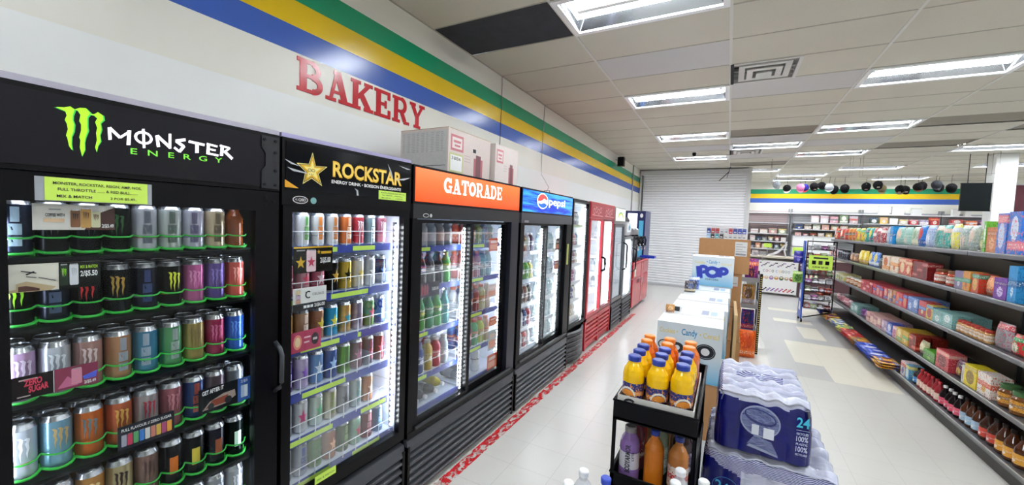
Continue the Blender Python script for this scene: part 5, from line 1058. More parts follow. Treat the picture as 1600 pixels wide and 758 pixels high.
# printed shipping tray round the bottles
r = thing('shipping_tray', (-.183, 1.63, 1.041), 'low grey-white cardboard tray with black lettering holding the orange bottles', 'cardboard tray')
TC = C('d4d2cc', .6); a0, a1, b0, b1 = -.308, -.062, 1.396, 1.80
q = MB(); q.box(a0, b0, 1.0415, a1, b1, 1.0445, TC)
for b4 in ((a0, b0, a1, b0+.003), (a0, b1-.003, a1, b1), (a0, b0+.003, a0+.003, b1-.003), (a1-.003, b0+.003, a1, b1-.003)): q.box(b4[0], b4[1], 1.0445, b4[2], b4[3], 1.118, TC)
q.build('tray_wall', r)
q = MB(); fr = F((a0, b0, 1.0445), (1, 0, 0), (0, 0, 1)); 
q.ring(fr, .042, .046, .019, .017, .008, INK, .0006, math.radians(40), math.radians(330)); q.seg(fr, .043, .044, .06, .044, .008, INK, .0009)
q.text(fr, 'GATORLYTE', .068, .038, .016, INK, .0008, .02, .072); q.rect(fr, .146, .036, .236, .054, INK, .0006); q.rect(fr, .1475, .0375, .2345, .0525, TC, .0009); q.text(fr, 'RAPID REHYDRATION', .151, .0405, .009, INK, .0012, .01, .08)
q.build('print', r)
OJ, OC = 'f2a818', 'e8781c'
LB = ('1c2f7a', 'e8902a', 'f0ead8', 2)
col3 = ['left', 'middle', 'right']
for j in range(5):
    for i in range(3):
        x = -.2645+.0795*i+rnd.uniform(-.001, .001); y = 1.443+.077*j
        yel = j < 3
        bottle((x, y, 1.045), rnd.uniform(-.5, .5), 'wide', ('f8c40c' if yel else 'e2701c'), LB if yel else None, '1f3a9a' if yel else 'f08a2a',
               '%s bottle, %s cap, %s row back on the cart, %s' % ('yellow juice' if yel else 'deep orange drink', 'blue' if yel else 'orange', ORD[j], ('cooler side', 'middle', 'water-pack side')[i]), 'orange drinks on the cart', scale=(1, 1, 1.04))
LA = MB(); RL = .0378
def cyl_poly(mb, pts, m, r, n=1): mb.add([(r*math.sin(u/r), -r*math.cos(u/r), v) for u, v in pts], [tuple(range(len(pts)))], m)
for k in range(8):      # navy oval outline, orange half-disc, black base band
    t0, t1 = PI*k/8, PI*(k+1)/8
    cyl_poly(LA, [(.0, .072), (.022*math.cos(t0), .072+.022*math.sin(t0)), (.022*math.cos(t1), .072+.022*math.sin(t1))], C('e8902a', .4), RL)
    cyl_poly(LA, [(.024*math.cos(t0), .072+.024*math.sin(t0)), (.029*math.cos(t0), .072+.031*math.sin(t0)), (.029*math.cos(t1), .072+.031*math.sin(t1)), (.024*math.cos(t1), .072+.024*math.sin(t1))], C('f0ead8', .4), RL)
for k in range(6): cyl_poly(LA, [(-.03+.01*k, .046), (-.02+.01*k, .046), (-.02+.01*k, .071), (-.03+.01*k, .071)], C('16181c', .4), RL-.0001)
def cyl_text(mb, t, u, v, h_, wd, m, r, vert=False):
    vs, fs = text_geo(t, .03, 1.0, 1.0); x0, x1 = min(a_ for a_, _ in vs), max(a_ for a_, _ in vs)
    P_ = [((a_-x0)/(x1-x0)*wd, b2*h_/.7) for a_, b2 in vs]
    if vert: P_ = [(-b2, a_) for a_, b2 in P_]
    mb.add([(r*math.sin((u+a_)/r), -r*math.cos((u+a_)/r), v+b2) for a_, b2 in P_], fs, m)
cyl_text(LA, 'PURE', -.021, .052, .012, .042, WHITE, RL+.0004); cyl_text(LA, 'ORANGE', -.013, .0965, .005, .026, WHITE, RL+.0004)
LAM = LA.mesh('label_artwork')
for o in [o_ for o_ in COL.objects if o_.name.startswith('drink_bottle') and o_.get('label', '').startswith('yellow juice bottle')]:
    child('label_artwork', LAM, o)
LV = MB(); cyl_text(LV, 'BODYARMOR', .008, .045, .016, .10, INK, .0362, True); cyl_text(LV, 'LYTE', .022, .09, .008, .03, INK, .0362, True); LVM = LV.mesh('lettering')
# ring lettering on blue caps: white disc printed on top is part of the cap
# middle tier
MT = [(-.264, 1.44, 'sport', '8a6aa8', 'cfccd4', '8a8286', 'purple bottle with silver cap and black upright lettering, lower cart tier', 1.0),
      (-.262, 1.525, 'sport', '7a3a4a', ('8a2a3a', 'e0d0d0', 'ffffff', 1), '5a2028', 'dark red bottle behind the purple one, lower cart tier', 1.0),
      (-.182, 1.45, 'plain', 'd87a1c', None, '1f3a9a', 'plain orange bottle with blue cap, lower cart tier', 1.0),
      (-.103, 1.45, 'plain', 'c07a3a', ('e8dcc8', 'c83a3a', 'ffffff', 2), '2a3a8a', 'amber bottle with cream and red label, lower cart tier', 1.0),
      (-.18, 1.55, 'plain', '8a9a80', ('c8d0c0', '6a8a6a', 'ffffff', 2), 'c8ccc8', 'pale green bottle in the second row, lower cart tier', 1.0),
      (-.1, 1.555, 'plain', '3a2a28', ('4a3a5a', 'c8c8d8', 'ffffff', 1), 'd8d8e0', 'dark bottle in the second row, lower cart tier', 1.0),
      (-.098, 1.66, 'wide', 'e8b020', ('1c2f7a', 'e8902a', 'f0ead8', 2), '1f3a9a', 'yellow juice bottle at the right rear, lower cart tier', 1.0),
      (-.098, 1.75, 'wide', 'e8b020', ('1c2f7a', 'e8902a', 'f0ead8', 2), '1f3a9a', 'last yellow juice bottle at the right rear, lower cart tier', 1.0)]
for x, y, kd, c, lb, cp, lab, sc in MT:
    o = bottle((x, y, .797), 0, kd, c, lb, cp, lab, 'drinks on the lower cart tier', scale=(1, 1, sc))
    if c == '8a6aa8': child('lettering', LVM, o)
    if kd == 'wide': child('label_artwork', LAM, o)
carton('cardboard_carton', 'brown and red carton at the rear of the lower cart tier', 'carton', -.305, 1.62, -.15, 1.93, .797, .985, CARD, lambda d, a, b_, h: d.rect(NY(-b_), -a*.6, h*.2, -a*.1, h*.7, C('c83a34'), .0006))

# ---- small clear water bottles standing in the display bins at the camera's feet
def bin_(label, x0, y0, x1, y1, z):
    r = thing('display_bin', ((x0+x1)/2, (y0+y1)/2, 0), label, 'display bin', 'low white display bins')
    q = MB(); q.box(x0, y0, 0, x1, y1, z, C('d8d8d6', .5)); q.build('bin_body', r)
    q = MB(); q.box(x0-.004, y0-.004, z-.03, x1+.004, y1+.004, z-.01, C('2a3a9a', .4)); q.build('rim', r)
bin_('low white bin under the small water bottles on the left', -.40, .82, -.19, 1.17, .79); bin_('low white bin under the small water bottles on the right', -.13, 1.0, .05, 1.33, .79)
WB = clear_plastic('water_bottle_plastic', 'eef2f8', .55, .05); 
k = 0
for (x, y, c, d) in ((-.335, 1.125, 'f0f2f4', 'white-capped'), (-.268, 1.125, '2a4ac0', 'blue-capped'), (-.224, 1.055, 'f0f2f4', 'white-capped'), (-.355, 1.05, 'f4f5f6', 'white-capped'), (-.29, 1.05, '2a7ac8', 'blue-capped'),
                     (-.083, 1.285, 'f4f5f6', 'white-capped'), (-.09, 1.215, 'f4f5f6', 'white-capped'), (-.018, 1.265, 'f4f5f6', 'white-capped'), (-.022, 1.195, 'f4f5f6', 'white-capped')):
    L_ = x < -.2; k += 1
    top = {-.352: .1, -.282: .05, -.232: -.1}.get(x, 0)
    bottle((x, y, .7905), 0, 'small', 'clear', ('7a8ae0', '3a3ab0', 'ffffff', 1), c, 'small clear water bottle, %s, %s in the bin %s' % (d, ORD[(k-1) if L_ else k-6], 'left of the cart' if L_ else 'before the water packs'), 'small water bottles', liqmat=WB)

# ---- shrink-wrapped packs of 24 water bottles
def film(name, col, rough, bump, scale, zebra=None):
    m, N, L = newmat(name); b = bsdf(m); b.inputs['Roughness'].default_value = rough
    tc = N.new('ShaderNodeTexCoord'); nz = N.new('ShaderNodeTexNoise'); nz.inputs['Scale'].default_value = scale; nz.inputs['Detail'].default_value = 4; nz.inputs['Distortion'].default_value = 1.2
    mp = N.new('ShaderNodeMapping'); mp.inputs['Scale'].default_value = (.6, 1.6, 1); L.new(tc.outputs['Object'], mp.inputs[0]); L.new(mp.outputs[0], nz.inputs['Vector'])
    bp = N.new('ShaderNodeBump'); bp.inputs['Strength'].default_value = bump; bp.inputs['Distance'].default_value = .02; L.new(nz.outputs['Fac'], bp.inputs['Height']); L.new(bp.outputs[0], b.inputs['Normal'])
    mx = N.new('ShaderNodeMix'); mx.data_type = 'RGBA'; mx.inputs['A'].default_value = (*lin(col[0]), 1); mx.inputs['B'].default_value = (*lin(col[1]), 1)
    if zebra:
        wv = N.new('ShaderNodeTexWave'); wv.wave_type = 'BANDS'; wv.bands_direction = 'Z'; wv.inputs['Scale'].default_value = zebra; wv.inputs['Distortion'].default_value = 6; wv.inputs['Detail'].default_value = 1; wv.inputs['Detail Scale'].default_value = .35
        L.new(tc.outputs['Object'], wv.inputs['Vector']); st = N.new('ShaderNodeMath'); st.operation = 'GREATER_THAN'; st.inputs[1].default_value = .55; L.new(wv.outputs['Fac'], st.inputs[0]); L.new(st.outputs[0], mx.inputs['Factor'])
    else: L.new(nz.outputs['Fac'], mx.inputs['Factor'])
    L.new(mx.outputs['Result'], b.inputs['Base Color'])
    return m
FNAVY = film('navy_film', ('060a54', '0b1478'), .16, .3, 9); FCLR = film('clear_film', ('8f95b8', 'e8ebf5'), .08, .55, 13); FZEB = film('striped_film', ('c8cde0', '20287a'), .15, .4, 14, 60); FWIN = film('window_film', ('4a5690', 'aab4d4'), .1, .8, 30)
def water_pack(label, x0, y0, x1, y1, z0, z1, nx, ny, window=True, rz=0, front_clear=.0, cap24=True):
    """film skin pulled over nx by ny bottles: bulging sides, ridged top"""
    cx, cy = (x0+x1)/2, (y0+y1)/2; a, b_, h = (x1-x0)/2, (y1-y0)/2, z1-z0
    r = thing('water_bottle_pack', (cx, cy, z0), label, 'water pack', 'shrink-wrapped water packs', rz)
    q = MB(); NU, NV, NZ = nx*12, ny*12, 30
    def top(u, v):     # u,v in 0..1
        bu = abs(math.cos(PI*u*nx)); bv = abs(math.cos(PI*v*ny))
        e = min(u, 1-u, v, 1-v); rnd_ = .012*max(0, 1-e/.05)**2
        return h-.034*bv**3*min(1, .15+min(v, 1-v)/.08)-.008*bu**2-rnd_+.003*math.sin(31*u+17*v)
    def bulge(t, n, w):
        k = abs(math.sin(PI*t*n))**.6*.007
        c = .05*max(0, 1-t*w/.03, 1-(1-t)*w/.03)**2*.45
        return k-c
    G = {}
    def vert(key, p):
        if key not in G: G[key] = len(q.v); q.v.append(p)
        return G[key]
    # loop round the perimeter
    per = [(i/NU, 0, 0) for i in range(NU)]+[(1, j/NV, 1) for j in range(NV)]+[(1-i/NU, 1, 2) for i in range(NU)]+[(0, 1-j/NV, 3) for j in range(NV)]
    n = len(per)
    for kz in range(NZ+1):
        w = kz/NZ
        for i, (u, v, s) in enumerate(per):
            x, y = -a+2*a*u, -b_+2*b_*v
            off = bulge(u, nx, 2*a) if s in (0, 2) else bulge(v, ny, 2*b_)
            off *= math.sin(PI*min(1, w*1.4+.12))**.3 if w*1.4+.12 < .95 else .55
            pull = .012*(w**6)
            if s == 0: y -= off-pull
            elif s == 2: y += off-pull
            elif s == 1: x += off-pull
            else: x -= off-pull
            zt = top(u, v)
            vert(('s', kz, i), (x, y, w*(zt)+.0))
    k0, k1, k2, k3 = q.mi(FNAVY), q.mi(FCLR), q.mi(FZEB), q.mi(FWIN)
    for kz in range(NZ):
        w = (kz+.5)/NZ
        for i, (u, v, s) in enumerate(per):
            j = (i+1) % n
            q.f.append((G['s', kz, i], G['s', kz, j], G['s', kz+1, j], G['s', kz+1, i])); q.s.append(True)
            uu = u+.5/NU if s == 0 else v; mt = k0
            if s == 0 and window:
                lim = .955-.06*math.sin(PI*uu)
                if w > lim: mt = k1
            elif s == 0 and front_clear:
                lim = .42+.30*(1-uu)
                if uu > .3: mt = k1 if w > .35*(1-uu)+.1 else k0
                if uu > .3 and (w > .78 or uu > .85): mt = k2
                if uu <= .3 and w > .9-.9*uu: mt = k2 if w < .96 else k1
            elif s in (1, 3): mt = k0 if w < .86 else k2
            q.m.append(mt)
    # top
    for j in range(NV+1):
        for i in range(NU+1):
            u, v = i/NU, j/NV
            if j == 0: key = ('s', NZ, i if i < NU else NU)
            elif i == NU: key = ('s', NZ, NU+j)
            elif j == NV: key = ('s', NZ, NU+NV+(NU-i))
            elif i == 0: key = ('s', NZ, 2*NU+NV+(NV-j))
            else: key = ('t', i, j); vert(key, (-a+2*a*u, -b_+2*b_*v, top(u, v)))
            G['g', i, j] = G[key]
    for j in range(NV):
        for i in range(NU):
            q.f.append((G['g', i, j], G['g', i+1, j], G['g', i+1, j+1], G['g', i, j+1])); q.s.append(True)
            u, v = (i+.5)/NU, (j+.5)/NV
            q.m.append(k2 if (i in (0, 1, NU-1) or (.2 < u < .78 and .52 < v < .70)) else k1)
    child('film_wrap', q.mesh('film_wrap'), r)
    if cap24:
        p = MB(); CY = C('3fc0e0', .3); fr = F((a-.058, -b_-.0135, 0), (.97, .12, 0), (0, 0, 1)); PW = C('c8d0f0', .3)
        p.text(fr, '24', .012, h*.62, h*.15, CY, .002, .02, .038); p.rect(fr, .012, h*.57, .05, h*.575, PW, .002)
        for t_, v_, hh in (('RECYCLED', .5, .035), ('100%', .40, .08), ('PLASTIC', .34, .035), ('100%', .24, .08), ('RECYCLABLE', .18, .03)): p.text(fr, t_, .014, h*v_, h*hh, PW, .002, .015, .034)
        child('lettering', p.mesh('lettering'), r)
    if window:
        p = MB(); fr = F((0, -b_-.010, 0), (1, 0, 0), (0, 0, 1)); WP = C('dfe4f0', .4)
        p.rect(fr, -.032, h*.34, -.010, h*.50, WP, .002); p.rect(fr, .004, h*.31, .036, h*.48, WP, .002); child('label_patch', p.mesh('label_patch'), r)
        p = MB(); GLs, GD, GM = C('9aa4c4', .1), C('2a3474', .15), film('window_plastic', ('3a4686', '8a94bc'), .1, .9, 40)
        def rot(P, t): return [(u*math.cos(t)-v*math.sin(t), u*math.sin(t)+v*math.cos(t)) for u, v in P]
        E = lambda ru, rv, t=-.22, c=(-.008, h*.56): [(c[0]+u, c[1]+v) for u, v in rot([(ru*math.cos(2*PI*k/32), rv*math.sin(2*PI*k/32)) for k in range(32)], t)]
        p.poly(fr, E(.062, h*.25), GLs, .0002); p.poly(fr, E(.058, h*.22), GM, .0006); p.poly(fr, E(.050, h*.12, c=(-.008, h*.63)), GD, .001); p.poly(fr, E(.046, h*.09, c=(-.008, h*.64)), GM, .0014)
        p.poly(fr, [(-.022, h*.33), (.03, h*.27), (.052, h*.07), (-.045, h*.16)], GM, .0008); p.poly(fr, [(-.035, h*.17), (.05, h*.08), (.052, h*.05), (-.045, h*.13)], GLs, .0012)
        child('bottle_outline', p.mesh('bottle_outline'), r)
    if front_clear:
        p = MB(); fr = F((0, -b_-.011, 0), (1, 0, 0), (0, 0, 1)); CY = C('3fa8e0', .3)
        p.text(fr, '24', -a*.78, h*.30, h*.16, CY, .0, .02, .045, slope=-.2); p.ring(fr, -a*.62, h*.36, .042, .036, .0012, CY, .0, math.radians(-30), math.radians(190)); child('lettering', p.mesh('lettering'), r)
    return r
water_pack('blue shrink-wrapped pack of 24 water bottles on top of the stack', .005, 1.665, .292, 2.07, .905, 1.13, 4, 6)
water_pack('partly clear blue water pack, second from the top of the stack', -.028, 1.655, .385, 2.07, .68, .90, 6, 5, window=False, front_clear=1, cap24=False, rz=-.02)
water_pack('blue water pack, third from the top of the stack', -.02, 1.66, .385, 2.065, .455, .675, 6, 5, window=False, cap24=False)
water_pack('blue water pack, fourth from the top of the stack', -.02, 1.66, .385, 2.065, .23, .45, 6, 5, window=False, cap24=False)
water_pack('blue water pack at the bottom of the stack on the floor', -.02, 1.66, .385, 2.065, .004, .225, 6, 5, window=False, cap24=False)

# ---- white snack cartons in stacks, opened on their left side
WB1 = C('e6ebee', .5); m, N, L = newmat('carton_sky_fade'); b = bsdf(m); b.inputs['Roughness'].default_value = .4
tc = N.new('ShaderNodeTexCoord'); sx = N.new('ShaderNodeSeparateXYZ'); L.new(tc.outputs['Object'], sx.inputs[0]); cr = N.new('ShaderNodeValToRGB'); cr.color_ramp.elements[0].color = (*lin('6fb8dc'), 1); cr.color_ramp.elements[1].color = (*lin('d9e2e6'), 1); cr.color_ramp.elements[1].position = .6
mr = N.new('ShaderNodeMapRange'); mr.inputs['From Max'].default_value = .3; L.new(sx.outputs[2], mr.inputs['Value']); L.new(mr.outputs['Result'], cr.inputs[0]); L.new(cr.outputs[0], b.inputs['Base Color']); FADE = m
CYB, YLW, BLP = C('2f8fc0', .4), C('e3cf7a', .4), C('2f3fae', .4)
def popdeco(d, a, b_, h, full=True):
    fr = NY(-b_); d.rect(fr, -a+.002, .002, a-.002, h-.002, FADE, .0006)
    if full:
        d.text(fr, 'Cookies \u2022', -a*.92, h*.80, h*.09, YLW, .001, .012, a*.58); d.text(fr, 'Candy', -a*.22, h*.80, h*.11, CYB, .001, .02, a*.48); d.text(fr, '\u2022 Cereal', a*.32, h*.80, h*.09, YLW, .001, .012, a*.58)
        for k, (u, v, rr) in enumerate(((-.74, .58, .17), (-.34, .56, .18), (-.55, .36, .2), (.08, .50, .19), (.52, .56, .26), (-.05, .26, .22), (.3, .26, .2))):
            d.ell(fr, a*u, h*v, a*rr, h*rr*.42, (C('d8d4cc'), C('20242e'), C('2a3f9a'))[k % 3], .001+.0001*k); d.ring(fr, a*u, h*v, a*rr*1.1, h*rr*.48, .007, INK, .0018); d.ell(fr, a*u, h*v, a*rr*.5, h*rr*.25, WHITE, .002)
    else:
        d.text(fr, 'Cookies', -a*.88, h*.76, h*.08, YLW, .001, .012, a*.52); d.text(fr, '\u2022 Candy \u2022', -a*.3, h*.78, h*.11, CYB, .001, .015, a*.62); d.text(fr, 'Cereal', a*.42, h*.74, h*.08, YLW, .001, .012, a*.46)
        for t_ in (1, 0):   # fat rounded letters P O P with a pale outline
            m_ = BLP if not t_ else C('8fc4ec', .4); wx = .056 if not t_ else .068; o = .0014 if t_ else .002
            d.seg(fr, -a*.66, h*.66, -a*.58, h*.24, wx, m_, o); d.ring(fr, -a*.45, h*.56, .038, .030, wx*.62, m_, o+.0001, math.radians(-100), math.radians(130))
            d.ring(fr, 0, h*.48, .052, .044, wx*.7, m_, o+.0002)
            d.seg(fr, a*.36, h*.64, a*.32, h*.33, wx, m_, o+.0003); d.ring(fr, a*.50, h*.54, .036, .028, wx*.62, m_, o+.0004, math.radians(-100), math.radians(130))
        d.text(fr, 'POPCORN', -a*.3, h*.20, h*.055, INK, .001, .02, a*.6, spacing=1.3)
    g = PX(a-.0003); d.rect(g, -b_*.2, h*.3, b_*.55, h*.75, C('7fb0d8', .4), .001); d.text(g, 'POP', -b_*.15, h*.42, h*.2, BLP, .0014, .03, b_*.6)
    t = UP(h); d.rect(t, -a*.86, -b_*.6, -a*.06, -b_*.58, C('b8bcc4'), .0008)
    for k in range(4): d.rect(t, -a*.8, b_*(.1+.1*k), -a*.35, b_*(.12+.1*k), C('c0c4cc'), .0008)
    d.rect(t, a*.25, b_*.25, a*.5, b_*.8, C('8f98b0', scale=120, vary=.5), .0008); d.rect(t, a*.56, b_*.25, a*.78, b_*.75, C('a8c0dc', scale=120, vary=.4), .0008)
stacks = [(-.375, 2.76, .01, 3.36, 'nearest the camera'), (-.355, 3.375, .035, 4.03, 'second from the camera'), (-.335, 4.045, .05, 4.74, 'third from the camera'), (-.33, 4.755, .065, 5.2, 'under the POP carton')]
for k, (x0, y0, x1, y1, wd) in enumerate(stacks):
    for lv in range(3):
        z0 = .003+.3655*lv; lev = ['bottom', 'middle', 'topmost'][lv]
        if lv == 2: carton('snack_carton', 'white and pale blue popcorn carton, topmost of the stack %s' % wd, 'carton', x0, y0, x1, y1, z0, z0+.364, WB1, popdeco, group='white popcorn cartons', rim=C('eef1f3', .5))
        else: carton('snack_carton', 'white carton at the %s of the stack %s' % (lev, wd), 'carton', x0+.01, y0+.01, x1-.01, y1-.01, z0, z0+.364, [WB1, CARD][(k+lv) % 2], None, group='white popcorn cartons')
carton('popcorn_carton', 'white and sky blue carton with big blue POP lettering on the white cartons', 'carton', -.325, 4.76, .075, 5.15, 1.101, 1.415, WB1, lambda d, a, b_, h: popdeco(d, a, b_, h, False), rim=C('f4f5f6', .5))
# torn flaps and open corners on the left edges
def tear(label, x, y, z, w_=.09, d_=.17):
    r = thing('open_flap', (x, y, z), label, 'carton flap', 'torn carton corners')
    q = MB(); q.box(x, y, z+.0015, x+w_, y+d_, z+.0035, C('0c0c0e', .8)); q.build('opening_shade', r)  # black sheet on the closed top stands for the shade inside an opening
    q = MB(); q.prism(F((x+w_, y, z+.004), (0, 1, 0), (0, 0, 1)), [(0, 0), (d_, 0), (d_*.9, .05), (d_*.1, .035)], 0, .003, WB1); q.build('flap', r)
tear('torn flap with painted dark opening in the corner of the nearest white carton', -.37, 3.15, 1.098); tear('torn flap with painted dark opening at the corner of the third white carton', -.33, 4.45, 1.098)
def pouch_mesh(nu=14, nv=20):
    q = MB(); WHT_ = WHITE; V = {}
    for s in (1, -1):
        for j in range(nv+1):
            for i in range(nu+1):
                u, v = i/nu*2-1, j/nv*2-1
                t = max(0, 1-abs(u)**2.6)*max(0, 1-abs(v)**3.5)
                wob = .06*math.sin(9*u+3*v)*math.sin(7*v-2*u)*t
                pin = 1-.10*(1-abs(v)**4)*0-.05*max(0, 1-abs(abs(v)-.85)/.15)
                y = -s*(.5*t**.8+wob*.5) if t > 0 else 0
                V[s, i, j] = len(q.v); q.v.append((u*.5*pin, y, (v+1)/2))
    k = q.mi(WHT_)
    for s in (1, -1):
        for j in range(nv):
            for i in range(nu):
                f = (V[s, i, j], V[s, i+1, j], V[s, i+1, j+1], V[s, i, j+1])
                q.f.append(f if s == 1 else f[::-1]); q.m.append(k); q.s.append(True)
    return q.mesh('pouch')
POUCH = pouch_mesh()
def pouch(loc, rz, w_, d_, h, cols, label, cat='snack bag', group=None, name='snack_bag', tilt=(0, 0), style=None):
    o = bpy.data.objects.new(name, POUCH); COL.objects.link(o); o.location = loc; o.rotation_euler = (tilt[0], tilt[1], rz); o.scale = (w_, d_, h)
    o.material_slots[0].link = 'OBJECT'; o.material_slots[0].material = pack(*cols, style if style is not None else rnd.randrange(4))
    return tag(o, label, cat, group)
pouch((-.275, 4.38, 1.102), .5, .11, .06, .13, ('2f6ac8', 'e8ecf4', '1a3a8a'), 'blue and white snack bag crumpled on the left edge of the third white carton', tilt=(.1, 0))
pouch((-.29, 4.16, 1.102), .3, .10, .05, .11, ('1f2a4a', 'c8b890', '4a5a8a'), 'dark blue snack bag crumpled on the left edge of the third white carton, nearer', tilt=(.1, 0))
pouch((-.335, 3.05, 1.102), .3, .06, .03, .06, ('d8a05a', '8a4a20', 'f0c890'), 'orange-brown snack bag on the left corner of the nearest white carton', tilt=(.1, 0))
for k, (x0, y0, x1, y1, z0, z1, lab) in enumerate(((-.30, 5.3, .235, 5.78, 1.205, 1.60, 'large brown carton with a white shipping label, topmost of the brown stack'), (-.22, 5.32, .172, 5.75, .81, 1.2, 'brown carton with white label, second of the brown stack'), (-.22, 5.32, .185, 5.75, .41, .805, 'brown carton, third of the brown stack'), (-.22, 5.32, .20, 5.75, .006, .405, 'brown carton at the bottom of the brown stack'))):
    def dd(d, a, b_, h, k=k):
        fr = NY(-b_)
        if k == 0:
            d.rect(fr, a*.42, h*.52, a*.88, h*.94, C('e4e4e2'), .0008)
            for j in range(5): d.rect(fr, a*.46, h*(.86-.07*j), a*(.84 if j % 2 else .7), h*(.875-.07*j), C('9a9aa0'), .0012)
            d.rect(fr, a*.46, h*.55, a*.84, h*.6, C('a0a0a8', scale=200, vary=.8), .0012)
        elif k == 1: d.rect(fr, a*.35, h*.62, a*.8, h*.92, C('dcdcda'), .0008); d.rect(fr, a*.35, h*.6, a*.8, h*.62, C('b83a34'), .0008); d.rect(fr, a*.4, h*.7, a*.75, h*.72, C('8a8a90'), .0012)
        else: d.rect(fr, -a*.8, h*.5, a*.8, h*.506, CARDD, .0008)
    carton('cardboard_carton', lab, 'carton', x0, y0, x1, y1, z0, z1, CARD, dd, group='brown carton stack', rim=CARDD)
# cardboard sheet leaning on the stack side
q = MB(); q.box(.09, 3.9, .003, .115, 4.7, .98, C('c8a87a', .8)); q.box(.115, 3.92, .02, .117, 4.68, .96, C('b8925f', .8)); solo(q, 'cardboard_sheet', 'upright tan cardboard sheet along the right side of the white cartons', 'cardboard', loc=(.1, 4.3, 0))
# two rows of small packs in a white stand on the brown carton
r = thing('pack_stand', (-.03, 5.5, 1.602), 'white stand with two rows of small coloured packs on the large brown carton', 'display stand')
q = MB(); q.box(-.235, 5.40, 1.602, .20, 5.52, 1.606, WHITE); q.box(-.235, 5.47, 1.606, .20, 5.52, 1.665, WHITE); q.box(-.235, 5.51, 1.665, .20, 5.52, 1.745, WHITE); q.build('stand_body', r)
c1 = ['2a3f9a', 'c83a44', 'd03038', 'eeeef0', 'e8e8ec', 'c02a3a', '2a3f9a', '2a44a8', '3450b0']; c2 = ['a8c8e8', '1c1c22', '4aa8b8', '26262a', 'ecece8', 'e4e4e8', 'e8e4e4', 'e0e0e4', 'e8e8ea']
nm = {'2a3f9a': 'blue', 'c83a44': 'red', 'd03038': 'scarlet', 'eeeef0': 'white', 'e8e8ec': 'white', 'c02a3a': 'crimson', '2a44a8': 'blue', '3450b0': 'blue', 'a8c8e8': 'pale blue', '1c1c22': 'black', '4aa8b8': 'teal', '26262a': 'black', 'ecece8': 'white', 'e4e4e8': 'white', 'e8e4e4': 'white', 'e0e0e4': 'white', 'e8e8ea': 'white'}
for rw, (cs, z, y) in enumerate(((c1, 1.6655, 5.475), (c2, 1.6065, 5.425))):
    for k, c in enumerate(cs):
        x = -.212+.0475*k; h = .062 if rw == 0 else .055
        q = MB(); q.box(x-.019, y, z, x+.019, y+.022, z+h, C(c, .35)); q.box(x-.019, y, z+h*.0, x+.019, y+.022, z+h*.001, WHITE)
        fr = NY(y, 0, z); q.rect(fr, x-.012, h*.2, x+.012, h*.42, WHITE if c < 'd' else C('8a8a90'), .0006); q.rect(fr, x-.018, h*.78, x+.018, h*.84, C('c8c8cc'), .0006)
        solo(q, 'small_pack', '%s small pack, %s in the %s row of the white stand' % (nm[c], ORD[k], 'upper' if rw == 0 else 'lower'), 'pack', 'small packs in the white stand', loc=(x, y, z))

# ---- chip rack behind the brown cartons, with a perforated upright
r = thing('chip_rack', (.2, 6.7, 0), 'grey wire chip rack behind the brown cartons with a black and yellow perforated upright', 'display rack')
GTR = C('8e8f92', .45, .3)
for z in (1.0, .63, .27, .05):
    q = MB(); q.box(-.15, 6.45, z, .42, 6.95, z+.012, GTR); q.prism(F((-.15, 6.45, z), (1, 0, 0), (0, 0, 1)), [(0, 0), (.57, 0), (.57, .06), (0, .06)], 0, .006, GTR); q.box(.415, 6.45, z, .42, 6.95, z+.09, GTR); q.build('tray', r)
q = MB(); q.box(.425, 6.44, .0, .455, 6.50, 1.12, C('17181a', .5))
for k in range(36): q.rect(NY(6.44, 0, .02), .432, .03*k, .448, .03*k+.014, C('c8b25a'), .0006); q.rect(PX(.455, 0, .02), 6.455, .03*k, 6.485, .03*k+.014, C('c8b25a'), .0006)
q.build('perforated_upright', r)
for (x, y) in ((-.16, 6.95), (.425, 6.95), (-.16, 6.45)): q = MB(); q.box(x, y, 0, x+.025, y+.025, 1.12, C('2a2b2e', .5)); q.build('upright', r)
CH = [(.36, 1.012, .30, ('7a2a8a', 'e8703a', '3a1a4a'), 'purple and orange chip bag on the top tray of the chip rack'), (.16, 1.012, .26, ('d8403a', 'f0c040', '8a1a1a'), 'red chip bag on the top tray of the chip rack'),
      (.34, .642, .30, ('c8963a', 'b8b0c0', '6a4a20'), 'gold and silver chip bag, second tray of the chip rack'), (.15, .642, .28, ('d8a83a', '8a5a1a', 'f0d080'), 'golden chip bag, second tray of the chip rack'),
      (.35, .282, .30, ('2a3fa8', 'c8303a', '1a2460'), 'blue and red chip bag, third tray of the chip rack'), (.16, .282, .27, ('b83a44', '4a2a3a', 'e0b0a0'), 'dull red chip bag, third tray of the chip rack'),
      (.35, .062, .19, ('e0641c', 'f0a040', 'c83a14'), 'bright orange chip bag on the lowest tray of the chip rack')]
for x, z, h, cols, lab in CH: pouch((x-.035, 6.58, z+.008), 0, .16, .09, h, cols, lab, group='chip bags on the rack', tilt=(-.04, 0))
pouch((.29, 6.2, .004), .1, .24, .12, .37, ('e8601a', 'f07a20', 'd84a10'), 'big orange chip bag standing on the floor before the chip rack', style=1)
pouch((.295, 5.95, .47), .1, .26, .10, .36, ('e8661a', 'f08a30', 'c84a10'), 'big glossy orange bag hanging at the side of the brown stack', tilt=(-.15, -.1), style=1) if 0 else None

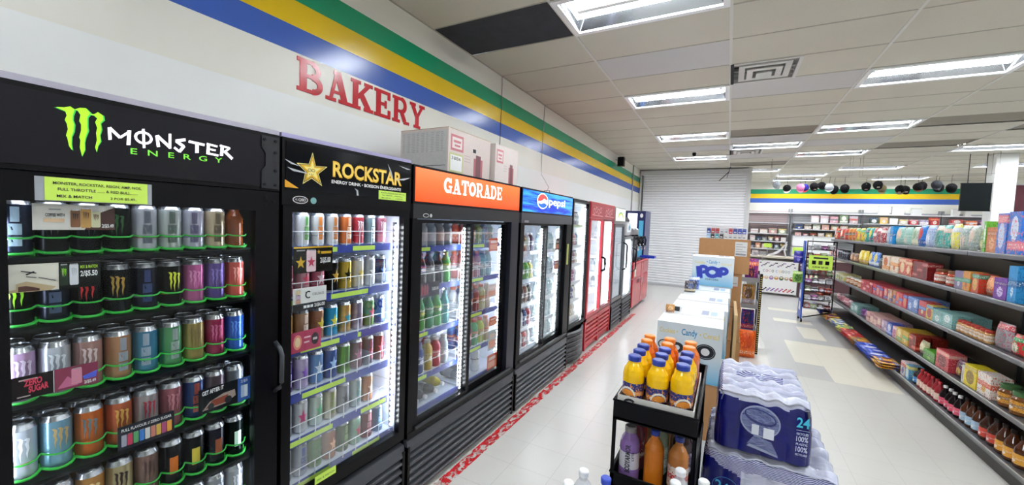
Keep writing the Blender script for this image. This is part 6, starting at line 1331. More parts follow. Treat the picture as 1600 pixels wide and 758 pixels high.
# ================================================================ RIGHT AISLE SHELVING
GSH = C('5e5f61', .4, .4); GBK = C('5f584c', .7, scale=200, vary=.15); GLIP = C('c4c6c8', .25, .6); GKK = C('3b3a38', .5, .2)
GY0, GY1 = 3.85, 10.8; XBK = 2.36
SX = {1: 1.955, 2: 1.905, 3: 1.885, 4: 1.865, 5: 1.825}; SZ = {1: 1.605, 2: 1.245, 3: .86, 4: .455, 5: .135}
r = thing('shelving_unit', (2.1, (GY0+GY1)/2, 0), 'long five-level grey metal shelving run full of groceries along the right aisle', 'shelving')
q = MB(); q.box(XBK, GY0, .0, XBK+.03, GY1, 1.66, GBK); q.build('back_panel', r)
nsec = 5; Ls = (GY1-GY0)/nsec
for k in range(nsec+1):
    q = MB(); y = GY0+Ls*k; q.box(XBK-.03, y-.012, 0, XBK, y+.012, 1.66, C('4a4a4c', .5, .3))
    for s in range(14): q.rect(NX(XBK-.03, y), -.004, .2+.1*s, .004, .24+.1*s, BLACK, .0006)
    q.build('upright', r)
for s in range(1, 6):
    for k in range(nsec):
        a, b_ = GY0+Ls*k+.003, GY0+Ls*(k+1)-.003
        q = MB(); q.box(SX[s], a, SZ[s]-.012, XBK-.03, b_, SZ[s], GSH); q.box(SX[s], a, SZ[s]-.04, SX[s]+.012, b_, SZ[s]-.012, GSH)
        if s < 5:
            for yy in (a+.005, b_-.015): q.prism(F((SX[s]+.03, yy, SZ[s]-.012), (1, 0, 0), (0, 0, 1)), [(0, 0), (XBK-SX[s]-.06, 0), (XBK-SX[s]-.06, -.09)], 0, .004, GSH)
        sh = q.build('base_deck' if s == 5 else 'shelf', r)
        q = MB(); q.box(SX[s]-.004, a, SZ[s]-.008, SX[s], b_, SZ[s]+.003, GLIP); q.box(SX[s]-.003, a, SZ[s]-.036, SX[s], b_, SZ[s]-.008, C('6a6b6e', .3, .3)); q.build('price_rail', r, sh)
for k in range(nsec):
    q = MB(); q.box(SX[5]+.02, GY0+Ls*k, 0, SX[5]+.035, GY0+Ls*(k+1)-.004, .095, GKK); q.build('kick_plate', r)
q = MB(); q.box(SX[5]+.02, GY1-.01, 0, XBK, GY1, .095, GKK); q.build('end_plate', r)
lev = {1: 'top', 2: 'second', 3: 'third', 4: 'fourth', 5: 'bottom'}
JAR = MB(); JAR.lathe([(.4, 0, WHITE), (.5, .04, WHITE), (.5, .7, WHITE), (.4, .8, WHITE), (.4, .83, WHITE)], 16); JARM = JAR.mesh('jar_body')
JL = MB(); JL.lathe([(.43, .81, WHITE), (.43, .98, WHITE), (.38, 1.0, WHITE)], 16); JLM = JL.mesh('lid')
JB = MB(); JB.lathe([(.508, .18, WHITE), (.508, .62, WHITE)], 16, cap=False); JBM = JB.mesh('label')
TIN = MB(); TIN.lathe([(.48, 0, WHITE), (.5, .02, WHITE), (.5, .95, WHITE), (.47, .97, WHITE)], 16); TINM = TIN.mesh('tin_body')
TL = MB(); TL.lathe([(.5, .93, SIL), (.5, 1.0, SIL), (.42, 1.0, SIL)], 16); TLM = TL.mesh('lid')
BOXQ = MB(); BOXQ.box(-.5, -.5, 0, .5, .5, 1, WHITE); BOXM = BOXQ.mesh('carton')
CB_ = MB(); pr = [(.42, 0), (.5, .04), (.5, .52), (.46, .6), (.24, .78), (.17, .86), (.17, .9)]; CB_.lathe([(a, z, WHITE) for a, z in pr], 16); CBM = CB_.mesh('bottle_body')
CL_ = MB(); CL_.lathe([(.508, .12, WHITE), (.508, .44, WHITE)], 16, cap=False); CLM = CL_.mesh('label')
CC_ = MB(); CC_.lathe([(.2, .88, WHITE), (.2, .99, WHITE), (.16, 1.0, WHITE)], 12); CCM = CC_.mesh('cap')
seen_words = {}
def grocery(kind, x, y, z, w_, d_, h, cols, label, group, style):
    """w_ runs along the shelf (world Y), d_ into it; front faces the aisle (-X)"""
    rz = -PI/2
    if kind == 'box':
        o = bpy.data.objects.new('grocery_carton', BOXM); COL.objects.link(o); o.location = (x+d_/2, y, z); o.rotation_euler = (0, 0, rz); o.scale = (w_, d_, h)
        o.material_slots[0].link = 'OBJECT'; o.material_slots[0].material = pack(*cols, style); return tag(o, label, 'carton', group)
    if kind == 'bag': return pouch((x+d_/2+.01, y, z+.001), rz+rnd.uniform(-.05, .05), w_*.96, d_*.85, h, cols, label, 'snack bag', group, 'snack_bag', (-.06, 0), style)
    if kind == 'flat':
        return None
    if kind in ('jar', 'can', 'bottle'):
        dd = min(w_, .1 if kind != 'jar' else .13)*.97
        nm_ = {'jar': 'grocery_jar', 'can': 'grocery_tin', 'bottle': 'grocery_bottle'}[kind]
        r = thing(nm_, (x+dd/2+.005, y, z), label, {'jar': 'jar', 'can': 'tin', 'bottle': 'bottle'}[kind], group, rz)
        sc = (dd, dd, h)
        if kind == 'jar': child('jar_body', JARM, r, [C(cols[0], .12)], scale=sc); child('label', JBM, r, [pack(cols[1], cols[0], 'ffffff', 2)], scale=sc); child('lid', JLM, r, [C(cols[2], .4)], scale=sc)
        elif kind == 'can': child('tin_body', TINM, r, [pack(*cols, style)], scale=sc); child('lid', TLM, r, [C(cols[2], .4)], scale=sc)
        else: child('bottle_body', CBM, r, [C(cols[0], .08)], scale=sc); child('label', CLM, r, [pack(cols[1], cols[1], 'ffffff', 2)], scale=sc); child('cap', CCM, r, [C(cols[2], .4)], scale=sc)
        return r
GOODS=[
(1,'bag',10.666,10.76,0.24,1,'c8301f','e8a33a','ffffff','red-orange snack pouch'),
(1,'bag',9.741,10.723,0.22,3,'d84a33','2c2c30','f0d9c0','red and black snack pouch'),
(1,'bag',9.301,9.741,0.23,1,'e58a1f','1e1a18','c03020','orange snack pouch with dark stripe'),
(1,'bag',8.719,9.301,0.23,2,'e9c83a','2fa063','d43a2a','yellow and green snack pouch'),
(1,'bag',8.277,8.719,0.23,2,'20a99a','2b2f6b','e8d34a','teal and navy snack pouch'),
(1,'bag',7.716,8.277,0.23,3,'b02a35','efe4e0','7a2740','crimson snack pouch'),
(1,'bag',7.38,7.716,0.24,1,'c3cfdb','8fa7c6','e9edf2','silver grey snack pouch'),
(1,'box',7.26,7.38,0.25,1,'2b93d6','1c6fb4','ffffff','bright blue slim carton'),
(1,'bag',6.741,7.26,0.23,2,'a7cbc0','7fb5a5','e9c9b0','mint green snack pouch'),
(1,'bag',6.55,6.741,0.23,1,'c0c9c0','dcdcb8','8fb08a','grey-green snack pouch'),
(1,'bag',6.354,6.55,0.25,1,'2f7fd0','1a4f9a','d8442f','vivid blue snack pouch'),
(1,'bag',6.124,6.354,0.25,1,'b5c6df','8aa2cc','e9eef8','pale blue snack pouch'),
(1,'bag',5.773,6.124,0.25,2,'49b5ac','d9b9a8','2a8f86','teal snack pouch'),
(1,'bag',5.59,5.773,0.26,1,'e9e05a','c8cdd6','f3ef9a','yellow-topped snack pouch'),
(1,'bag',5.232,5.59,0.24,2,'b9c3b5','8ba0a0','e0c9b8','grey and sage snack pouch'),
(1,'bag',5.059,5.232,0.24,1,'b3bf78','6e9a58','e9e3a8','olive green snack pouch'),
(1,'box',5.02,5.059,0.27,1,'6fc243','4f9e2a','ffffff','lime green tall carton'),
(1,'box',4.855,5.02,0.22,1,'d88a5a','c4703a','e9b48a','tan orange carton'),
(1,'box',4.727,4.855,0.33,1,'4a86d8','e88a92','d5e3f5','tall blue and pink cereal carton'),
(1,'box',4.555,4.719,0.34,1,'3f7fd6','ea7f8c','dfe9f8','extra tall blue and pink cereal carton'),
(2,'jar',10.629,10.76,0.16,1,'e8902a','f2f2f2','c83a20','orange jar with dark red lid'),
(2,'can',10.028,10.629,0.17,2,'e9d3da','b02a3a','7a1f2a','pink and white tin'),
(2,'can',9.407,10.028,0.17,2,'3a3a42','b0b4c0','101014','black tin with grey label'),
(2,'bag',8.715,9.233,0.15,2,'b98a68','5a3a2a','e0c0a0','brown small pouch'),
(2,'bag',8.192,8.678,0.22,1,'e3c83c','b8921e','f4ecb0','yellow chip bag'),
(2,'bag',7.653,8.16,0.22,1,'4a7fd0','d9e2ee','e8cf4a','blue and white chip bag'),
(2,'bag',7.412,7.653,0.15,1,'1c1c22','333338','555560','glossy black pouch'),
(2,'box',6.764,7.386,0.2,2,'efe6d6','e8962e','c9541c','white and orange upright carton'),
(2,'box',6.359,6.764,0.2,2,'c8352c','e2b98a','f0d9b0','red and tan cookie carton'),
(2,'box',5.946,6.359,0.19,3,'7d1a1c','a52a2a','4d0f12','dark red carton'),
(2,'jar',5.367,5.9,0.15,2,'b5432a','e9dfd0','7a4a2a','red jar with brown lid'),
(2,'box',5.196,5.356,0.17,1,'8a6aa0','2f9a78','d9d0e0','purple carton with green top'),
(2,'box',5.059,5.186,0.18,1,'e8912a','2f9a78','d94a20','orange carton with green top'),
(2,'box',4.94,5.059,0.17,1,'d63c2a','2f9a78','f0b060','red carton with green top'),
(2,'bag',4.713,4.94,0.17,1,'e0743a','b04a1c','f3b07a','copper orange pouch'),
(2,'box',4.527,4.705,0.17,1,'7a35a8','5a1f8a','d9c8ea','purple carton with white lettering'),
(2,'box',4.408,4.519,0.28,1,'2f9ad8','1c6fb0','d8ecf8','tall sky blue carton'),
(3,'box',9.937,10.549,0.09,1,'e9e4e0','8a8a92','c02a3a','low white carton'),
(3,'box',9.262,9.885,0.11,2,'e8dc7a','f4f0dc','3fa060','pale yellow carton'),
(3,'jar',8.246,9.218,0.11,4,'b5713a','e8d8c0','f4f0e8','brown jar with cream lid'),
(3,'box',7.649,8.179,0.16,4,'c02a38','e8a0a0','8a1422','slim red carton'),
(3,'box',7.022,7.621,0.16,4,'d03a2e','2f4fa8','f0c0a0','red and blue wafer carton'),
(3,'box',6.73,6.999,0.16,3,'d8a06a','2a4aa0','e8d0b0','peach and blue wafer carton'),
(3,'box',6.35,6.709,0.16,3,'e0452c','2f6ac0','f0a04a','orange-red and blue wafer carton'),
(3,'box',6.034,6.332,0.16,2,'7fa3d8','2f5ab0','dfe8f5','light blue wafer carton'),
(3,'box',5.828,6.018,0.16,1,'d84428','2f7ac8','f0e0a0','scarlet carton with yellow corner'),
(3,'box',5.652,5.813,0.15,1,'e8c43a','2f8ab8','c0381c','yellow and blue carton'),
(3,'box',5.241,5.652,0.13,2,'8fc3c0','5f9a98','e8f0ee','aqua carton'),
(3,'jar',4.699,5.218,0.11,7,'c8965a','f0e4d4','b83a2a','small caramel jar with cream lid'),
(3,'bag',4.45,4.673,0.21,1,'a9abb2','d03a48','8a8c92','tall grey pouch with red print'),
(3,'bag',4.295,4.442,0.16,1,'d8303a','2f9a58','f0e0d0','red and green pouch'),
(4,'flat',9.966,10.76,0.1,3,'e0602a','f0b08a','a02a1c','orange packet stack'),
(4,'bag',8.63,9.806,0.13,4,'c87a8a','e8c8c8','8a3a4a','dusty pink pouch'),
(4,'box',8.151,8.591,0.13,2,'8fb8b5','3f8a80','dfe8e5','grey teal carton'),
(4,'bag',7.729,8.151,0.11,2,'6a2f7a','9a5aa8','3a1a4a','deep purple pouch'),
(4,'box',7.068,7.699,0.14,4,'e5b8b0','9a2a4a','f0e0c0','pink and cream slim carton'),
(4,'box',6.852,7.068,0.14,2,'c8a8b8','7a5a8a','efe6e0','lilac slim carton'),
(4,'box',6.651,6.829,0.15,1,'2f4fb8','7a9ae0','e8e8f0','royal blue carton'),
(4,'box',6.504,6.651,0.14,1,'d8a0b8','e8d0d8','a84a6a','rose carton'),
(4,'box',6.14,6.504,0.16,2,'dfae3a','58a03a','f4e0a0','gold and green carton'),
(4,'box',5.934,6.123,0.17,2,'8a2420','d84a30','3a1410','dark red slim carton'),
(4,'bag',5.744,5.934,0.15,1,'c8c89a','6a5a4a','e8e4c0','cream and brown pouch'),
(4,'box',5.458,5.729,0.1,1,'4fa02a','2a6a1c','9ad06a','grass green carton'),
(4,'box',5.18,5.444,0.18,1,'c83a48','e89a8a','7a1a28','coral pink large carton'),
(4,'bag',4.977,5.168,0.16,1,'7a4a6a','3a2430','d0b04a','plum and brown pouch'),
(4,'box',4.924,4.966,0.15,1,'e8e6df','c8c8c0','a0a0a0','narrow white carton'),
(4,'box',4.725,4.924,0.18,1,'ecd82a','c8b01c','8a6a2a','bright yellow ice cream cone carton'),
(4,'box',4.52,4.716,0.18,1,'f0ece4','d8562a','d8b04a','white cone carton with orange side'),
(4,'jar',4.171,4.504,0.17,2,'7a4a20','e0a03a','3f6a3a','large amber jar'),
(5,'flat',9.628,10.552,0.13,4,'24348a','3a4fb8','101a4a','navy blue snack packet'),
(5,'flat',8.999,9.577,0.09,2,'e0b82a','c8501c','2a3a8a','yellow snack packet'),
(5,'flat',8.416,8.955,0.1,3,'3a5aa8','e0d04a','dfe4ee','blue and yellow snack packet'),
(5,'flat',8.155,8.378,0.09,2,'dcd85a','2a8a8a','30304a','lime snack packet'),
(5,'flat',7.591,8.119,0.1,4,'a81f28','d84a3a','5a1014','dark red snack packet'),
(5,'flat',7.271,7.56,0.1,2,'b8782a','3a2420','e0b04a','brown-gold snack packet'),
(5,'flat',6.514,7.243,0.11,4,'2038a0','3f66d8','e8e8f0','royal blue snack packet'),
(5,'flat',6.19,6.514,0.09,2,'e0a81c','2a3a9a','7a2014','amber yellow snack packet'),
(5,'box',6.023,6.152,0.16,1,'e8e4e4','c8303a','3a8ac8','white and red slim carton'),
(5,'box',5.901,6.006,0.16,1,'4a9ad0','e8dc6a','d8e8f0','sky blue slim carton'),
(5,'bottle',5.752,5.884,0.18,1,'1a1a20','3f8ac8','101014','black bottle with blue label'),
(5,'bottle',5.262,5.736,0.2,6,'9a1f28','e8c8b8','c8303a','dark red cordial bottle'),
(5,'bottle',4.895,5.237,0.2,4,'1c1214','e85a78','f4f4f4','near-black bottle with pink label and white cap'),
(5,'bottle',4.594,4.874,0.22,3,'4a2410','a8c8e0','1a1010','dark amber bottle with pale blue label'),
(5,'bottle',4.36,4.576,0.22,2,'38180c','d84a3a','1a1010','dark amber bottle with red label'),
(5,'bottle',4.037,4.344,0.23,3,'4a2410','e8a83a','1a1010','dark amber bottle with yellow label'),
]
for (s, kind, ya, yb, h, n, c1, c2, c3, words) in GOODS:
    pitch = (yb-ya)/n
    for k in range(n):
        y = yb-pitch*(k+.5)       # counted from the far end towards the camera
        g = 'groceries on the %s shelf' % lev[s]; z = SZ[s]+.001; x = SX[s]+.012
        w_ = min(pitch*.94, {'box': .24, 'bag': .24, 'jar': .13, 'can': .12, 'bottle': .11, 'flat': .2}[kind]) if kind != 'box' else min(pitch*.96, .26)
        reps = max(1, int(pitch/(w_*1.04))) if kind in ('jar', 'can', 'bottle') else max(1, round(pitch/(w_*1.04)))
        d_ = {'box': .12, 'bag': .08, 'jar': .1, 'can': .1, 'bottle': .1, 'flat': .2}[kind]
        st = (s*3+k+len(words)) % 4
        for q_ in range(reps):
            pp = pitch/reps; yy = yb-pitch*k-pp*(q_+.5); w2 = min(w_, pp*.97)
            num = seen_words.get((s, words), 0); seen_words[(s, words)] = num+1
            tot = n*reps
            if kind == 'flat':
                nst = max(1, int(h/.028))
                for lv in range(nst):
                    pl = ['lowest', 'second', 'third', 'fourth', 'fifth'][lv]
                    rr_ = pouch((x+.02+rnd.uniform(0, .02), yy+rnd.uniform(-.008, .008), z+.0145+.0282*lv), 0, min(w2, .18), .024, .2, (c1, c2, c3), '%s, stack %s, %s in its stack, %s shelf' % (words, ORD[min(num, 11)], pl, lev[s]), 'snack packet', g, 'snack_packet', (PI/2, 0), st)
                    rr_.rotation_euler = (0, PI/2, 0) ; rr_.rotation_euler = (PI/2, 0, rnd.uniform(-.03, .03)-PI/2)
                continue
            lb = '%s on the %s shelf' % (words, lev[s]) if tot == 1 else '%s, %s from the far end, %s shelf' % (words, ORD[min(num, 11)], lev[s])
            grocery(kind, x+rnd.uniform(0, .012), yy, z, w2, d_, h*rnd.uniform(.98, 1.0), (c1, c2, c3), lb, g, st)
            if kind == 'box' and s in (3, 4) and tot > 1:
                grocery(kind, x+d_+.02, yy, z, w2, d_, h*.98, (c1, c2, c3), '%s behind the %s one, %s shelf' % (words, ORD[min(num, 11)], lev[s]), g, st)

# ================================================================ BLUE WIRE RACK WITH A LIME SIGN
r = thing('wire_rack', (1.53, 9.45, 0), 'blue-sided black wire snack rack on casters at the far end of the right shelving', 'display rack')
BLF = C('1f4fb8', .35)
q = MB(); q.prism(F((1.31, 9.30, .08), (0, 1, 0), (0, 0, 1)), [(0, 0), (.42, 0), (.30, .7), (.28, 1.48), (.10, 1.48), (.06, .7)], 0, .02, BLF)
for z0 in (.22, .45): q.prism(F((1.309, 9.38, z0), (0, -1, 0), (0, 0, 1)), [(-.2, 0), (-.02, 0), (-.04, .16), (-.18, .16)], 0, .002, WHITE)
q.build('side_panel', r)
q = MB(); q.box(1.33, 9.31, .3, 1.345, 9.33, 1.56, BLACK); q.box(1.77, 9.31, .3, 1.785, 9.33, 1.56, BLACK); q.box(1.33, 9.31, 1.55, 1.785, 9.33, 1.57, BLACK); q.box(1.33, 9.56, .1, 1.345, 9.58, 1.56, BLACK); q.box(1.77, 9.56, .1, 1.785, 9.58, 1.56, BLACK); q.build('frame', r)
for k in range(8):
    z = 1.40-.16*k; q = MB()
    for x_ in (9.33, 9.39, 9.45, 9.51, 9.57): q.tube([(1.345, x_, z), (1.77, x_, z)], .004, BLACK, 5)
    q.tube([(1.345, 9.33, z), (1.345, 9.33, z+.04), (1.77, 9.33, z+.04), (1.77, 9.33, z)], .003, STEEL, 5); q.build('wire_shelf', r)
q = MB(); q.tube([(1.34, 9.32, .1), (1.78, 9.34, .24)], .012, BLACK); q.tube([(1.33, 9.32, .06), (1.33, 9.7, .06)], .012, BLACK); q.build('foot_bar', r)
for (x, y) in ((1.33, 9.34), (1.33, 9.68)): q = MB(); q.tube([(x-.012, y, .028), (x+.012, y, .028)], .027, BLACK, 12); q.build('caster', r)
rc = [('e8e8ea', 'white', '2a2a30'), ('1f1f24', 'black', 'd0d0d4'), ('c8c8cc', 'silver', '1a1a20'), ('2a1a20', 'dark', 'b83a44'), ('4a1a4a', 'purple', 'c83ab8'), ('c0402a', 'red', '2a1a1a'), ('3a3a40', 'charcoal', 'e0e0e0'), ('5a7a3a', 'olive', 'd0d8b0')]
for k in range(8):
    z = 1.406-.16*k
    for i in range(4):
        c, wn, c2_ = rc[(k*3+i*2) % 8]; x = 1.40+.105*i
        q = MB(); q.box(x-.045, 9.35, z+.001, x+.045, 9.50, z+.075+.02*((i+k) % 2), pack(c, c2_, 'a8a8ac', (i+k) % 4))
        solo(q, 'snack_box', '%s snack box, %s across, %s level down the blue wire rack' % (wn, ORD[i], ORD[k]), 'snack box', 'boxes on the blue wire rack', loc=(x, 9.35, z))
q = MB(); q.box(1.37, 9.285, 1.03, 1.73, 9.29, 1.30, LIME); fr = NY(9.285, 1.37, 1.03)
q.rect(fr, .07, .205, .29, .235, INK, .001); q.text(fr, '2 FOR $7.00', .18, .035, .028, INK, .002, .02, .24, align='c')
for k in range(3): q.rect(fr, .05+.1*k, .10, .11+.1*k, .17, (BLACK, C('3a3f2a'), BLACK)[k], .001)
solo(q, 'price_sign', 'lime green price sign hanging on the blue wire rack', 'price sign', loc=(1.44, 9.287, 1.03))
pouch((1.2285, 9.38, .75), 0, .16, .09, .22, ('7ab84a', 'c8e08a', '3a7a2a'), 'green bag hanging on the side of the blue wire rack', name='snack_bag')
pouch((1.2335, 9.5, 1.12), 0, .15, .10, .24, ('2a2a8a', '5a4ab8', '8a8ae0'), 'indigo bag hanging beside the lime sign of the wire rack', name='snack_bag')

# ================================================================ CASH COUNTER WITH THE COOKIE POSTER, WALL SHELVES BEHIND
r = thing('checkout_counter', (2.3, 13.1, 0), 'long low checkout counter with a pale worktop before the back wall shelves', 'counter')
q = MB(); q.box(1.70, 12.85, .02, 4.6, 13.4, 1.0, C('55353a', .5)); q.build('body', r)
q = MB(); q.box(.52, 12.80, 1.0, 4.65, 13.45, 1.04, C('cfc4b4', .4)); q.build('worktop', r)
for x in (.56, 1.66): q = MB(); q.box(x, 12.9, 0, x+.04, 13.35, 1.0, C('b9b4aa', .5)); q.build('leg_panel', r)
q = MB(); q.box(.60, 13.30, .05, 1.66, 13.33, 1.0, C('d6d3cb', .6)); q.build('back_board', r)
r = thing('cookie_poster', (1.2, 12.79, .05), 'white poster with rainbow ring lettering and a row of cookies hanging from the counter', 'poster')
q = MB(); q.box(.77, 12.785, .06, 1.67, 12.795, .93, C('f2f1ee', .4)); q.build('board', r)
for x in (.85, 1.58): q = MB(); q.box(x, 12.782, .91, x+.03, 12.799, 1.03, STEEL); q.build('clip', r)
q = MB(); fr = NY(12.785, .77, .06); W0, H0 = .9, .87
cols = ('8a8a90', 'c83a7a', 'e8a87a', '2a4a30', '9a9ad0', 'e8c04a', '3a5a3a', 'a8a8b0', '8a9a90')
for k, ch in enumerate('COCOCOOKO'):
    if k > 8: break
    u = .15+.066*k+(.03 if k > 3 else 0); q.ring(fr, u, H0*.68, .022, .03, .010, C(cols[k]), .001, math.radians(45) if k in (0, 2, 4) else 0, math.radians(315) if k in (0, 2, 4) else 2*PI, 14)
for k, c in enumerate(('e0a020', 'd8b8a0', 'a07ab0', 'c88a3a', '5a6a4a', 'a89a80', '9a2a28')):
    q.ell(fr, .10+.113*k, H0*.47, .05, .055-.01*(k % 2), C(c), .001); q.ell(fr, .10+.113*k, H0*.49, .03, .02, C('f0e0c0'), .0016)
for k in range(26):
    q.ell(fr, .06+.031*k, H0*(.93-.035*((k*7+k//3) % 4)), .024, .016, C(('3a3a40', '7a6a9a', 'a88aa8', '5a6a5a')[k % 4]), .001+.0001*(k % 5), n=8)
    q.ell(fr, .06+.031*k, H0*(.07+.035*((k*5+k//3) % 4)), .024, .018, C(('2a2a30', '8a5ab0', 'b05a9a', 'c8302a')[(k//6) % 4]), .001+.0001*(k % 5), n=8)
q.build('lettering', r)
q = MB(); q.box(.77, 12.783, .055, 1.67, 12.797, .065, STEEL); q.build('bottom_rail', r)
for k, (x, c, wn) in enumerate(((1.76, '5a2a8a', 'purple'), (1.86, '2a2a7a', 'indigo'), (1.96, 'c83a4a', 'red'), (2.06, '3a8a5a', 'green'))):
    for lv, z in enumerate((.72, .45)):
        pouch((x, 12.80, z), 0, .09, .06, .2, (c, 'e0d8e8', 'f0e8c0'), '%s sweet bag, %s hanging on the %s row of the counter front' % (wn, ORD[k], ('upper', 'lower')[lv]), 'sweet bag', 'sweet bags on the counter front', 'sweet_bag', style=lv)
# counter clutter
for k, (x, y, w_, h, c, wn) in enumerate(((.62, 12.9, .14, .14, 'b8a8b8', 'mauve'), (.80, 12.95, .16, .10, '8a8a90', 'grey'), (1.95, 12.9, .30, .12, 'f0eeea', 'long white'), (2.32, 12.9, .2, .1, 'd88a70', 'salmon'), (2.6, 12.95, .2, .16, 'e8e4da', 'cream'))):
    q = MB(); q.box(x, y, 1.041, x+w_, y+.2, 1.041+h, pack(c, 'd8d4cc', '8a8a8a', k % 4)); solo(q, 'counter_box', '%s display box on the checkout counter' % wn, 'box', 'boxes on the checkout counter', loc=(x, y, 1.04))
q = MB(); P = []
for k in range(9): t = k/8; P.append((.98+.42*t, 12.9, 1.06+.03*t+.34*t**3))
for k in range(8):
    (xa, y_, za), (xb, _, zb) = P[k], P[k+1]; wa, wb = .02+.05*math.sin(PI*k/8), .02+.05*math.sin(PI*(k+1)/8)
    q.add([(xa, y_, za), (xb, y_, zb), (xb, y_, zb+wb+.01), (xa, y_, za+wa), (xa, y_+.02, za), (xb, y_+.02, zb), (xb, y_+.02, zb+wb+.01), (xa, y_+.02, za+wa)], [(0, 1, 2, 3), (7, 6, 5, 4), (3, 2, 6, 7), (1, 0, 4, 5)], C('e8e6e8', .3))
q.tube([(1.40, 12.92, 1.40), (1.36, 12.92, 1.2), (1.40, 12.92, 1.045)], .02, C('dcdadc', .3)); solo(q, 'curved_plastic', 'white curved swooping piece of plastic on the checkout counter', 'plastic piece', loc=(1.2, 12.9, 1.05))  # curved white plastic piece of unknown use, gives no light
q = MB(); q.box(.88, 12.96, 1.28, 1.06, 12.965, 1.39, LIME); q.tube([(.97, 12.97, 1.045), (.97, 12.97, 1.3)], .005, STEEL); solo(q, 'price_sign', 'small lime sign on a stick on the checkout counter', 'price sign', loc=(.97, 12.96, 1.04))

# wall shelving: two bays
def bay(label, x0, x1, ztops, y0=15.75, back='a9abac'):
    r = thing('wall_shelving', ((x0+x1)/2, 16, 0), label, 'shelving', 'bays of wall shelving')
    q = MB(); q.box(x0, 16.2, 0, x1, 16.24, 2.42, C(back, .5)); 
    for k in range(30): q.box(x0, 16.19, .3+.07*k, x1, 16.2, .3+.07*k+.008, C('77797b', .5))
    q.build('slat_back', r)
    for x in (x0, x1-.05): q = MB(); q.box(x, 16.14, 0, x+.05, 16.19, 2.5, C('8a8b8e', .4, .4)); q.build('upright', r)
    for z in ztops: q = MB(); q.box(x0+.05, y0, z-.03, x1-.05, 16.14, z, C('c6c7c9', .4)); q.build('shelf', r)
    q = MB(); q.box(x0, 16.0, 2.34, x1, 16.19, 2.37, C('eceded', .4)); q.build('canopy', r)
    return r
bay('left narrow bay of grey and pink slatted wall shelving beside the shutter', .55, 1.78, (2.02, 1.66, 1.40, 1.15, .85), back='bfa9a8')
bay('second bay of grey slatted wall shelving behind the checkout', 1.80, 3.6, (2.06, 1.84, 1.62, .95, .5))
bay('third bay of grey slatted wall shelving behind the checkout', 3.62, 5.4, (2.08, 1.86, 1.62, 1.3, .95, .5))
bay('fourth bay of grey slatted wall shelving by the pillar', 5.42, 7.4, (2.1, 1.86, 1.62, 1.3, .95, .5))
bc = [('e8e0dc', 'white'), ('d8a8b0', 'pink'), ('3a5a8a', 'blue'), ('8aa07a', 'sage'), ('c8c8cc', 'silver'), ('c8403a', 'red'), ('e8c86a', 'yellow'), ('d8b090', 'tan'), ('5a5a60', 'grey'), ('8a6aa0', 'lilac'), ('e0703a', 'orange'), ('4a4a2a', 'olive')]
def fill(x0, x1, z, n, hs, tag_, seed, y=15.85, only=None):
    R_ = random.Random(seed)
    for k in range(n):
        x = x0+(x1-x0)*(k+.5)/n; w_ = (x1-x0)/n*.8; h = R_.uniform(*hs); c, wn = bc[R_.randrange(12)] if not only else only[k % len(only)]
        c2_ = bc[R_.randrange(12)][0]
        q = MB(); q.box(x-w_/2, y, z+.001, x+w_/2, y+.16, z+h, pack(c, c2_, 'f0ece4', R_.randrange(4)))
        solo(q, 'boxed_item', '%s boxed item, %s from the shutter side, %s' % (wn, ORD[k], tag_), 'box', 'boxed items on the wall shelves', loc=(x, y, z))
fill(.65, 1.7, 1.66, 4, (.12, .2), 'upper shelf of the left bay', 1, only=[('e8e6e4', 'white'), ('f0eeec', 'white'), ('d89a9a', 'pink'), ('8aa89a', 'sage')])
fill(.65, 1.7, 1.40, 6, (.10, .17), 'middle shelf of the left bay', 2)
fill(.65, 1.7, 1.15, 6, (.12, .18), 'third shelf of the left bay', 3)
fill(2.3, 3.5, 2.06, 5, (.2, .26), 'top shelf of the second bay', 4, only=[('e0d8d4', 'white'), ('d8d8dc', 'silver'), ('e8b0b8', 'pink'), ('7a9a6a', 'sage'), ('c8c8cc', 'silver')])
fill(1.9, 3.5, 1.84, 7, (.1, .17), 'second shelf of the second bay', 5, only=[('3a5a9a', 'blue'), ('e8d8d0', 'cream'), ('f0e8e0', 'white'), ('e8b89a', 'peach'), ('e0a080', 'salmon'), ('e8c8a8', 'tan'), ('d8b8a0', 'tan')])
fill(1.9, 3.5, 1.62, 8, (.07, .12), 'third shelf of the second bay', 6)
fill(3.75, 5.3, 2.08, 7, (.14, .22), 'top shelf of the third bay', 7, only=[('4a5a3a', 'olive'), ('e8c85a', 'yellow'), ('f0f0f0', 'white'), ('c8c8cc', 'silver'), ('c8303a', 'red'), ('f0eeee', 'white'), ('c03040', 'red')])
fill(3.75, 5.3, 1.86, 6, (.1, .16), 'second shelf of the third bay', 8)
fill(5.5, 7.2, 2.1, 6, (.12, .2), 'top shelf of the fourth bay', 9)
for k, (x0, z0, x1, z1) in enumerate(((1.84, 1.28, 2.36, 1.60), (2.38, 1.28, 2.90, 1.60), (1.84, .96, 2.36, 1.27), (2.38, .96, 2.90, 1.27))):
    q = MB(); q.box(x0, 15.62, z0, x1, 15.98, z1-.012, C('f0f0ee', .45)); q.box(x0-.004, 15.616, z1-.06, x1+.004, 15.984, z1-.012, C('e2e2e0', .45))
    if k == 2: q.rect(NY(15.616), x0+.02, z0+.06, x1-.15, z0+.28, LIME, .002)
    solo(q, 'white_storage_box', ['upper white storage box nearest the shutter', 'upper white storage box farther from the shutter', 'lower white storage box with a lime note on it', 'lower white storage box without a note'][k], 'storage box', 'white storage boxes behind the checkout', loc=(x0, 15.7, z0))
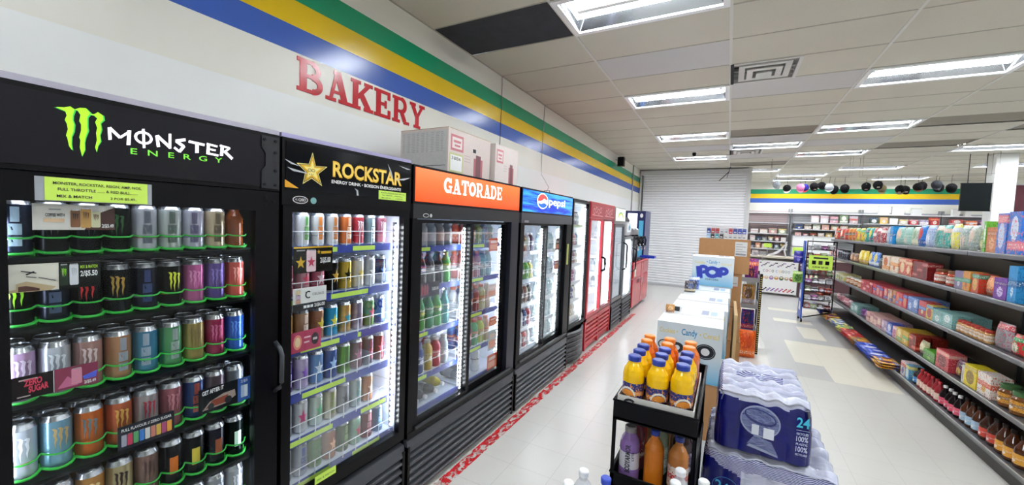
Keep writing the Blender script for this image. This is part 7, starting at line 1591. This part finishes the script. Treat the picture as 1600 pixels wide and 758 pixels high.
for k, (x, w_, h) in enumerate(((4.0, .24, .26), (4.3, .26, .24), (4.75, .2, .2), (5.6, .14, .2), (5.85, .12, .22))):
    q = MB(); q.box(x, 16.02, 2.371, x+w_, 16.15, 2.371+h, C('e4e4e0', .5)); q.box(x-.004, 16.016, 2.371+h-.03, x+w_+.004, 16.154, 2.371+h, C('cfcfca', .5)); solo(q, 'small_white_box', '%s small white box along the ledge under the blue stripe' % ORD[k], 'box', 'small boxes on the ledge', loc=(x, 16.1, 2.37))

# ---- caps hanging on a line from the ceiling
DOME = MB(); n_ = 16
DOME.lathe([(.088, 0, WHITE), (.092, .02, WHITE), (.088, .055, WHITE), (.070, .09, WHITE), (.040, .112, WHITE), (.010, .120, WHITE)], n_, cap=False); DOMEM = DOME.mesh('crown')
VI = MB(); P = []
for k in range(11): a = PI*(.5+k/10)*1.0; P.append((.085*math.cos(PI*k/10), -.07*math.sin(PI*k/10)-.045*math.sin(PI*k/10)))
VI.prism(F((0, -.02, .0), (1, 0, 0), (0, 1, 0)), [(.086, .0)]+P+[(-.086, 0)], -.006, 0, WHITE); VIM = VI.mesh('visor')
BT = MB(); BT.lathe([(.008, .119, WHITE), (.006, .124, WHITE)], 8); BTM = BT.mesh('button')
HK = MB(); HK.tube([(0, 0, .07), (0, 0, .13), (.012, 0, .145), (0, 0, .16)], .003, BLACK, 5); HKM = HK.mesh('hook')
EM = MB(); EM.poly(NY(-.0935), [(-.025, .03), (.025, .03), (.02, .06), (-.02, .06)], WHITE, .001); EMM = EM.mesh('badge')
HATS = [(0.9, 2.78, '8a8f92', 'grey', '8a8f92'), (1.14, 2.72, '141416', 'black', 'e8e8e8'), (1.36, 2.72, 'e88ab8', 'pink', 'e88ab8'), (1.48, 2.73, '2a2a9a', 'blue', 'c82a34'), (1.6, 2.74, '131315', 'black', '131315'), (1.77, 2.77, '151517', 'black', '151517'), (1.88, 2.71, 'a8acb0', 'silver', 'a8acb0'), (2.01, 2.7, '121214', 'black', '121214'), (2.14, 2.7, '141416', 'black', '141416'),
        (2.55, 2.76, '111113', 'black', '111113'), (2.68, 2.76, '131315', 'black', '131315'), (2.8, 2.71, '7a6f4e', 'khaki', '7a6f4e'), (3.04, 2.67, '131315', 'black', '6a6458'), (3.17, 2.68, '111113', 'black', '111113'), (3.3, 2.71, '131315', 'black', '6a3a20'), (3.43, 2.76, '1c1416', 'black', '1c1416'), (3.56, 2.76, '33363c', 'charcoal', '33363c'), (3.68, 2.72, '111113', 'black', '111113'), (3.78, 2.7, '131315', 'black', '131315')]
for k, (x, z, c, wn, vc) in enumerate(HATS):
    yj = 10.98+.24*(k % 2)
    nm_ = '%s baseball cap, %s in the %s row of hanging caps' % (wn, ORD[k if k < 9 else k-9], 'near-shutter' if k < 9 else 'near-pillar')
    r = thing('baseball_cap', (x, yj, z), nm_, 'cap', 'caps hanging from the ceiling line'); yw, pt = rnd.uniform(-.5, .4), rnd.uniform(.75, 1.15)
    for me_, cc, nm2 in ((DOMEM, c, 'crown'), (VIM, vc, 'visor'), (BTM, c, 'button')):
        ch_ = child(nm2, me_, r, [C(cc, .8)]); ch_.rotation_euler = (pt, 0, yw); ch_.scale = (.88, .88, .88)
    if k in (0, 4, 9, 10, 12, 13, 17): ch_ = child('badge', EMM, r, [C('c8b8a8', .6)]); ch_.rotation_euler = (pt, 0, yw)
    hk = MB(); hk.tube([(0, 0, .065), (0, 0, 2.93-z), (.01, 0, 2.945-z), (0, 0, 2.957-z)], .003, BLACK, 5); child('hook', hk.mesh('hook'), r)
for x0, x1, lab in ((.80, 2.25, 'thin line holding the caps nearest the shutter'), (2.42, 4.4, 'thin line holding the caps nearest the pillar')):
    q = MB()
    for yl in (10.98, 11.22): q.tube([(x0, yl, H), (x0, yl, 2.975), ((x0+x1)/2, yl, 2.96), (x1, yl, 2.975), (x1, yl, H)], .0035, C('8a8078', .5))
    solo(q, 'hanging_line', lab, 'line', 'lines for the caps', loc=(x0, 11.05, H))

# ---- pillar, black panel, maroon banner
q = MB(); q.box(4.44, 11.2, 0, 4.73, 11.5, H-.01, C('e6e7e4', .4, scale=3, vary=.02)); struct(q, 'wall_pillar')
r = thing('hanging_screen', (4.2, 11.2, 2.55), 'flat black screen hanging beside the white pillar', 'screen')
q = MB(); q.box(3.99, 11.18, 2.28, 4.41, 11.22, 2.81, C('15191a', .25)); q.build('screen_panel', r)
q = MB(); q.box(3.98, 11.178, 2.81, 4.42, 11.222, 2.82, BLACK); q.box(3.98, 11.178, 2.27, 4.42, 11.222, 2.28, BLACK); q.build('bezel', r)
for x in (4.08, 4.32): q = MB(); q.tube([(x, 11.2, 2.82), (x, 11.2, H)], .006, BLACK); q.build('hanger', r)
r = thing('hanging_banner', (5.2, 11.9, 2.5), 'dark maroon banner hanging behind the pillar', 'banner')
q = MB(); 
for k in range(12): q.quad((4.95+.06*k, 11.9+.02*(k % 2), 2.26), (5.01+.06*k, 11.9+.02*((k+1) % 2), 2.26), (5.01+.06*k, 11.9+.02*((k+1) % 2), 2.84), (4.95+.06*k, 11.9+.02*(k % 2), 2.84), C('4a1420' if k < 6 else '16141a', .7))
q.build('cloth', r)
q = MB(); q.tube([(4.93, 11.91, 2.85), (5.69, 11.91, 2.85)], .01, STEEL); q.tube([(5.0, 11.91, 2.85), (5.0, 11.91, H)], .003, STEEL); q.tube([(5.6, 11.91, 2.85), (5.6, 11.91, H)], .003, STEEL); q.build('rod', r)
